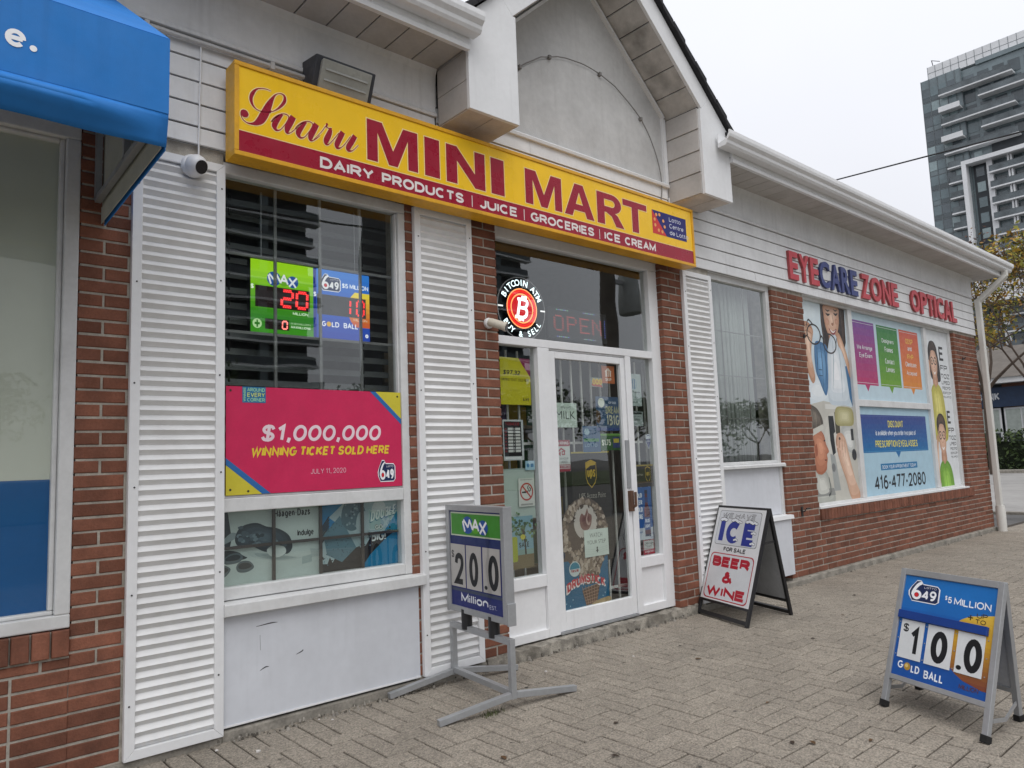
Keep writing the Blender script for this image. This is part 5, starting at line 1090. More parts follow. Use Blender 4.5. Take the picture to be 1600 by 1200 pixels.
# ---- papers in the left sidelight (inside the glass)
YS = 0.115
t, p = sheet('yellow_winner_poster', 'yellow winning ticket poster at the top of the left sidelight', 'poster', 3.50, 1.797, 3.80, 2.15, YS, '#c9c024')
p.layer(1).poly([(1, 1), (1, .60), (.72, .88), (.62, 1)], ink('#8c2c54')).text('$97,32', .10, .62, .66, .74, ink('#2a2810'), bold=.05, shear=.2).text('WINNING TICKET SOLD HERE', .03, .50, .95, .56, ink('#5a5610'), bold=.01, shear=.15).text('JULY 2021', .3, .29, .62, .32, ink('#8c8620'), bold=.0).text('6/49', .72, .08, .92, .15, ink('#3a3a20'), bold=.03); p.build('print', t)
t, p = sheet('price_board', 'black and red price list board in a white frame in the left sidelight', 'sign', 3.505, 1.385, 3.705, 1.685, YS-0.002, '#c4c8c8')
p.layer(1).rect(.05, .10, .90, .955, ink('#191516')); p.layer(2).text('TOBACCO', .12, .86, .80, .93, ink('#a0202c'), bold=.03).rect(.08, .03, .86, .085, ink('#e0e2e2'))
for r_ in range(8):
    for u in (.24, .60): p.rect(u, .20+r_*.078, u+.24, .255+r_*.078, ink('#d8d8d4'))
    p.rect(.08, .205+r_*.078, .18, .245+r_*.078, ink('#7c1c24')); p.rect(.51, .205+r_*.078, .56, .245+r_*.078, ink('#b8b8b4'))
p.build('print', t)
t, p = sheet('card_sticker', 'small pale blue card payment sticker in the left sidelight', 'sticker', 3.715, 1.31, 3.81, 1.378, YS, '#9fc4d4')
p.layer(1).ell(.28, .5, .14, .22, ink('#3a7ca8')).rect(.55, .3, .85, .7, ink('#3a7ca8')); p.build('print', t)
t, p = sheet('blank_board', 'plain greenish white board behind the no smoking sign', 'board', 3.47, 0.952, 3.81, 1.325, YS+0.012, '#b4c2ba'); p.rect(0, .97, 1, 1, ink('#9aa8a0')); p.build('print', t)
t, p = sheet('no_smoking_sign', 'square white no smoking sign with red circle', 'sign', 3.638, 1.043, 3.795, 1.25, YS, '#d4d6d0')
p.layer(1).text('NO SMOKING', .1, .93, .9, .97, ink('#303030'), bold=.02).ring(.5, .52, .42, .32, .075, .057, ink('#b83a34')).rect(.20, .475, .48, .535, ink('#1c1c1c'))
p.stroke([(.56, .50), (.62, .60), (.56, .66), (.64, .74)], .04, ink('#1c1c1c')).stroke([(.66, .52), (.76, .60), (.68, .68)], .04, ink('#1c1c1c')); p.layer(2).stroke([(.24, .73), (.76, .31)], .065, ink('#b83a34')); p.layer(1).rect(.12, .04, .88, .10, ink('#9c9c98')); p.build('print', t)
t, p = sheet('beach_poster', 'green and blue holiday style poster low in the left sidelight', 'poster', 3.46, 0.60, 3.765, 0.975, YS, '#7ea6b4')
p.layer(1).rect(0, 0, 1, .26, ink('#7a6c4c')).rect(0, .26, 1, .36, ink('#86a49c')); rb = random.Random(2)
for i in range(70): p.layer(2+.01*i).ell(rb.gauss(.62, .2), rb.gauss(.78, .12), rb.uniform(.02, .06), rb.uniform(.015, .04), ink(rb.choice(['#3c5c3c', '#54744c', '#2c4a34', '#6a8858'])), 7)
p.layer(3).stroke([(.74, .26), (.72, .5), (.66, .75)], .05, ink('#3c3020')).rrect(.28, .14, .48, .62, .05, ink('#a8b030')).ell(.66, .60, .08, .05, ink('#c8c040')).text('SALE', .52, .40, .86, .50, ink('#1c3a3c'), bold=.04); p.build('print', t)

# ---- papers on the door
YG = YD-0.0035
t, p = sheet('milk_notice', 'white paper reading We sell MILK taped to the door glass', 'notice', 4.026, 1.628, 4.272, 1.822, YG, '#c9d6cc')
p.layer(1).text('We sell', .26, .74, .72, .88, ink('#30362f'), bold=-.01).text('MILK', .06, .34, .92, .66, ink('#23282a'), bold=-.012).stroke([(.05, .24), (.5, .20), (.95, .25)], .012, ink('#aebcb2')); p.build('print', t)
t, p = sheet('video_warning_sign', 'red and white WARNING 24 hour video sign on the door', 'sign', 4.026, 1.285, 4.175, 1.53, YG, '#c8ccc8')
p.layer(1).rrect(0, .80, 1, 1, .06, ink('#9c2a3c')).rrect(0, 0, 1, .22, .06, ink('#9c2a3c')); p.layer(2).text('WARNING', .08, .85, .92, .95, ink('#e0d8d8'), bold=.04).rect(.04, .085, .96, .20, ink('#c4b8b8')); p.layer(3).text('SURVEILLANCE', .06, .105, .94, .18, ink('#9c2a3c'), bold=.04)
p.layer(2).poly([(.03, .62), (.35, .76), (.66, .66), (.62, .62), (.35, .70), (.10, .58)], ink('#a43038')).rect(.38, .52, .62, .65, ink('#a43038')).poly([(.12, .58), (.32, .64), (.28, .48), (.18, .54)], ink('#a43038')); p.layer(3).rect(.44, .56, .54, .62, ink('#c8ccc8')); p.layer(2).text('24 HOUR', .2, .375, .85, .445, ink('#3c3c3c'), bold=.0).text('VIDEO', .3, .27, .78, .34, ink('#3c3c3c'), bold=.0); p.build('print', t)
t, p = sheet('delivery_sticker', 'orange SKIP delivery sticker in the upper corner of the door', 'sticker', 4.594, 1.998, 4.752, 2.146, YG, '#b8683a')
p.layer(1).poly([(.28, .38), (.28, .66), (.22, .66), (.5, .90), (.78, .66), (.72, .66), (.72, .38)], ink('#ecdccf')); p.layer(2).rect(.42, .38, .48, .72, ink('#b8683a')).rect(.55, .38, .61, .72, ink('#b8683a')); p.layer(1).text('SKIP', .26, .13, .74, .31, ink('#ecdccf'), bold=.05); p.build('print', t)
t, p = sheet('omg_sticker', 'small yellow and red bubble sticker under the orange one', 'sticker', 4.468, 1.962, 4.60, 2.04, YG+0.002, '#8f9a94')
p.layer(1).blob([(.02, .35), (.1, .1), (.7, .05), (.96, .0), (.85, .25), (.5, .38)], ink('#c05040'))
for i, ch in enumerate('OMG'): p.layer(2).ell(.2+.3*i, .58, .17, .34, ink('#e0c040'), 14); p.layer(3).text(ch, .12+.3*i, .42, .28+.3*i, .74, ink('#c05040'), bold=.03)
p.build('print', t)
t, p = sheet('drink_poster', 'blue energy drink poster reading dream big on the right of the door', 'poster', 4.50, 1.602, 4.785, 1.885, YG, '#3c5878')
p.layer(1).ell(.24, .82, .14, .14, ink('#d8dcd0'), 20).text('DREAM', .42, .50, 1.0, .72, ink('#b8b690'), bold=.01).text('1B1G', .44, .16, 1.0, .46, ink('#c4c4ac'), bold=.02).text('drop', .55, .78, .88, .88, ink('#d0d4dc'), bold=.03).poly([(.0, .25), (.0, .62), (.16, .55), (.2, .35), (.1, .2)], ink('#5c4634')).rect(0, 0, 1, .09, ink('#2c4a84')); p.build('print', t)
t, p = sheet('ticket_price_poster', 'green ticket price poster with $1 below the blue poster', 'poster', 4.54, 1.44, 4.785, 1.578, YG, '#2c5a2c')
p.layer(1).text('$1.75', .05, .25, .50, .70, ink('#e4e8d8'), bold=.05).rect(.60, .15, .96, .80, ink('#2a3c6c')); p.layer(2).rect(.64, .45, .92, .7, ink('#b8a83c')).rect(.0, .88, 1, 1, ink('#6c9c4c')); p.build('print', t)
t, p = sheet('lottery_slip_poster', 'blue lottery poster overlapping the green one on the door', 'poster', 4.33, 1.43, 4.538, 1.64, YG+0.001, '#2c5c84')
p.layer(1).ell(.24, .78, .15, .13, ink('#9cb8c4'), 18).rect(.05, .40, .92, .52, ink('#4c8c5c')).text('LOTTO', .1, .2, .8, .32, ink('#8cacc0'), bold=.03); p.build('print', t)
t, p = sheet('parcel_point_poster', 'black UPS Access Point poster with gold shield on the door', 'poster', 4.185, 0.56, 4.632, 1.435, YG+0.003, '#1b1712')
SHD = [(.36, .90), (.50, .925), (.64, .90), (.64, .76), (.60, .71), (.50, .665), (.40, .71), (.36, .76)]
p.layer(1).poly(SHD, ink('#c0a030')); p.layer(2).poly([(.5+(u-.5)*.9, .80+(v-.80)*.92) for u, v in SHD], ink('#241a12')); p.layer(3).poly([(.375, .89), (.50, .915), (.62, .895), (.61, .875), (.48, .87), (.375, .84)], ink('#c0a030')).text('ups', .395, .745, .605, .845, ink('#c0a030'), bold=.05).text('UPS Access Point', .17, .575, .86, .625, ink('#a8a498'), bold=-.01).rect(0, .985, 1, 1, ink('#a89830')); p.build('print', t)
t, p = sheet('drumstick_poster', 'blue Drumstick ice cream cone poster low on the door', 'poster', 4.03, 0.242, 4.553, 0.60, YG+0.001, '#1f6a90')
W_, H_ = 0.523, 0.358; rb = random.Random(11)
m = MB(); pts = [(4.30+0.268*math.cos(R(a)), 0.80+0.272*math.sin(R(a))) for a in range(-35, 216, 8)]+[(4.05, 0.60), (4.553, 0.60)]
m.prism(pts, YG, YG+0.0012, ink('#5f4f44')); m.build('cone_cutout', t)
P_ = lambda X, Z: ((X-4.03)/W_, (Z-0.242)/H_)
def nuts(n, f, L):
    for i in range(n):
        X, Z = f(); s_ = rb.uniform(.013, .024); u, v = P_(X, Z); p.layer(L+(i % 40)*.05).blob([(u+s_/W_*math.cos(R(a+rb.uniform(-15, 15)))*rb.uniform(.6, 1.1), v+s_/H_*math.sin(R(a))*rb.uniform(.6, 1.1)) for a in range(0, 360, 60)], ink(rb.choice(['#a89684', '#8c7a68', '#b8a898', '#766455', '#c4b4a4', '#9c8a7c'])), 3)
def ringpos():
    a = R(rb.uniform(-30, 210)); k = rb.uniform(.19, .262); return 4.30+k*math.cos(a)*1.0, 0.80+k*math.sin(a)*1.0
def lowpos():
    v = rb.uniform(0, 1); Z = .42+v*.30; h_ = .07+.19*v; return 4.33+rb.uniform(-h_, h_)*1.0, Z
p.layer(2).poly([P_(4.10, .60), P_(4.52, .60), P_(4.40, .40), P_(4.28, .40)], ink('#6a5648')); nuts(190, lowpos, 3); nuts(150, ringpos, 3)
u, v = P_(4.315, .88); p.layer(6).ell(u, v, .135/W_, .135/H_, ink('#c9c0b8'), 30); p.soft([P_(4.245, .90), P_(4.27, .95), P_(4.305, .935), P_(4.335, .985), P_(4.35, .95), P_(4.385, .925), P_(4.37, .85), P_(4.32, .815), P_(4.265, .835)], '#8a625a', '#6c3c38', 4, (0, -.03), .4, 6.5); p.layer(7.4).stroke([P_(4.345, .955), P_(4.325, .90), P_(4.345, .86), P_(4.365, .88)], [.01, .03, .04, .01], ink('#b89a90'))
for i in range(26): a = R(rb.uniform(0, 360)); p.layer(7).blob([P_(4.315+(.13+rb.uniform(-.012, .02))*math.cos(a+d_), .88+(.13+rb.uniform(-.02, .02))*math.sin(a+d_)) for d_ in (-.1, -.03, .05, .12, .02)], ink('#4c3a30'), 3)
u, v = P_(4.167, .535); p.layer(8).ell(u, v, .062/W_, .058/H_, ink('#cdd6d6'), 24); p.layer(8.5).ell(u, v, .054/W_, .05/H_, ink('#2e88a0'), 24, 0, 180); p.text('Nestlé', u-.08, v-.07, u+.08, v+.0, ink('#a8343c'), bold=.05)
p.layer(4.8).poly([P_(4.24, .36), P_(4.45, .40), P_(4.40, .25), P_(4.28, .243)], ink('#6b4c3a'))
for i in range(6): p.layer(5).stroke([P_(4.24+i*.035, .39), P_(4.285+i*.022, .245)], .008, ink('#b09078')).stroke([P_(4.245+.006*i, .37-i*.022), P_(4.445-.008*i, .395-i*.026)], .012, ink('#b09078'))
arc = lambda g: (lambda u, v: (u, v+.16*math.sin(math.pi*min(1, max(0, (u-.06)/.86)))))
p.layer(9).text('DRUMSTICK', .065, .295, .925, .545, ink('#d8d4d0'), bold=.17, warp=arc(0)); p.layer(9.6).text('DRUMSTICK', .085, .325, .905, .515, ink('#b02c36'), bold=.06, warp=arc(0))
for u, v in ((.06, .12), (.14, .06), (.2, .18), (.85, .14), (.8, .07), (.9, .2)): p.layer(3).ell(u, v, .012, .016, ink('#9cc4d4'), 6)
p.layer(6).blob([(.6, .0), (.7, .06), (.85, .09), (1, .10), (1, 0)], ink('#b49c74')); p.build('print', t)
t, p = sheet('watch_step_notice', 'white paper reading WATCH YOUR STEP with a down arrow on the door', 'notice', 4.283, 0.607, 4.563, 0.818, YG-0.0075, '#bccac0')
p.layer(1).text('WATCH', .22, .70, .74, .86, ink('#2c302c'), bold=-.012).text('YOUR STEP', .10, .46, .88, .60, ink('#2c302c'), bold=-.012).rect(.485, .20, .535, .34, ink('#1c1c1c')).poly([(.45, .22), (.57, .22), (.51, .12)], ink('#1c1c1c'))
for i in range(3): p.stroke([(.04, .30-.09*i), (.4, .26-.08*i), (.96, .33-.07*i)], .008, ink('#9fb0a6'))
p.build('print', t)

# ---- papers in the right sidelight
t, p = sheet('price_notice', 'white cocktail price notice with blue symbol at the top of the right sidelight', 'notice', 4.932, 1.818, 5.12, 2.10, YS, '#a9b6b4')
p.layer(1).ring(.46, .68, .22, .17, .02, .015, ink('#5c8cac')).rect(.36, .54, .44, .82, ink('#2c6484')).rect(.49, .52, .57, .84, ink('#2c6484')).text('India Callender', .10, .40, .92, .46, ink('#30383c'), bold=.02).text('Exchange', .3, .24, .74, .29, ink('#4c5658'), bold=.0).text('$14.00', .34, .09, .70, .15, ink('#282c2e'), bold=.02); p.build('print', t)
t, p = sheet('hours_sign', 'small grey framed hours sign in the right sidelight', 'sign', 4.948, 1.64, 5.128, 1.775, YS, '#9aa4a2')
p.layer(1).frame(0, 0, 1, 1, .04, ink('#22282a')).rect(.1, .78, .9, .92, ink('#22282a')).text('OPEN', .3, .36, .74, .50, ink('#2c3234'), bold=.03).text('MON - SUN', .2, .60, .8, .68, ink('#4c5456')); p.build('print', t)
t, p = sheet('shield_decal', 'blue security company shield decal in the right sidelight', 'decal', 5.135, 1.44, 5.212, 1.575, YS-0.004, M_GLASS2, th=0.001)
q = [(.05, .90), (.5, 1), (.95, .90), (.95, .45), (.5, 0), (.05, .45)]; p.layer(1).poly(q, ink('#c4ccd4')); p.layer(2).poly([(.5+(u-.5)*.86, .5+(v-.5)*.88) for u, v in q], ink('#2c3670')); p.layer(3).rect(.12, .68, .88, .86, ink('#c4ccd4')).text('ALARM', .2, .48, .8, .58, ink('#c4ccd4'), bold=.03); p.build('print', t)
t, p = sheet('parcel_point_strip', 'dark brown UPS Access Point strip in the right sidelight', 'poster', 4.926, 1.12, 5.222, 1.31, YS, '#241a14')
p.layer(1).rect(0, .93, 1, 1, ink('#a08c40')).poly([(.74+(u-.5)*.85, .56+(v-.80)*2.9) for u, v in SHD], ink('#b89830')); p.layer(2).poly([(.74+(u-.5)*.74, .56+(v-.80)*2.5) for u, v in SHD], ink('#2c1e14')); p.layer(3).text('ups', .665, .44, .815, .68, ink('#b89830'), bold=.05).text('Access Point', .08, .5, .52, .6, ink('#9c9488')).rect(.05, .16, .95, .24, ink('#5c4a3c')); p.build('print', t)
t, p = sheet('cold_beer_poster', 'blue poster reading COLD BEER SOLD HERE with a bottle', 'poster', 4.935, 0.672, 5.172, 1.118, YS-0.002, '#1d5a9c')
p.layer(1).rect(0, 0, 1, .225, ink('#c8ced4')); p.layer(2)
for i, tt in enumerate(('COLD', 'BEER', 'SOLD', 'HERE')): p.text(tt, .07, .80-i*.135, .46, .89-i*.135, ink('#dfe6ee'), bold=.05)
p.text('BUD LIGHT', .06, .13, .42, .165, ink('#3c5c8c'), bold=.03)
p.layer(3).poly([(.62, .93), (.76, .93), (.77, .66), (.86, .56), (.86, .06), (.54, .06), (.54, .56), (.61, .66)], ink('#5c1f28')); p.layer(4).rect(.61, .87, .77, .94, ink('#1c2440')).rect(.54, .18, .86, .42, ink('#2a4a8c')).rect(.61, .70, .77, .80, ink('#2c3c70')).rect(.54, .06, .86, .10, ink('#2a3050')); p.layer(5).text('BUD', .57, .32, .83, .39, ink('#dfe6ee'), bold=.05).text('LIGHT', .56, .22, .84, .29, ink('#dfe6ee'), bold=.05).stroke([(.60, .60), (.60, .44)], .03, ink('#a85058')); p.build('print', t)
t, p = sheet('video_warning_sticker', 'small red and white video warning sticker at the foot of the right sidelight', 'sticker', 5.03, 0.545, 5.178, 0.668, YS, '#b8bcb8')
p.layer(1).frame(0, 0, 1, 1, .05, ink('#a03040')).rect(.05, .05, .95, .34, ink('#a03040')).text('24 HOUR', .2, .70, .85, .82, ink('#4c4c4c')).text('VIDEO', .28, .48, .76, .60, ink('#4c4c4c')); p.layer(2).text('SURVEILLANCE', .1, .13, .9, .25, ink('#d8d0d0'), bold=.03); p.build('print', t)

# ---- optical shop graphics (behind the glass)
YO = YE-0.0125; PALE = '#bcd2dc'
def speech(p, a, b, c, d, tip, top, bot):
    grad(p.layer(1), a, b, c, d, top, bot, 9); mid = (a+c)/2; p.poly([(mid-.11*(c-a), b), (mid+.11*(c-a), b), (mid, tip)], ink(bot))
t, p = sheet('optical_services_poster', 'pale poster with purple, green and orange speech boxes in the optical window', 'poster', 9.276, 1.99, 11.587, 3.114, YO, PALE)
U = lambda x: (x-9.276)/2.311; V = lambda z: (z-1.99)/1.124
speech(p, U(9.325), V(2.186), U(9.978), V(3.016), V(2.102), '#7a4390', '#b02e66'); speech(p, U(10.055), V(2.189), U(10.724), V(3.013), V(2.102), '#2f7a3c', '#6a9c1c'); speech(p, U(10.786), V(2.191), U(11.448), V(3.016), V(2.106), '#c8563c', '#d8862c')
lw_ = ink('#d8dcdc'); ly = ink('#e0b84c'); p.layer(2)
for a, c in ((9.345, 9.958), (10.075, 10.704), (10.806, 11.43)): p.rect(U(a), V(2.985), U(c), V(2.99), lw_); p.rect(U(a), V(2.21), U(c), V(2.215), lw_)
for tt, x0, x1, z, m_ in (('We Arrange', 9.43, 9.88, 2.63, lw_), ('Eye Exam', 9.48, 9.86, 2.53, lw_), ('Designers', 10.20, 10.58, 2.77, lw_), ('Frames', 10.27, 10.53, 2.66, lw_), ('Contact', 10.25, 10.55, 2.50, lw_), ('Lenses', 10.27, 10.53, 2.39, lw_), ('ODSP', 10.99, 11.25, 2.83, ly), ('and', 11.05, 11.19, 2.73, lw_), ('IFHP', 11.01, 11.23, 2.61, ly), ('Clients are', 10.93, 11.31, 2.50, lw_), ('Accepted', 10.94, 11.30, 2.37, lw_)):
    p.text(tt, U(x0), V(z), U(x1), V(z+.072), m_, bold=.025)
p.build('print', t)
t, p = sheet('optical_discount_poster', 'pale blue discount poster with phone number 416-477-2080 in the optical window', 'poster', 9.276, 0.786, 11.587, 1.904, YO, '#a8c8d8')
V = lambda z: (z-.786)/1.118; grad(p.layer(1), U(9.34), V(1.322), U(11.452), V(1.806), '#2c4288', '#0f6aa4', 8); p.poly([(U(10.33), V(1.322)), (U(10.49), V(1.322)), (U(10.41), V(1.24))], ink('#0f6aa4'))
p.layer(2).rect(U(9.37), V(1.335), U(11.42), V(1.339), ink('#58a0c8')).rect(U(9.37), V(1.785), U(11.42), V(1.789), ink('#5c70a8')).rect(U(9.82), V(1.093), U(11.0), V(1.176), ink('#1874a8'))
p.layer(3).text('DISCOUNT', U(10.15), V(1.645), U(10.64), V(1.735), ink('#e4d858'), bold=.02).text('is available when you order two pairs of', U(9.75), V(1.525), U(11.05), V(1.61), ink('#dce4ec'), bold=.02).text('PRESCRIPTION EYEGLASSES', U(9.72), V(1.385), U(11.08), V(1.475), ink('#e4d858'), bold=.02).text('BOOK YOUR APPOINTMENT TODAY', U(9.86), V(1.108), U(10.96), V(1.155), ink('#dce4ec'), bold=.02).text('416-477-2080', U(9.60), V(.85), U(11.25), V(1.03), ink('#141820'), bold=.02); p.build('print', t)
SK, SK2, HR = ink('#b98a6c'), ink('#a06c50'), ink('#2c2420')
def eyes_glasses(p, cx, cy, w, h, L):
    for s_ in (-1, 1): p.layer(L).ring(cx+s_*w*.5, cy, w*.42, h, w*.10, h*.24, ink('#2a2628'), 18)
    p.stroke([(cx-w*.1, cy+h*.1), (cx+w*.1, cy+h*.1)], h*.2, ink('#2a2628'))
t, p = sheet('woman_photo_graphic', 'photo print of a smiling woman in denim holding glasses above an eye exam', 'poster', 8.02, 0.786, 9.164, 3.114, YO, '#c8d8e0')
def E_(cx, cy, rx, ry, n=10): return [(cx+rx*math.cos(6.283*i/n), cy+ry*math.sin(6.283*i/n)) for i in range(n)]
p.soft(E_(.2, .95, .5, .14), '#c8d8e0', '#d8e4e8', 5, L=.5); p.soft(E_(.25, .55, .5, .12), '#c8d8e0', '#e4eaec', 5, L=.6)
hair = [(.44, 1), (.43, .90), (.46, .80), (.52, .765), (.60, .80), (.84, .80), (.90, .765), (.97, .82), (.99, 1)]
p.layer(1).poly(hair, ink('#2a201c'))
for q in ([(.47, 1), (.455, .88), (.49, .79)], [(.95, 1), (.95, .9), (.92, .80)], [(.90, 1), (.915, .9), (.89, .82)]): p.layer(1.4).stroke(q, [.02, .03, .012], ink('#4a3a32'))
p.soft([(.60, .86), (.60, .78), (.66, .755), (.76, .76), (.80, .80), (.80, .86)], '#a07458', '#c89c80', 4, L=1.6)
p.soft([(.525, 1.0), (.505, .95), (.53, .885), (.60, .838), (.68, .825), (.77, .85), (.835, .91), (.85, .96), (.84, 1.0)], '#bc8c70', '#eac8b0', 8, (.0, .03), .2, 2)
p.soft(E_(.575, .915, .05, .018), '#c49478', '#cf9a84', 3, L=3); p.soft(E_(.785, .925, .04, .016), '#bd8d72', '#c89880', 3, L=3)
p.layer(3.4).blob([(.60, .882), (.68, .870), (.77, .885), (.73, .856), (.66, .851)], ink('#8c3c40')); p.layer(3.7).blob([(.625, .878), (.69, .868), (.75, .879), (.71, .863), (.66, .862)], ink('#efe8e2'))
p.layer(3.4).stroke([(.70, .955), (.715, .915), (.69, .905), (.665, .908)], [.008, .012, .016, .008], ink('#a06e52'))
for q in ([(.555, .958), (.60, .952), (.645, .958)], [(.735, .967), (.78, .961), (.825, .97)]): p.layer(3.5).stroke(q, [.006, .013, .006], ink('#2a201c')).stroke([(a, b+.021) for a, b in q], [.004, .009, .004], ink('#54402f'))
p.soft([(.26, .79), (.42, .80), (.53, .77), (.52, .66), (.46, .555), (.40, .53), (.30, .60), (.235, .66)], '#3c6c98', '#7cacd4', 7, (-.03, .02), .25, 2.4)
for q in ([(.30, .78), (.29, .70), (.27, .64)], [(.38, .79), (.39, .68), (.37, .56)], [(.46, .78), (.47, .68), (.45, .58)]): p.layer(3.3).stroke(q, [.008, .014, .004], ink('#28506f'))
p.layer(3.3).rect(.30, .655, .375, .66, ink('#284c6c')).rect(.30, .625, .375, .63, ink('#284c6c'))
p.soft([(.50, .64), (.52, .74), (.60, .83), (.72, .855), (.86, .77), (.95, .60), (.95, .50), (.70, .48), (.47, .50)], '#c4d0d8', '#f2f4f6', 7, (-.02, .0), .25, 3)
for q in ([(.66, .82), (.64, .70), (.58, .56)], [(.78, .80), (.80, .66), (.78, .52)]): p.layer(4.2).stroke(q, [.01, .02, .006], ink('#b4c0c8'))
p.soft([(.76, .865), (.83, .86), (.92, .80), (1.0, .71), (1.0, .63), (.93, .70), (.85, .77), (.78, .80)], '#bc9072', '#eccab0', 5, (0, 0), .3, 4.3)
p.layer(3.9).poly([(.90, .69), (1, .70), (1, .48), (.95, .52)], ink('#41719a'))
p.soft([(.0, .80), (.02, .87), (.09, .895), (.19, .885), (.245, .85), (.20, .79), (.17, .72), (.215, .62), (.16, .585), (.09, .62), (.03, .70)], '#b88a6c', '#ecccb4', 7, (0, .03), .25, 4.4)
for q in ([(.03, .86), (.12, .878), (.22, .862)], [(.02, .83), (.11, .85), (.21, .835)], [(.03, .80), (.10, .82), (.18, .81)]): p.layer(5.3).stroke(q, [.003, .007, .003], ink('#9a6c50'))
for cx, cy in ((.255, .835), (.59, .80)): p.layer(5.5).ring(cx, cy, .15, .054, .020, .008, ink('#2c2420'))
p.layer(5.6).stroke([(.10, .862), (.16, .905), (.25, .885)], .009, ink('#2c2420')).stroke([(.395, .825), (.425, .832), (.45, .815)], .010, ink('#2c2420')).stroke([(.73, .80), (.76, .835)], .008, ink('#2c2420'))
# the eye exam below
p.layer(.9).poly([(0, .475), (.35, .50), (1, .475), (1, 0), (0, 0)], ink('#c0beb4')); p.soft(E_(.55, .28, .42, .20), '#c0beb4', '#d6d4cc', 5, L=1.1)
p.soft([(.02, .47), (.10, .475), (.22, .452), (.30, .40), (.27, .355), (.16, .345), (.04, .35)], '#4f4840', '#857c70', 6, (-.02, .02), .25, 2)
for i in range(9): p.layer(2.9).stroke([(.04+.026*i, .465-.006*i), (.06+.026*i, .41-.004*i), (.05+.024*i, .36)], [.002, .006, .002], ink(['#6c645a', '#96897a', '#3e3832'][i % 3]))
p.soft([(.03, .345), (.22, .352), (.30, .325), (.325, .285), (.375, .248), (.33, .232), (.335, .21), (.315, .185), (.29, .155), (.17, .135), (.06, .17)], '#a8684c', '#dc9c7c', 8, (-.03, .03), .25, 3)
p.layer(3.9).poly([(.0, .348), (.29, .383), (.30, .358), (.02, .318)], ink('#cbcac0')).stroke([(.28, .30), (.315, .302)], .008, ink('#3a241c')).stroke([(.27, .205), (.32, .205)], .006, ink('#6c3426')).blob([(.09, .27), (.13, .285), (.14, .24), (.10, .225)], ink('#a05c42'))
p.soft([(.0, .17), (.10, .15), (.28, .15), (.38, .07), (.42, -.0), (.0, .0)], '#a4a69e', '#d2d3cb', 5, (0, 0), .3, 2.6)
p.layer(3).poly([(.42, .425), (.53, .425), (.55, .345), (.51, .335), (.525, .24), (.46, .225), (.425, .30)], ink('#1e2226')).rect(.56, .335, .66, .445, ink('#4b4738')).rect(.37, .46, .72, .485, ink('#d4d4ce'))
p.soft([(.58, .385), (.60, .465), (.80, .475), (.98, .46), (.98, .385), (.80, .375)], '#a09a68', '#cdc8a0', 5, (0, 0), .3, 3.2); p.layer(3).poly([(.40, .235), (.50, .225), (.57, .05), (.43, .05)], ink('#a0a4a2')).ell(.45, .165, .04, .022, ink('#77797a'), 14)
p.soft([(.70, .37), (.97, .37), (.97, .25), (.84, .24), (.72, .29)], '#b4b6b2', '#dedfdb', 4, (0, 0), .4, 2.5); p.layer(3.3).ell(.94, .225, .055, .03, ink('#34363a'), 14).rect(.90, .30, .96, .36, ink('#2a2c30'))
p.soft([(.545, .275), (.56, .32), (.61, .338), (.70, .335), (.77, .30), (.82, .22), (.92, .09), (1.0, .03), (.98, .0), (.80, .0), (.70, .10), (.60, .19)], '#c49a80', '#f2d6c0', 8, (0, .03), .2, 4)
for i in range(4): p.layer(5).stroke([(.575+.055*i, .322-.007*i), (.555+.06*i, .285-.012*i), (.575+.055*i, .24-.012*i)], [.003, .008, .003], ink('#96684e')); p.layer(5.1).ell(.56+.057*i, .268-.012*i, .012, .007, ink('#e0b8a8'), 8)
p.layer(4.9).ell(.63, .31, .02, .008, ink('#26282c'), 10)
p.layer(3).poly([(.05, .03), (.45, .03), (.42, .065), (.10, .065)], ink('#8c8e8a')).stroke([(.33, .12), (.35, .05), (.30, .03)], .012, ink('#3c3e40')); p.build('print', t)
t, p = sheet('children_photo_graphic', 'photo print of two children in glasses beside eye charts', 'poster', 11.69, 0.786, 12.60, 3.114, YO, '#dce0e2')
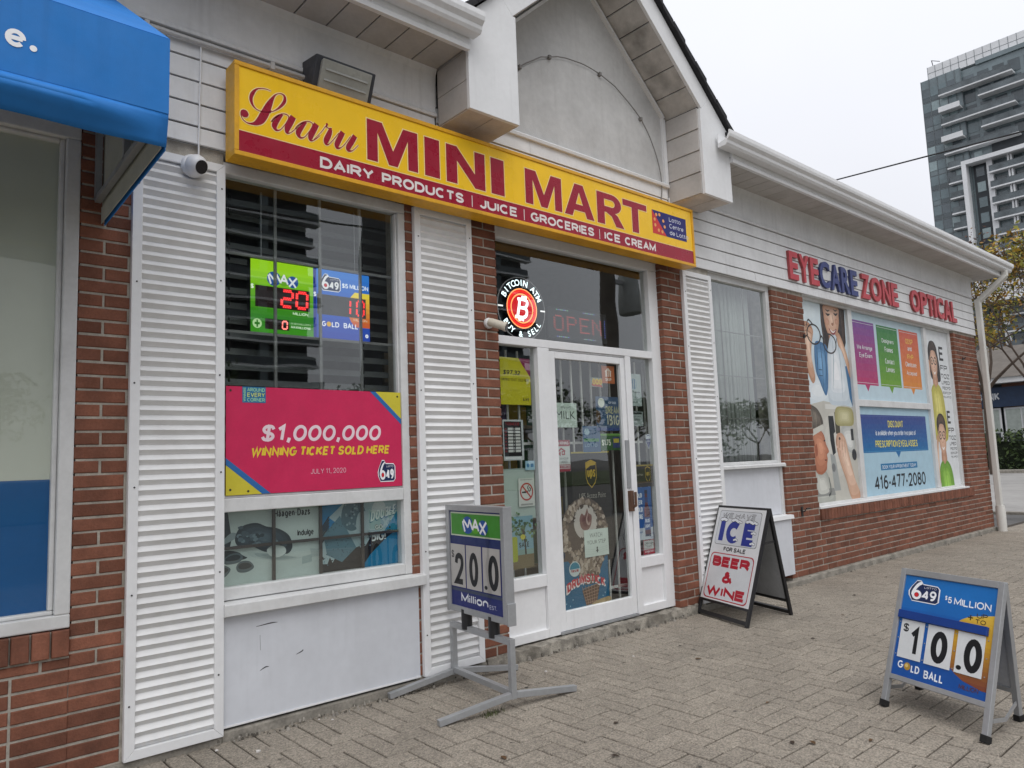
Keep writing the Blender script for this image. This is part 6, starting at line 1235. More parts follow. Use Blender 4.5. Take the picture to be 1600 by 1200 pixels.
def child(cx, top, s, hair, shirt, long):
    k = s; f = lambda u, v: (cx+u*k, top+v*k*.40); S = lambda q: [f(*a) for a in q]
    if long: p.soft(S([(-.30, -.70), (-.34, -.25), (-.18, .02), (.10, .02), (.30, -.22), (.40, -.70), (.34, -1.0), (-.20, -.95)]), hair[0], hair[1], 5, (-.03, .02), .3, 1)
    p.soft(S([(-.12, -.80), (.14, -.80), (.17, -1.15), (.0, -1.25), (-.16, -1.15)]), '#ae8064', '#cca084', 3, L=2)
    p.soft(S([(-.36, -1.30), (-.14, -1.08), (.0, -1.16), (.18, -1.08), (.42, -1.28), (.52, -1.75), (.50, -2.5), (-.34, -2.5), (-.34, -1.9)]), shirt[0], shirt[1], 7, (-.02, .02), .25, 2.4)
    for q in ([(.0, -1.2), (.02, -1.7), (.0, -2.4)], [(.30, -1.4), (.34, -1.8), (.30, -2.3)], [(-.2, -1.4), (-.18, -1.9), (-.22, -2.4)]): p.layer(3.3).stroke(S(q), [.006, .014, .004], ink(shirt[0]))
    p.soft(S([(-.23, -.30), (-.235, -.55), (-.17, -.80), (.0, -.96), (.17, -.80), (.24, -.55), (.24, -.30), (.0, -.12)]), '#c2957a', '#efceb6', 8, (-.01, .015), .2, 3.4)
    p.soft(S([(-.26, -.45), (-.29, -.15), (-.12, .04), (.14, .03), (.29, -.16), (.265, -.45), (.20, -.25), (-.02, -.19), (-.20, -.26)]), hair[0], hair[1], 4, (0, .04), .45, 4.5)
    for s_ in (-1, 1): p.layer(5.2).ring(cx+s_*.115*k, top-.47*k*.40, .10*k, .105*k*.40, .022*k, .03*k*.4, ink('#2a2622'), 18).ell(cx+s_*.115*k, top-.47*k*.40, .022*k, .022*k*.6, ink('#2c211b'), 8)
    p.layer(5.2).stroke(S([(-.02, -.47), (.02, -.47)]), .008, ink('#2a2622')).stroke(S([(.0, -.50), (.02, -.62), (-.02, -.64)]), .008, ink('#a87658'))
    p.layer(5.2).blob(S([(-.10, -.74), (.0, -.77), (.11, -.74), (.0, -.83)]), ink('#efe6e0'))
    p.soft(S([(-.26, -.50), (-.34, -.46), (-.38, -.60), (-.46, -1.1), (-.50, -1.7), (-.40, -1.72), (-.35, -1.1), (-.28, -.66)]), '#c09274', '#e8c4aa', 4, (0, 0), .4, 3.9)
child(.32, .915, .62, ('#241c18', '#4a3a30'), ('#b0a844', '#e2da80'), True); child(.38, .445, .66, ('#2e241e', '#5a4636'), ('#64962c', '#9ccc54'), False)
def chart(a, b, c, d):
    X = lambda u: a+u*(c-a); Y = lambda v: b+v*(d-b); k = ink('#2a2a2c')
    for tt, u0, u1, v0, v1 in (('E', .12, .58, .78, 1.0), ('FP', .12, .85, .62, .71), ('TOZ', .10, 1.0, .50, .575), ('LPED', .14, .98, .41, .465), ('PECFD', .16, 1.0, .33, .375), ('EDFCZP', .14, 1.0, .26, .295), ('FELOPZD', .14, 1.0, .20, .228)):
        p.layer(2).text(tt, X(u0), Y(v0), X(u1), Y(v1), k, bold=.03)
chart(.54, .48, .97, .90); chart(.64, .10, .99, .48); p.build('print', t)

# ================================================================ freestanding signs
def aframe_pts(c, yaw, w, s, H, k, wt, t, yt):
    u = Vector((math.cos(yaw), math.sin(yaw), 0)); n = Vector((math.sin(yaw), -math.cos(yaw), 0)); ut = Vector((math.cos(yaw+yt), math.sin(yaw+yt), 0))
    c = Vector((c[0], c[1], 0)); up = Vector((0, 0, H))
    return dict(TL=c-ut*wt/2+up+n*t, TR=c+ut*wt/2+up+n*t, FL=c-u*w/2+n*s-u*k, FR=c+u*w/2+n*s-u*k, BL=c-u*w/2-n*s+u*k, BR=c+u*w/2-n*s+u*k), n
def quadmap(bl, br, tr, tl, nrm):
    """unit square onto a board, d = proud along its normal"""
    e = (br-bl).cross(tl-bl).normalized()
    if e.dot(nrm) < 0: e = -e
    c0 = (bl+br)/2; e1 = ((br-bl)+(tr-tl))/2; e2 = (tl+tr-bl-br)/2; e = e1.cross(e2).normalized()
    if e.dot(nrm) < 0: e = -e
    def f(u, v, d): return tuple(c0+e1*(u-.5)+e2*v+e*d)
    return f, e
def slab(mb, f, a, b, c, d, d0, d1, m):
    mb.hexa([f(a, b, d1), f(c, b, d1), f(c, b, d0), f(a, b, d0)], [f(a, d, d1), f(c, d, d1), f(c, d, d0), f(a, d, d0)], m)

# ---- black A-frame: ICE / BEER & WINE
P_, n_ = aframe_pts((5.755, -0.350), -1.931, 0.684, 0.312, 0.905, -0.109, 0.700, -0.077, -0.011)
ic = thing('ice_sandwich_board', (5.755, -0.35, 0), 'black framed sandwich board reading WE HAVE ICE, BEER & WINE by the brick pier', 'sandwich board')
ff, en = quadmap(P_['FL'], P_['FR'], P_['TR'], P_['TL'], n_+Vector((0, 0, .4)))
fb, eb = quadmap(P_['BR'], P_['BL'], P_['TL'], P_['TR'], -n_+Vector((0, 0, .4)))
WB = mat('white sign board', (0.70, 0.71, 0.72), 0.45, var=0.04, dirt=0.08, dirtcol=(0.4, 0.38, 0.36)); GB = mat('grey sign back', (0.40, 0.41, 0.42), 0.6)
for f, nm in ((ff, 'front_frame'), (fb, 'back_frame')):
    m = MB(); slab(m, f, 0, 0, .04, 1.0, -.012, .012, M_BLACK); slab(m, f, .96, 0, 1, 1.0, -.012, .012, M_BLACK); slab(m, f, .041, .975, .959, 1.0, -.011, .011, M_BLACK); slab(m, f, .041, .125, .959, .15, -.011, .011, M_BLACK); slab(m, f, .041, .012, .959, .045, -.011, .011, M_BLACK); m.build(nm, ic)
m = MB(); slab(m, ff, .03, .145, .97, .978, .0125, .017, WB); m.build('front_board', ic)
m = MB(); slab(m, fb, .041, .151, .959, .974, -.006, -.002, GB); m.build('back_board', ic)
for uu in (.02, .98):
    m = MB(); m.bar(ff(uu, .70, -.013), fb(1-uu, .70, -.013), .008, .02, M_BLACK); m.build('hinge_stay', ic)
p = Print(lambda u, v, d: ff(.03+.94*u, .145+.833*v, .017+d), 0.0005, (.65, .76)); bl_ = ink('#26348c'); rd_ = ink('#b01c30'); kk = ink('#16181c'); ww = ink('#dfe2e6')
def rrline(p, a, b, c, d, r, w, m1, m2, L):
    p.layer(L).rrect(a, b, c, d, r, m1, r*.75); p.layer(L+1).rrect(a+w, b+w*.75, c-w, d-w*.75, r, m2, r*.75)
rrline(p, .06, .59, .94, .97, .04, .006, ink('#5a5c60'), ink('#cdd0d4'), 1); rrline(p, .045, .015, .955, .50, .07, .014, rd_, ink('#d2d5d8'), 1)
p.layer(3).text('WE HAVE', .13, .885, .83, .945, kk, bold=.075, shear=.25).layer(3.6).text('WE HAVE', .138, .891, .822, .939, ww, bold=.0, shear=.25)
p.layer(3).rect(.125, .632, .225, .85, bl_).text('C', .275, .615, .585, .855, bl_, bold=.10).text('E', .63, .605, .89, .85, bl_, bold=.095)
for a, b, c in ((.18, .865, .075), (.42, .865, .07), (.52, .85, .05), (.72, .86, .07), (.83, .85, .06), (.84, .745, .05), (.85, .635, .05), (.50, .655, .045)):
    for j in range(3): p.layer(4).ell(a+(j-1)*c*.6, b+(j % 2)*.008, c*.55, c*.30, kk, 14); p.layer(4.6).ell(a+(j-1)*c*.6, b+(j % 2)*.008, c*.46, c*.22, ww, 14)
p.layer(3).text('FOR SALE', .29, .525, .75, .57, kk, bold=.05).text('BEER', .11, .355, .89, .465, rd_, bold=.105).text('&', .38, .19, .60, .315, rd_, bold=.075).text('WINE', .10, .045, .90, .15, rd_, bold=.105); p.build('print', ic)

# ---- grey A-frame: 6/49 gold ball
P_, n_ = aframe_pts((4.264, -2.454), -1.919, 0.587, 0.205, 0.686, -0.062, 0.632, -0.112, -0.045)
lt = thing('gold_ball_sandwich_board', (4.264, -2.454, 0), 'grey metal sandwich board with blue 6/49 gold ball poster and 10.0 cards', 'sandwich board')
ff, en = quadmap(P_['FL'], P_['FR'], P_['TR'], P_['TL'], n_+Vector((0, 0, .4)))
fb, eb = quadmap(P_['BR'], P_['BL'], P_['TL'], P_['TR'], -n_+Vector((0, 0, .4)))
for f, nm in ((ff, 'front_frame'), (fb, 'back_frame')):
    m = MB(); slab(m, f, 0, 0.02, .05, 1.0, -.014, .012, M_ALU); slab(m, f, .95, 0.02, 1, 1.0, -.014, .012, M_ALU); slab(m, f, .051, .955, .949, 1.0, -.013, .0115, M_ALU); slab(m, f, .051, .20, .949, .235, -.013, .0115, M_ALU); m.build(nm, lt, bevel=.002)
    for uu in (.025, .975):
        m = MB(); slab(m, f, uu-.028, 0, uu+.028, .045, -.018, .016, M_RUBBER); m.build('rubber_foot', lt)
m = MB(); slab(m, ff, .051, .236, .949, .954, -.004, .002, ink('#15559c')); m.build('front_board', lt)
m = MB(); slab(m, fb, .051, .236, .949, .954, -.004, .002, GB); m.build('back_board', lt)
m = MB(); slab(m, fb, .55, .40, .80, .80, -.0075, -.0045, mat('dark grey pouch', (.1, .1, .11), .6)); m.build('back_pouch', lt)
for uu in (.01, .99):
    m = MB(); a = ff(uu, .14, -.02); b = fb(1-uu, .14, -.02); mid = tuple((x+y)/2-(0.035 if i == 2 else 0) for i, (x, y) in enumerate(zip(a, b))); m.bar(a, mid, .006, .018, M_ALU); m.bar(mid, b, .006, .018, M_ALU); m.build('folding_stay', lt)
p = Print(lambda u, v, d: ff(.051+.898*u, .236+.718*v, .002+d), 0.0005, (.55, .52)); sk = '#1767b4'
grad(p.layer(1), 0, 0, 1, 1, '#1b6fba', '#164f9c', 6)
import bisect
fx = lambda v: .98-.46*math.sqrt(max(0, 1-((v-.41)/.335)**2))
for i in range(16):
    v0 = .076+.669*i/16; v1 = v0+.669/16; h = mixh('#7c4430', '#c89a2c', min(1, i/9)) if i < 10 else mixh('#c89a2c', '#dcb84a', (i-10)/6); p.layer(2).poly([(fx(v0), v0), (1, v0), (1, v1), (fx(v1), v1)], ink(h))
logo649(p, .07, .755, .40, .955, 3)
wh_ = ink('#e6ebf2'); p.layer(3).text('$', .475, .81, .50, .86, wh_, bold=.02).text('5', .508, .79, .55, .85, wh_, bold=.03).text('MILLION', .575, .782, .95, .85, wh_, bold=.03).text('UP', .82, .70, .925, .745, ink('#3a3220'), bold=.025).text('TO', .81, .648, .915, .69, ink('#3a3220'), bold=.025).rect(.735, .688, .785, .698, ink('#3a3220')).rect(.755, .668, .766, .718, ink('#3a3220'))
p.text('G', .06, .075, .125, .145, wh_, bold=.04).text('LD', .215, .06, .31, .13, wh_, bold=.04).text('BALL', .36, .04, .57, .115, wh_, bold=.04).ell(.17, .105, .037, .037, ink('#b08a34'), 20); p.layer(4).ell(.163, .112, .018, .018, ink('#dcc078'), 14); p.layer(3).text('MILLION', .73, .045, .92, .085, ink('#5a3428'), bold=.02)
p.build('print', lt)
m = MB(); slab(m, lambda u, v, d: ff(.051+.898*u, .236+.718*v, d), .0, .555, .955, .635, .0045, .020, ink('#153c86', .4)); m.build('card_header', lt, bevel=.002)
cards = ((.04, .305), (.345, .62), (.665, .935))
for i, (a, c) in enumerate(cards):
    fcard = lambda u, v, d, a=a, c=c: ff(.051+.898*(a+(c-a)*u), .236+.718*(.175+(.55-.175)*v), .0048+d)
    m = MB(); slab(m, fcard, 0, 0, 1, 1, 0, .002, ink('#d6d9da')); m.build('number_card', lt)
    q = Print(lambda u, v, d, g=fcard: g(u, v, .002+d), .0005, (.148, .195))
    if i == 0: q.text('1', .46, .10, .86, .86, kk, bold=.05).text('$', .10, .66, .36, .92, kk, bold=.03)
    elif i == 1: q.text('0', .20, .08, .84, .88, kk, bold=.045)
    else: q.text('0', .30, .07, .95, .88, kk, bold=.045).ell(.16, .13, .10, .055, kk)
    q.build('digit', lt)
m = MB()
for a in (0.02, .325, .643, .96):
    for v in (.20, .36, .52): m.lathe(ff(.051+.898*a, .236+.718*v, .003), [(.0035, 0), (.003, .003)], M_ALU, axis=en, n=8)
m.build('rivets', lt)

# ---- MAX jackpot stand
mc = Vector((2.831, -0.401, 0)); yaw = -1.688; u_ = Vector((math.cos(yaw), math.sin(yaw), 0)); n_ = Vector((math.sin(yaw), -math.cos(yaw), 0)); up_ = Vector((0, 0, 1))
ms = thing('jackpot_stand', tuple(mc), 'grey steel pavement stand with green MAX poster and 20.0 Million cards', 'sign stand')
W_ = 0.674; wf = 0.61
fh = lambda u, v, d: tuple(mc+u_*((u-.5)*W_)+up_*(.458+(1.117-.458)*v)+n_*d)
m = MB(); slab(m, fh, 0, 0, .055, 1, -.03, .03, M_ALU); slab(m, fh, .945, 0, 1, 1, -.03, .03, M_ALU); slab(m, fh, .0555, .945, .9445, 1, -.029, .029, M_ALU); slab(m, fh, .0555, 0, .9445, .055, -.029, .029, M_ALU); slab(m, fh, -.02, -.01, .0, .18, -.028, .028, M_ALU); slab(m, fh, 1.0, -.01, 1.02, .18, -.028, .028, M_ALU); m.build('head_frame', ms, bevel=.003)
m = MB(); slab(m, fh, .055, .055, .945, .945, -.018, .018, ink('#18246c')); m.build('head_board', ms)
p = Print(lambda u, v, d: fh(.055+.89*u, .055+.89*v, .018+d), 0.0006, (.60, .587))
p.layer(1).rect(.02, .735, 1.0, .985, ink('#c4d0b8')); p.layer(2).rect(.035, .75, .985, .97, ink('#3f8c2c')); logomax(p, .26, .765, .76, .945, 3); p.layer(2.5).text('LOTTO', .26, .935, .40, .955, ink('#28541c'), bold=.02)
p.layer(1).rect(.0, .655, 1, .725, ink('#1c2c62')); p.rect(.0, .155, 1, .185, ink('#3c465c')); p.layer(2).text('Million', .20, .05, .72, .14, ink('#dfe3ea'), bold=.05).text('EST.', .74, .045, .87, .085, ink('#c0c4dc'), bold=.01); p.build('print', ms)
for i, (a, c) in enumerate(((.01, .30), (.325, .615), (.645, .955))):
    g = lambda u, v, d, a=a, c=c: fh(.055+.89*(a+(c-a)*u), .055+.89*(.20+.445*v), .0195+d)
    m = MB(); slab(m, g, 0, 0, 1, 1, 0, .002, ink('#b4b2ae')); m.build('number_card', ms); q = Print(lambda u, v, d, g=g: g(u, v, .002+d), .0005, (.175, .26))
    if i == 0: q.text('2', .28, .06, .92, .80, kk, bold=.03).text('$', .06, .66, .26, .86, kk, bold=.01)
    elif i == 1: q.text('0', .20, .07, .80, .85, kk, bold=.03)
    else: q.text('0', .32, .07, .92, .85, kk, bold=.03).ell(.16, .11, .09, .045, kk)
    q.build('digit', ms)
tp = MB(); q = []
for i in range(9): q += [fh(.70+.012*math.sin(i*1.3), .16+.62*i/8, .026+.004*math.sin(i*2)), fh(.76+.012*math.sin(i*1.9), .155+.62*i/8, .027+.006*math.cos(i*2.3))]
tp.add(q, [(2*i, 2*i+1, 2*i+3, 2*i+2) for i in range(8)], glass_mat('clear packing tape', (.9, .9, .9), 2.2, .4)); tp.build('packing_tape', ms)
for s in (-.2, .2):
    m = MB(); m.lathe(mc+u_*(s*W_*1.15)+up_*.36, [(.034, 0), (.034, .12)], M_BLACK, n=16); m.build('spring_post', ms, smooth=True)
ws = .655
A1, A2 = mc-u_*ws/2, mc+u_*ws/2; tw = .034
m = MB(); m.bar(A1+up_*.362-u_*.017, A2+up_*.362+u_*.017, tw, tw, M_ALU); m.build('top_rail', ms, bevel=.002)
m = MB(); m.bar(A1+up_*.085+u_*.0175, A2+up_*.085-u_*.0175, tw, tw, M_ALU); m.build('bottom_rail', ms, bevel=.002)
for A in (A1, A2):
    m = MB(); m.bar(A+up_*.345, A+up_*.055, tw, tw, M_ALU, up=tuple(n_)); m.build('upright', ms, bevel=.002)
    for s in (-1, 1):
        m = MB(); a = A+up_*.075+n_*(s*.017); b = mc+(A-mc)*(wf/ws)+n_*(s*.463)+up_*.018; m.bar(a, b, tw, tw, M_ALU); m.build('foot', ms, bevel=.002)

# ---- litter, leaves and weeds on the paving
LF = [mat('dry brown leaf', (.10, .055, .025), .8, var=.3), mat('dark wet leaf', (.045, .03, .02), .7, var=.3)]
rl = random.Random(21)
spots = [(3.42, -2.15), (3.36, -2.08), (2.30, -1.22), (2.67, -1.58), (3.63, -2.33), (3.0, -1.3), (4.9, -1.9), (5.3, -1.2), (6.2, -1.0), (7.1, -.7), (4.3, -.9), (8.3, -.5), (3.8, -1.7)]
for i, (x, y) in enumerate(spots):
    m = MB(); a = rl.uniform(0, 6.28); s = rl.uniform(.012, .022); c, sn = math.cos(a), math.sin(a); P = lambda u, v, z: (x+s*(u*c-v*sn), y+s*(u*sn+v*c), .003+s*z)
    m.add([P(-1.3, 0, .05), P(-.4, .6, .35), P(.5, .5, .3), P(1.3, 0, .1), P(.5, -.5, .28), P(-.4, -.6, .32), P(0, 0, .05)], [(0, 1, 6), (1, 2, 6), (2, 3, 6), (3, 4, 6), (4, 5, 6), (5, 0, 6)], LF[i % 2])
    o = m.build('fallen_leaf', at=(x, y, 0)); tag(o, 'small dry brown leaf lying on the pavers', 'leaf', 'fallen leaves on the pavers'); sm = o.modifiers.new('thick', 'SOLIDIFY'); sm.thickness = .0008
for i, (x, y) in enumerate(((1.52, -.27), (1.38, -.10), (1.95, -.06), (2.0, -.12), (4.08, -.52), (3.42, -.33), (3.5, -.02), (3.75, -.02), (4.55, -.03), (9.6, -.12), (10.1, -.15), (10.8, -.13), (2.25, -.1))):
    m = MB(); s = .012 if i == 0 else rl.uniform(.004, .009); pts = [(x+s*math.cos(a)*rl.uniform(.6, 1.2), y+s*math.sin(a)*rl.uniform(.6, 1.2)) for a in (0, 1.2, 2.3, 3.4, 4.6, 5.5)]; m.prismz(pts, .0, s*.6, ink('#d8d4d0') if i < 8 else M_CONC)
    tag(m.build('litter_scrap', at=(x, y, 0)), 'tiny pale scrap of litter on the pavers' if i < 8 else 'small concrete crumb by the foot of the wall', 'litter', 'pale scraps near the shop wall' if i < 8 else 'crumbs by the wall')
wd = MB()
for i in range(90):
    x = 2.66+rl.gauss(0, .045); y = -.70+rl.gauss(0, .02); a = rl.uniform(0, 6.28); h = rl.uniform(.012, .035); d = rl.uniform(.01, .03); w = .002
    wd.add([(x-w*math.sin(a), y+w*math.cos(a), -.005), (x+w*math.sin(a), y-w*math.cos(a), -.005), (x+d*math.cos(a), y+d*math.sin(a), h)], [(0, 1, 2)], mat('weed blade', (.07, .085, .03), .9, var=.4))
tag(wd.build('joint_weed', at=(2.66, -.7, 0)), 'little tuft of weed in the paver joint under the jackpot stand', 'weed')

gr = MB(); rg2 = random.Random(5); M_PEB = [mat('dark grit', (.10, .09, .075), .95, var=.3), mat('pale grit', (.27, .25, .22), .95, var=.3), M_CONC]
for i in range(420):
    x = rg2.choice((rg2.uniform(3.5, 5.5), rg2.uniform(1.5, 3.3), rg2.uniform(1.0, 13.5))); y = -.028-abs(rg2.gauss(0, .022)); s = rg2.uniform(.004, .011) if rg2.random() < .9 else .016
    z = max(0, .02*rg2.random()) if y > -.05 else 0
    pts = [(x+s*math.cos(a)*rg2.uniform(.6, 1.1), y+s*math.sin(a)*rg2.uniform(.6, 1.1)) for a in (0, 1.2, 2.5, 3.7, 5.0)]; top = [(x+(p_[0]-x)*.5, y+(p_[1]-y)*.5) for p_ in pts]
    gr.add([(a, b, z-.004) for a, b in pts]+[(a, b, z+s*.8) for a, b in top], [(0, 1, 6, 5), (1, 2, 7, 6), (2, 3, 8, 7), (3, 4, 9, 8), (4, 0, 5, 9), (5, 6, 7, 8, 9)], rg2.choice(M_PEB))
tag(gr.build('loose_grit', kind='stuff'), 'loose grit and concrete crumbs along the foot of the shop wall', 'grit')

sp = MB(); rs = random.Random(14); M_GUM = [mat('old gum', (.085, .078, .068), .9, var=.3), mat('oil spot', (.13, .115, .095), .8, var=.3)]
for i in range(150):
    x = rs.uniform(1.0, 12); y = -.3-rs.random()**1.4*3.2; s_ = rs.uniform(.004, .013); n = 9
    sp.add([(x+s_*math.cos(6.283*j/n)*rs.uniform(.75, 1.15), y+s_*math.sin(6.283*j/n)*rs.uniform(.75, 1.15), .0007) for j in range(n)], [list(range(n))], rs.choice(M_GUM))
o = sp.build('gum_spots', pave); o['kind'] = 'stuff'

# ================================================================ beyond the building
# ---- glass tower with white balconies
TX = 150.0; FH = 2.87
tw = thing('balcony_tower', (TX+12, 27, 0), 'tall grey glass apartment tower with white balcony edges behind the plaza', 'building')
M_TW = mat('tower spandrel glass', (0.165, 0.21, 0.225), 0.25, var=0.15, vscale=0.2, spec=0.6); M_TD = mat('tower dark recess', (0.03, 0.036, 0.042), 0.5, var=0.2, vscale=.3)
M_SLB = mat('white tower concrete', (0.74, 0.75, 0.76), 0.7, var=0.06, vscale=.3, dirt=.1, dirtcol=(.4, .4, .4)); M_MUL = mat('tower mullion', (0.14, 0.16, 0.17), 0.5); M_RAIL = mat('tower glass rail', (0.12, 0.14, 0.15), 0.35, var=0.3, vscale=.5, spec=.3)
PANES = [mat('tower pane %d' % i, c, 0.12, var=0.2, vscale=.35, spec=.7) for i, c in enumerate(((.06, .08, .09), (.12, .165, .18), (.24, .31, .32), (.09, .115, .13)))]
m = MB(); m.box(TX, TX+26, -6, 44.4, 0, 70.3, M_TW); m.build('core', tw)
m = MB(); m.box(TX-.5, TX, 37.6, 44.4, 0, 70.8, M_TW); m.build('corner_bay', tw)
m = MB(); m.box(TX-.35, TX+20, -6, 35.1, 70.3, 71.1, M_TW); m.build('top_band', tw)
m = MB(); m.box(TX+.4, TX+22, -4, 43.3, 71.0, 73.6, M_SLB); m.build('penthouse', tw)
m = MB()
for y in [43.3-1.33*i for i in range(26)]: m.box(TX+.36, TX+.41, y-.03, y+.03, 71.0, 73.62, M_MUL)
m.box(TX+.37, TX+.42, 8, 43.3, 72.3, 72.36, M_MUL); m.build('penthouse_joints', tw)
m = MB(); m.bar((TX+1, 42.4, 73.6), (TX+1, 42.6, 75.0), .12, .12, M_BLACK); m.bar((TX+1, 42.5, 74.9), (TX+1, 41.2, 74.2), .1, .1, M_BLACK); m.build('roof_davit', tw)
pm = {}
def tpane(x, y0, y1, z0, z1, k):
    key = (round(y1-y0, 2), round(z1-z0, 2), k)
    if key not in pm:
        q = MB(); q.box(-.06, .0, 0, y1-y0, 0, z1-z0, PANES[k]); me = bpy.data.meshes.new('pane'); me.from_pydata(q.v, [], q.f); me.materials.append(PANES[k]); pm[key] = me
    o = bpy.data.objects.new('pane', pm[key]); COL.objects.link(o); o.parent = tw; o.location = Vector((x, y0, z0))-Vector(ORG[tw.name])
rt = random.Random(12)
ZF = [66.4-FH*k for k in range(19)]
for z in ZF:
    for y in (42.95, 41.5, 40.05, 38.6):                               # corner bay glazing
        tpane(TX-.5, y+.06, y+1.38, z+.95, z+2.72, rt.choice((1, 2, 1, 3)))
        if rt.random() < .6: tpane(TX-.5, y+.06, y+1.38, z+.12, z+.85, 0)
    if z > 52.6:
        for y in (35.6, 33.2, 30.8, 28.4, 26.0): tpane(TX, y+.1, y+1.9, z+.3, z+2.6, rt.choice((0, 0, 1, 3)))
    else:
        tpane(TX-.1, 35.6, 36.9, z+.5, z+2.3, rt.choice((1, 2, 3)))
        for y in (32.3, 29.6, 26.9, 24.2): tpane(TX, y+.1, y+1.7, z+.2, z+2.5, rt.choice((0, 0, 3, 1)))
m = MB()
for y in (44.36, 42.95, 41.5, 40.05, 38.6, 37.62): m.box(TX-.6, TX-.5, y-.05, y+.05, 10, 70.8, M_MUL)
for z in ZF: m.box(TX-.58, TX-.5, 37.62, 44.4, z-.1, z+.06, M_MUL)
m.build('mullions', tw)
def balcony(y0, y1, z, d=1.9, solid=False, x=TX):
    m = MB(); m.box(x-d, x, y0, y1, z-.24, z, M_SLB); o = m.build('balcony_slab', tw)
    if solid:
        m = MB(); m.box(x-d, x-d+.15, y0, y1, z, z+.75, M_SLB); m.build('balcony_parapet', tw)
    else:
        m = MB(); m.box(x-d+.1, x-d+.14, y0+.1, y1-.1, z, z+1.05, M_RAIL); m.box(x-d+.1, x-.1, y1-.14, y1-.1, z, z+1.05, M_RAIL)
        m.box(x-d+.08, x-d+.16, y0+.1, y1-.1, z+1.05, z+1.1, M_MUL); m.build('balcony_rail', tw)
for z in (66.5, 60.8, 55.1): balcony(29.4, 41.2, z)
for z in (63.3, 57.6): balcony(37.8, 41.35, z, 2.2, True)
for z in (63.95, 58.1): balcony(22.0, 34.9, z)
for k in range(14): balcony(38.65, 41.0, 52.3-FH*k, 1.7)
for k in range(16):
    balcony(14.0, 34.6, 49.55-FH*k, 1.7)
    for y in (31.6, 31.15, 27.0, 23.0): 
        m = MB(); m.box(TX-1.2, TX, y-.14, y+.14, 49.55-FH*k, 49.55-FH*k+FH-.28, M_SLB); m.build('balcony_divider', tw)
m = MB(); m.box(TX-2.2, TX, 6, 38.6, 51.9, 52.65, M_SLB); m.build('portal_beam', tw)
m = MB(); m.box(TX-2.2, TX, 37.9, 38.6, 0, 51.9, M_SLB); m.build('portal_column', tw)
m = MB(); m.box(TX-1.0, TX, 34.1, 35.0, 0, 51.9, M_SLB); m.build('portal_column', tw)
m = MB(); m.box(TX-.1, TX+.02, 35.05, 37.3, 0, 51.9, M_TD); m.build('dark_strip', tw)
m = MB(); m.box(TX-.4, TX+1, 20.0, 34.0, 53.0, 55.0, M_TD); m.build('recess', tw)
m = MB(); m.box(TX-4, TX, 10, 44, 26.0, 29.4, M_SLB); m.build('podium_band', tw)

# ---- two towers and a treeline across the street (they show in the glass)
def far_tower(x0, x1, y, z1, seed, label):
    t = thing('street_tower', ((x0+x1)/2, y-8, 0), label, 'building', None); r = random.Random(seed)
    m = MB(); m.box(x0, x1, y-18, y, 0, z1, M_TD); m.build('core', t)
    k = 0; z = 4.0
    while z < z1:
        m = MB(); e = 1.4 if k % 2 else .6; m.box(x0+1, x1+e, y, y+1.6, z-.3, z, M_SLB); m.build('balcony_slab', t)
        m = MB(); m.box(x0+1, x1+e-.2, y+1.4, y+1.45, z, z+1.0, M_RAIL); m.build('balcony_rail', t)
        z += 2.95; k += 1
    for x in (x0+(x1-x0)*.35, x0+(x1-x0)*.7):
        m = MB(); m.box(x, x+1.2, y, y+.9, 0, z1, M_TW); m.build('pier', t)
far_tower(22, 46.5, -92, 78, 1, 'dark balcony tower across the street, mirrored in the barred window')
far_tower(64, 86.0, -90, 84, 2, 'dark balcony tower across the street, mirrored in the transom glass')

# ---- foliage
def leaf_mesh(name, blobs, n, size, mats, seed):
    r = random.Random(seed); V = []; F = []; MI = []
    for i in range(n):
        c, rad = r.choice(blobs)
        while True:
            p = Vector((r.uniform(-1, 1), r.uniform(-1, 1), r.uniform(-1, 1)))
            if .25 < p.length < 1: break
        p = Vector(c)+Vector((p.x*rad[0], p.y*rad[1], p.z*rad[2])); s = size*r.uniform(.6, 1.4)
        a = Vector((r.gauss(0, 1), r.gauss(0, 1), r.gauss(0, .7))).normalized(); b = a.cross(Vector((r.gauss(0, 1), r.gauss(0, 1), r.gauss(0, 1)))).normalized(); k = len(V)
        V += [tuple(p-a*s), tuple(p+b*s*.45), tuple(p+a*s), tuple(p-b*s*.45)]; F.append((k, k+1, k+2, k+3)); MI.append(r.randrange(len(mats)))
    me = bpy.data.meshes.new(name); me.from_pydata(V, [], F)
    for m in mats: me.materials.append(m)
    me.polygons.foreach_set('material_index', MI); return me
def branches(mb, p, d, L, r, depth, rnd, m, tips):
    q = p; dd = Vector(d); pts = [tuple(p)]
    for i in range(3):
        dd = (dd+Vector((rnd.gauss(0, .12), rnd.gauss(0, .12), rnd.gauss(0.03, .1)))).normalized(); q = q+dd*L/3; pts.append(tuple(q))
    mb.tube(pts, r, m, n=5 if depth > 2 else 4, r1=r*.6)
    if depth == 0: tips.append(q); return
    for i in range(rnd.choice((2, 3, 3))):
        nd = (dd+Vector((rnd.gauss(0, .55), rnd.gauss(0, .55), rnd.gauss(.1, .4)))).normalized(); branches(mb, q, nd, L*rnd.uniform(.62, .8), r*.58, depth-1, rnd, m, tips)
M_BARK = mat('grey brown bark', (.075, .055, .042), .95, var=.25, vscale=3)
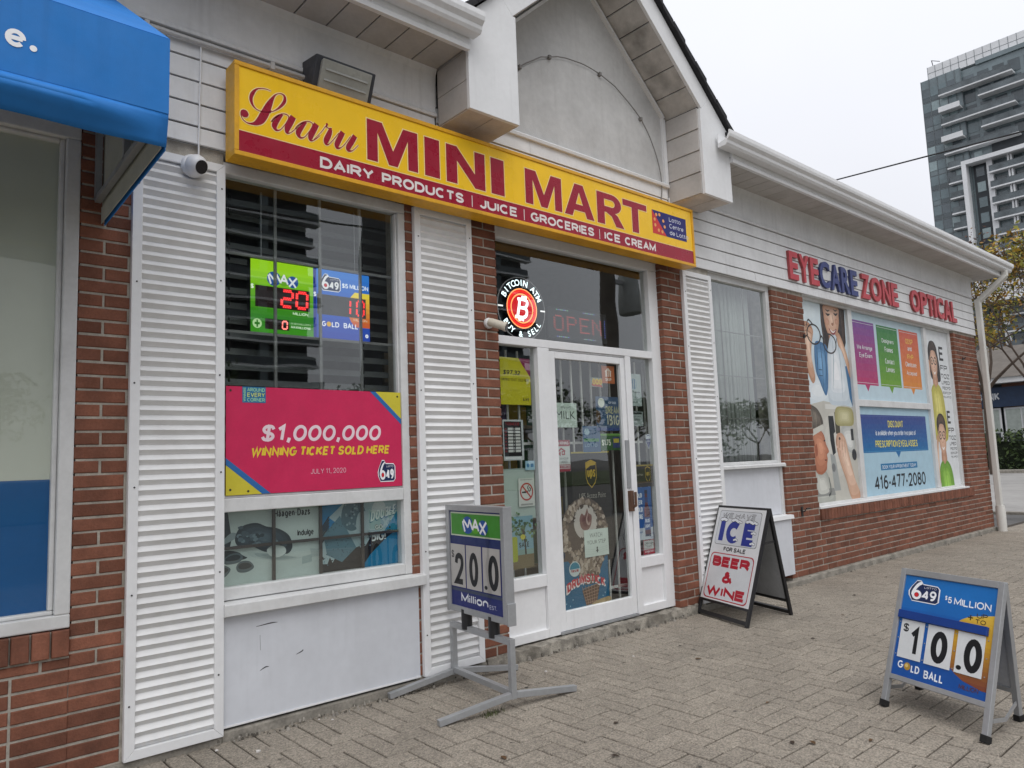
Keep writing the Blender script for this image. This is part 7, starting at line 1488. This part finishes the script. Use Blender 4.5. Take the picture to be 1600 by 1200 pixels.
def tree(loc, h, depth, seed, mats, nleaf, size, spread, label, group=None, r0=.14, clump=.55):
    t = thing('street_tree', loc, label, 'tree', group); r = random.Random(seed); mb = MB(); tips = []; L = Vector(loc)
    top = L+Vector((0, 0, h*.36)); mb.tube([tuple(L), tuple(L+Vector((.03, .02, h*.18))), tuple(top)], r0, M_BARK, n=8, r1=r0*.75)
    for i in range(4): a = i*1.57+r.uniform(-.4, .4); branches(mb, top, Vector((math.cos(a)*spread, math.sin(a)*spread, 1)).normalized(), h*.24, r0*.6, depth, r, M_BARK, tips)
    mb.build('trunk', t)
    bl = [((q.x-L.x, q.y-L.y, q.z-L.z), (clump*r.uniform(.6, 1.3), clump*r.uniform(.6, 1.3), clump*.8)) for q in tips]
    o = bpy.data.objects.new('crown', leaf_mesh('crown', bl, nleaf, size, mats, seed)); COL.objects.link(o); o.parent = t
    return t
YL_ = [mat('yellow autumn leaf', (.42, .27, .03), .7, var=.25), mat('yellow green leaf', (.26, .25, .04), .7, var=.25), mat('ochre leaf', (.24, .13, .03), .7, var=.25), mat('olive leaf', (.085, .10, .03), .7, var=.3)]
GN_ = [mat('green leaf a', (.045, .075, .022), .7, var=.3), mat('green leaf b', (.07, .105, .03), .7, var=.3), mat('green leaf c', (.03, .05, .018), .7, var=.3)]
TW_ = [mat('reddish twig leaf', (.13, .075, .06), .8, var=.3), mat('brown twig leaf', (.10, .07, .055), .8, var=.3), YL_[2]]
tree((30.5, 3.2, 0), 8.2, 4, 5, YL_, 5200, .085, .55, 'yellow leaved autumn tree in front of the bank', r0=.085, clump=.6)
tree((39.5, 7.4, 0), 10.5, 5, 8, TW_, 3600, .06, .6, 'nearly bare reddish brown tree behind the yellow one', r0=.15, clump=.5)
tree((42.0, 9.6, 0), 8.0, 4, 15, YL_[:3], 5200, .09, .5, 'ochre autumn tree beside the downspout, in front of the bank roof', r0=.085, clump=.6)
tree((19.5, -1.35, 0), 6.8, 3, 31, YL_[:2], 420, .07, .75, 'sparse young tree with a few yellow green leaves by the parking lot', r0=.07, clump=.3)
for i, (x, y, h) in enumerate(((2, -31, 6), (11, -33, 7), (19, -30, 5.5), (26, -32, 6), (34, -32, 6.5), (42, -31, 6), (49, -33, 6.5), (55, -34, 7), (61, -32, 6), (67, -33, 6.5), (74, -32, 6), (82, -33, 7))):
    tree((x, y, 0), h, 3, 40+i, GN_, 1700, .17, .95, 'green street tree on the far verge across the road', 'trees on the far verge', r0=.13, clump=1.25)

# ---- bank with hedge
bk = thing('bank_building', (52, 12, 0), 'low brick bank with navy BANK sign band beyond the parking lot', 'building')
M_BW = mat('far brown brick', (.17, .085, .06), .9, var=.2, vscale=2); M_NAVY = mat('navy sign band', (.018, .038, .085), .5); M_RF = mat('grey brown shingle', (.13, .115, .10), .95, var=.15, vscale=1.5)
m = MB(); m.box(48, 60, -8, 9.0, 0, 4.9, M_BW); m.box(48, 60, 10.6, 24, 0, 4.9, M_BW); m.box(48.25, 60, 9.0, 10.6, 0, 4.9, M_TD); m.build('wall', bk)
m = MB(); m.box(47.75, 48.0, -8, 24, 3.45, 4.55, M_NAVY); m.build('sign_band', bk)
m = MB(); m.box(47.2, 48.4, -8.5, 24.5, 4.75, 5.05, M_SLB); m.build('eave', bk)
m = MB(); m.hexa([(47.1, -9, 5.05), (61, -9, 5.05), (61, 25, 5.05), (47.1, 25, 5.05)], [(53, -3, 7.4), (56, -3, 7.4), (56, 19, 7.4), (53, 19, 7.4)], M_RF); m.build('roof', bk)
p = Print(lambda u, v, d: (47.74-d, u, v), .02); wq = ink('#c8ccd2')
def rtext(s, y0, z0, y1, z1):       # reads from high y to low y, seen from -x
    p.text(s, y0, z0, y1, z1, wq, bold=.03)
rtext('BANK', 10.18, 3.84, 9.08, 4.26); p.build('lettering', bk)
for y0, y1 in ((7.35, 9.0), (4.2, 6.2), (9.15, 10.45)):
    m = MB(); m.box(47.93, 47.99, y0, y1, 1.2, 3.4, M_SLB); o = m.build('window', bk)
    for j in range(2):
        a = y0+.1+(y1-y0-.1)/2*j; m = MB(); m.box(47.88, 47.925, a, a+(y1-y0)/2-.15, 1.3, 3.3, mat('blind behind far window', (.36, .40, .37), .4)); m.build('pane', o)
        m = MB(); m.box(47.84, 47.875, a, a+(y1-y0)/2-.15, 1.3, 2.0, M_TD); m.build('lower_pane', o)
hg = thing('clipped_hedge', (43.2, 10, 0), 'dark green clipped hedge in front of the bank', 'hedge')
m = MB(); m.box(43.0, 43.4, -6, 24, 0, 1.5, mat('hedge shade core', (.012, .018, .008), 1)); m.build('shade_core', hg)  # near-black box inside the leaves; the hedge's inner shade is put into its colour
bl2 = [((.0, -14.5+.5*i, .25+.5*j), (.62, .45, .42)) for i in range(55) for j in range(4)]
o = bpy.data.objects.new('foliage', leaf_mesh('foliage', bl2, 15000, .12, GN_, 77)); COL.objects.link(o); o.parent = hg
m = MB(); m.box(41.5, 42.6, -6, 24, -.2, .13, M_CONC); m.build('kerb', kind='structure', bevel=.03)

# ---- street lantern at the edge of the pavement
lm = thing('street_lantern', (15.72, -.36, 0), 'black post lantern with pale panes by the parking lot', 'street lamp')
C = Vector((15.72, -.36, 0)); m = MB(); m.lathe(C, [(.11, 0), (.11, .25), (.07, .32), (.05, .5), (.042, 2.75), (.06, 2.8)], M_BLACK, n=14); m.build('post', lm, smooth=True)
def ringq(r, z): return [(C.x+r*math.cos(R(45+90*i)), C.y+r*math.sin(R(45+90*i)), z) for i in range(4)]
m = MB(); m.hexa(ringq(.12, 2.82), ringq(.20, 3.14), mat('pale lantern glass', (.55, .52, .54), .3)); m.build('lantern_glass', lm)
m = MB(); m.hexa(ringq(.145, 2.79), ringq(.135, 2.83), M_BLACK)
for i in range(4): m.bar(ringq(.125, 2.82)[i], ringq(.205, 3.15)[i], .022, .022, M_BLACK)
m.hexa(ringq(.27, 3.14), ringq(.25, 3.18), M_BLACK); m.hexa(ringq(.25, 3.18), ringq(.07, 3.40), M_BLACK); m.lathe(C+Vector((0, 0, 3.4)), [(.05, 0), (.03, .06), (.01, .10)], M_BLACK, n=10); m.build('lantern_frame', lm)

# ---- utility pole and overhead wires
up2 = thing('utility_pole', (15.1, -8.9, 0), 'wooden utility pole with transformer, mirrored in the transom glass', 'utility pole')
M_POLE = mat('weathered pole wood', (.10, .085, .07), .95, var=.2); m = MB(); m.tube([(15.1, -8.9, -.1), (15.1, -8.9, 6), (15.1, -8.9, 12)], .21, M_POLE, n=12, r1=.15); m.build('pole', up2)
m = MB(); m.box(14.0, 16.2, -8.96, -8.84, 9.6, 9.75, M_POLE); m.build('cross_arm', up2)
m = MB(); m.lathe((15.95, -8.9, 5.4), [(.3, 0), (.32, .05), (.32, 1.0), (.28, 1.08), (.1, 1.12)], mat('grey transformer', (.34, .36, .35), .5), n=18); m.build('transformer', up2, smooth=True)
m = MB(); m.bar((15.1, -8.9, 6.2), (15.9, -8.9, 6.2), .1, .1, M_ALU); m.build('bracket', up2)
M_WIRE = mat('black cable', (.015, .015, .016), .6)
def wire(a, b, sag, r, label, n=14):
    a = Vector(a); b = Vector(b); m = MB(); m.tube([tuple(a.lerp(b, i/n)-Vector((0, 0, sag*4*(i/n)*(1-i/n)))) for i in range(n+1)], r, M_WIRE, n=6); tag(m.build('overhead_cable', at=tuple((a+b)/2)), label, 'cable')
wire((15.1, -8.9, 6.35), (30.5, 21.8, 13.45), .0, .021, 'single black cable crossing the sky in front of the tower')
for i, z in enumerate((9.7, 8.2, 7.0, 6.6)):
    wire((15.1, -8.9, z), (-32, -9.2, z+.4), .7, .02, ['top', 'second', 'third', 'lowest'][i]+' street cable running from the utility pole, seen mirrored in the glass', 20)
m = MB(); m.tube([(30.5, 21.8, -.1), (30.5, 21.8, 14)], .2, M_POLE, n=12, r1=.14); tag(m.build('utility_pole', at=(30.5, 21.8, 0)), 'plain wooden utility pole behind the plaza holding the single cable', 'utility pole')
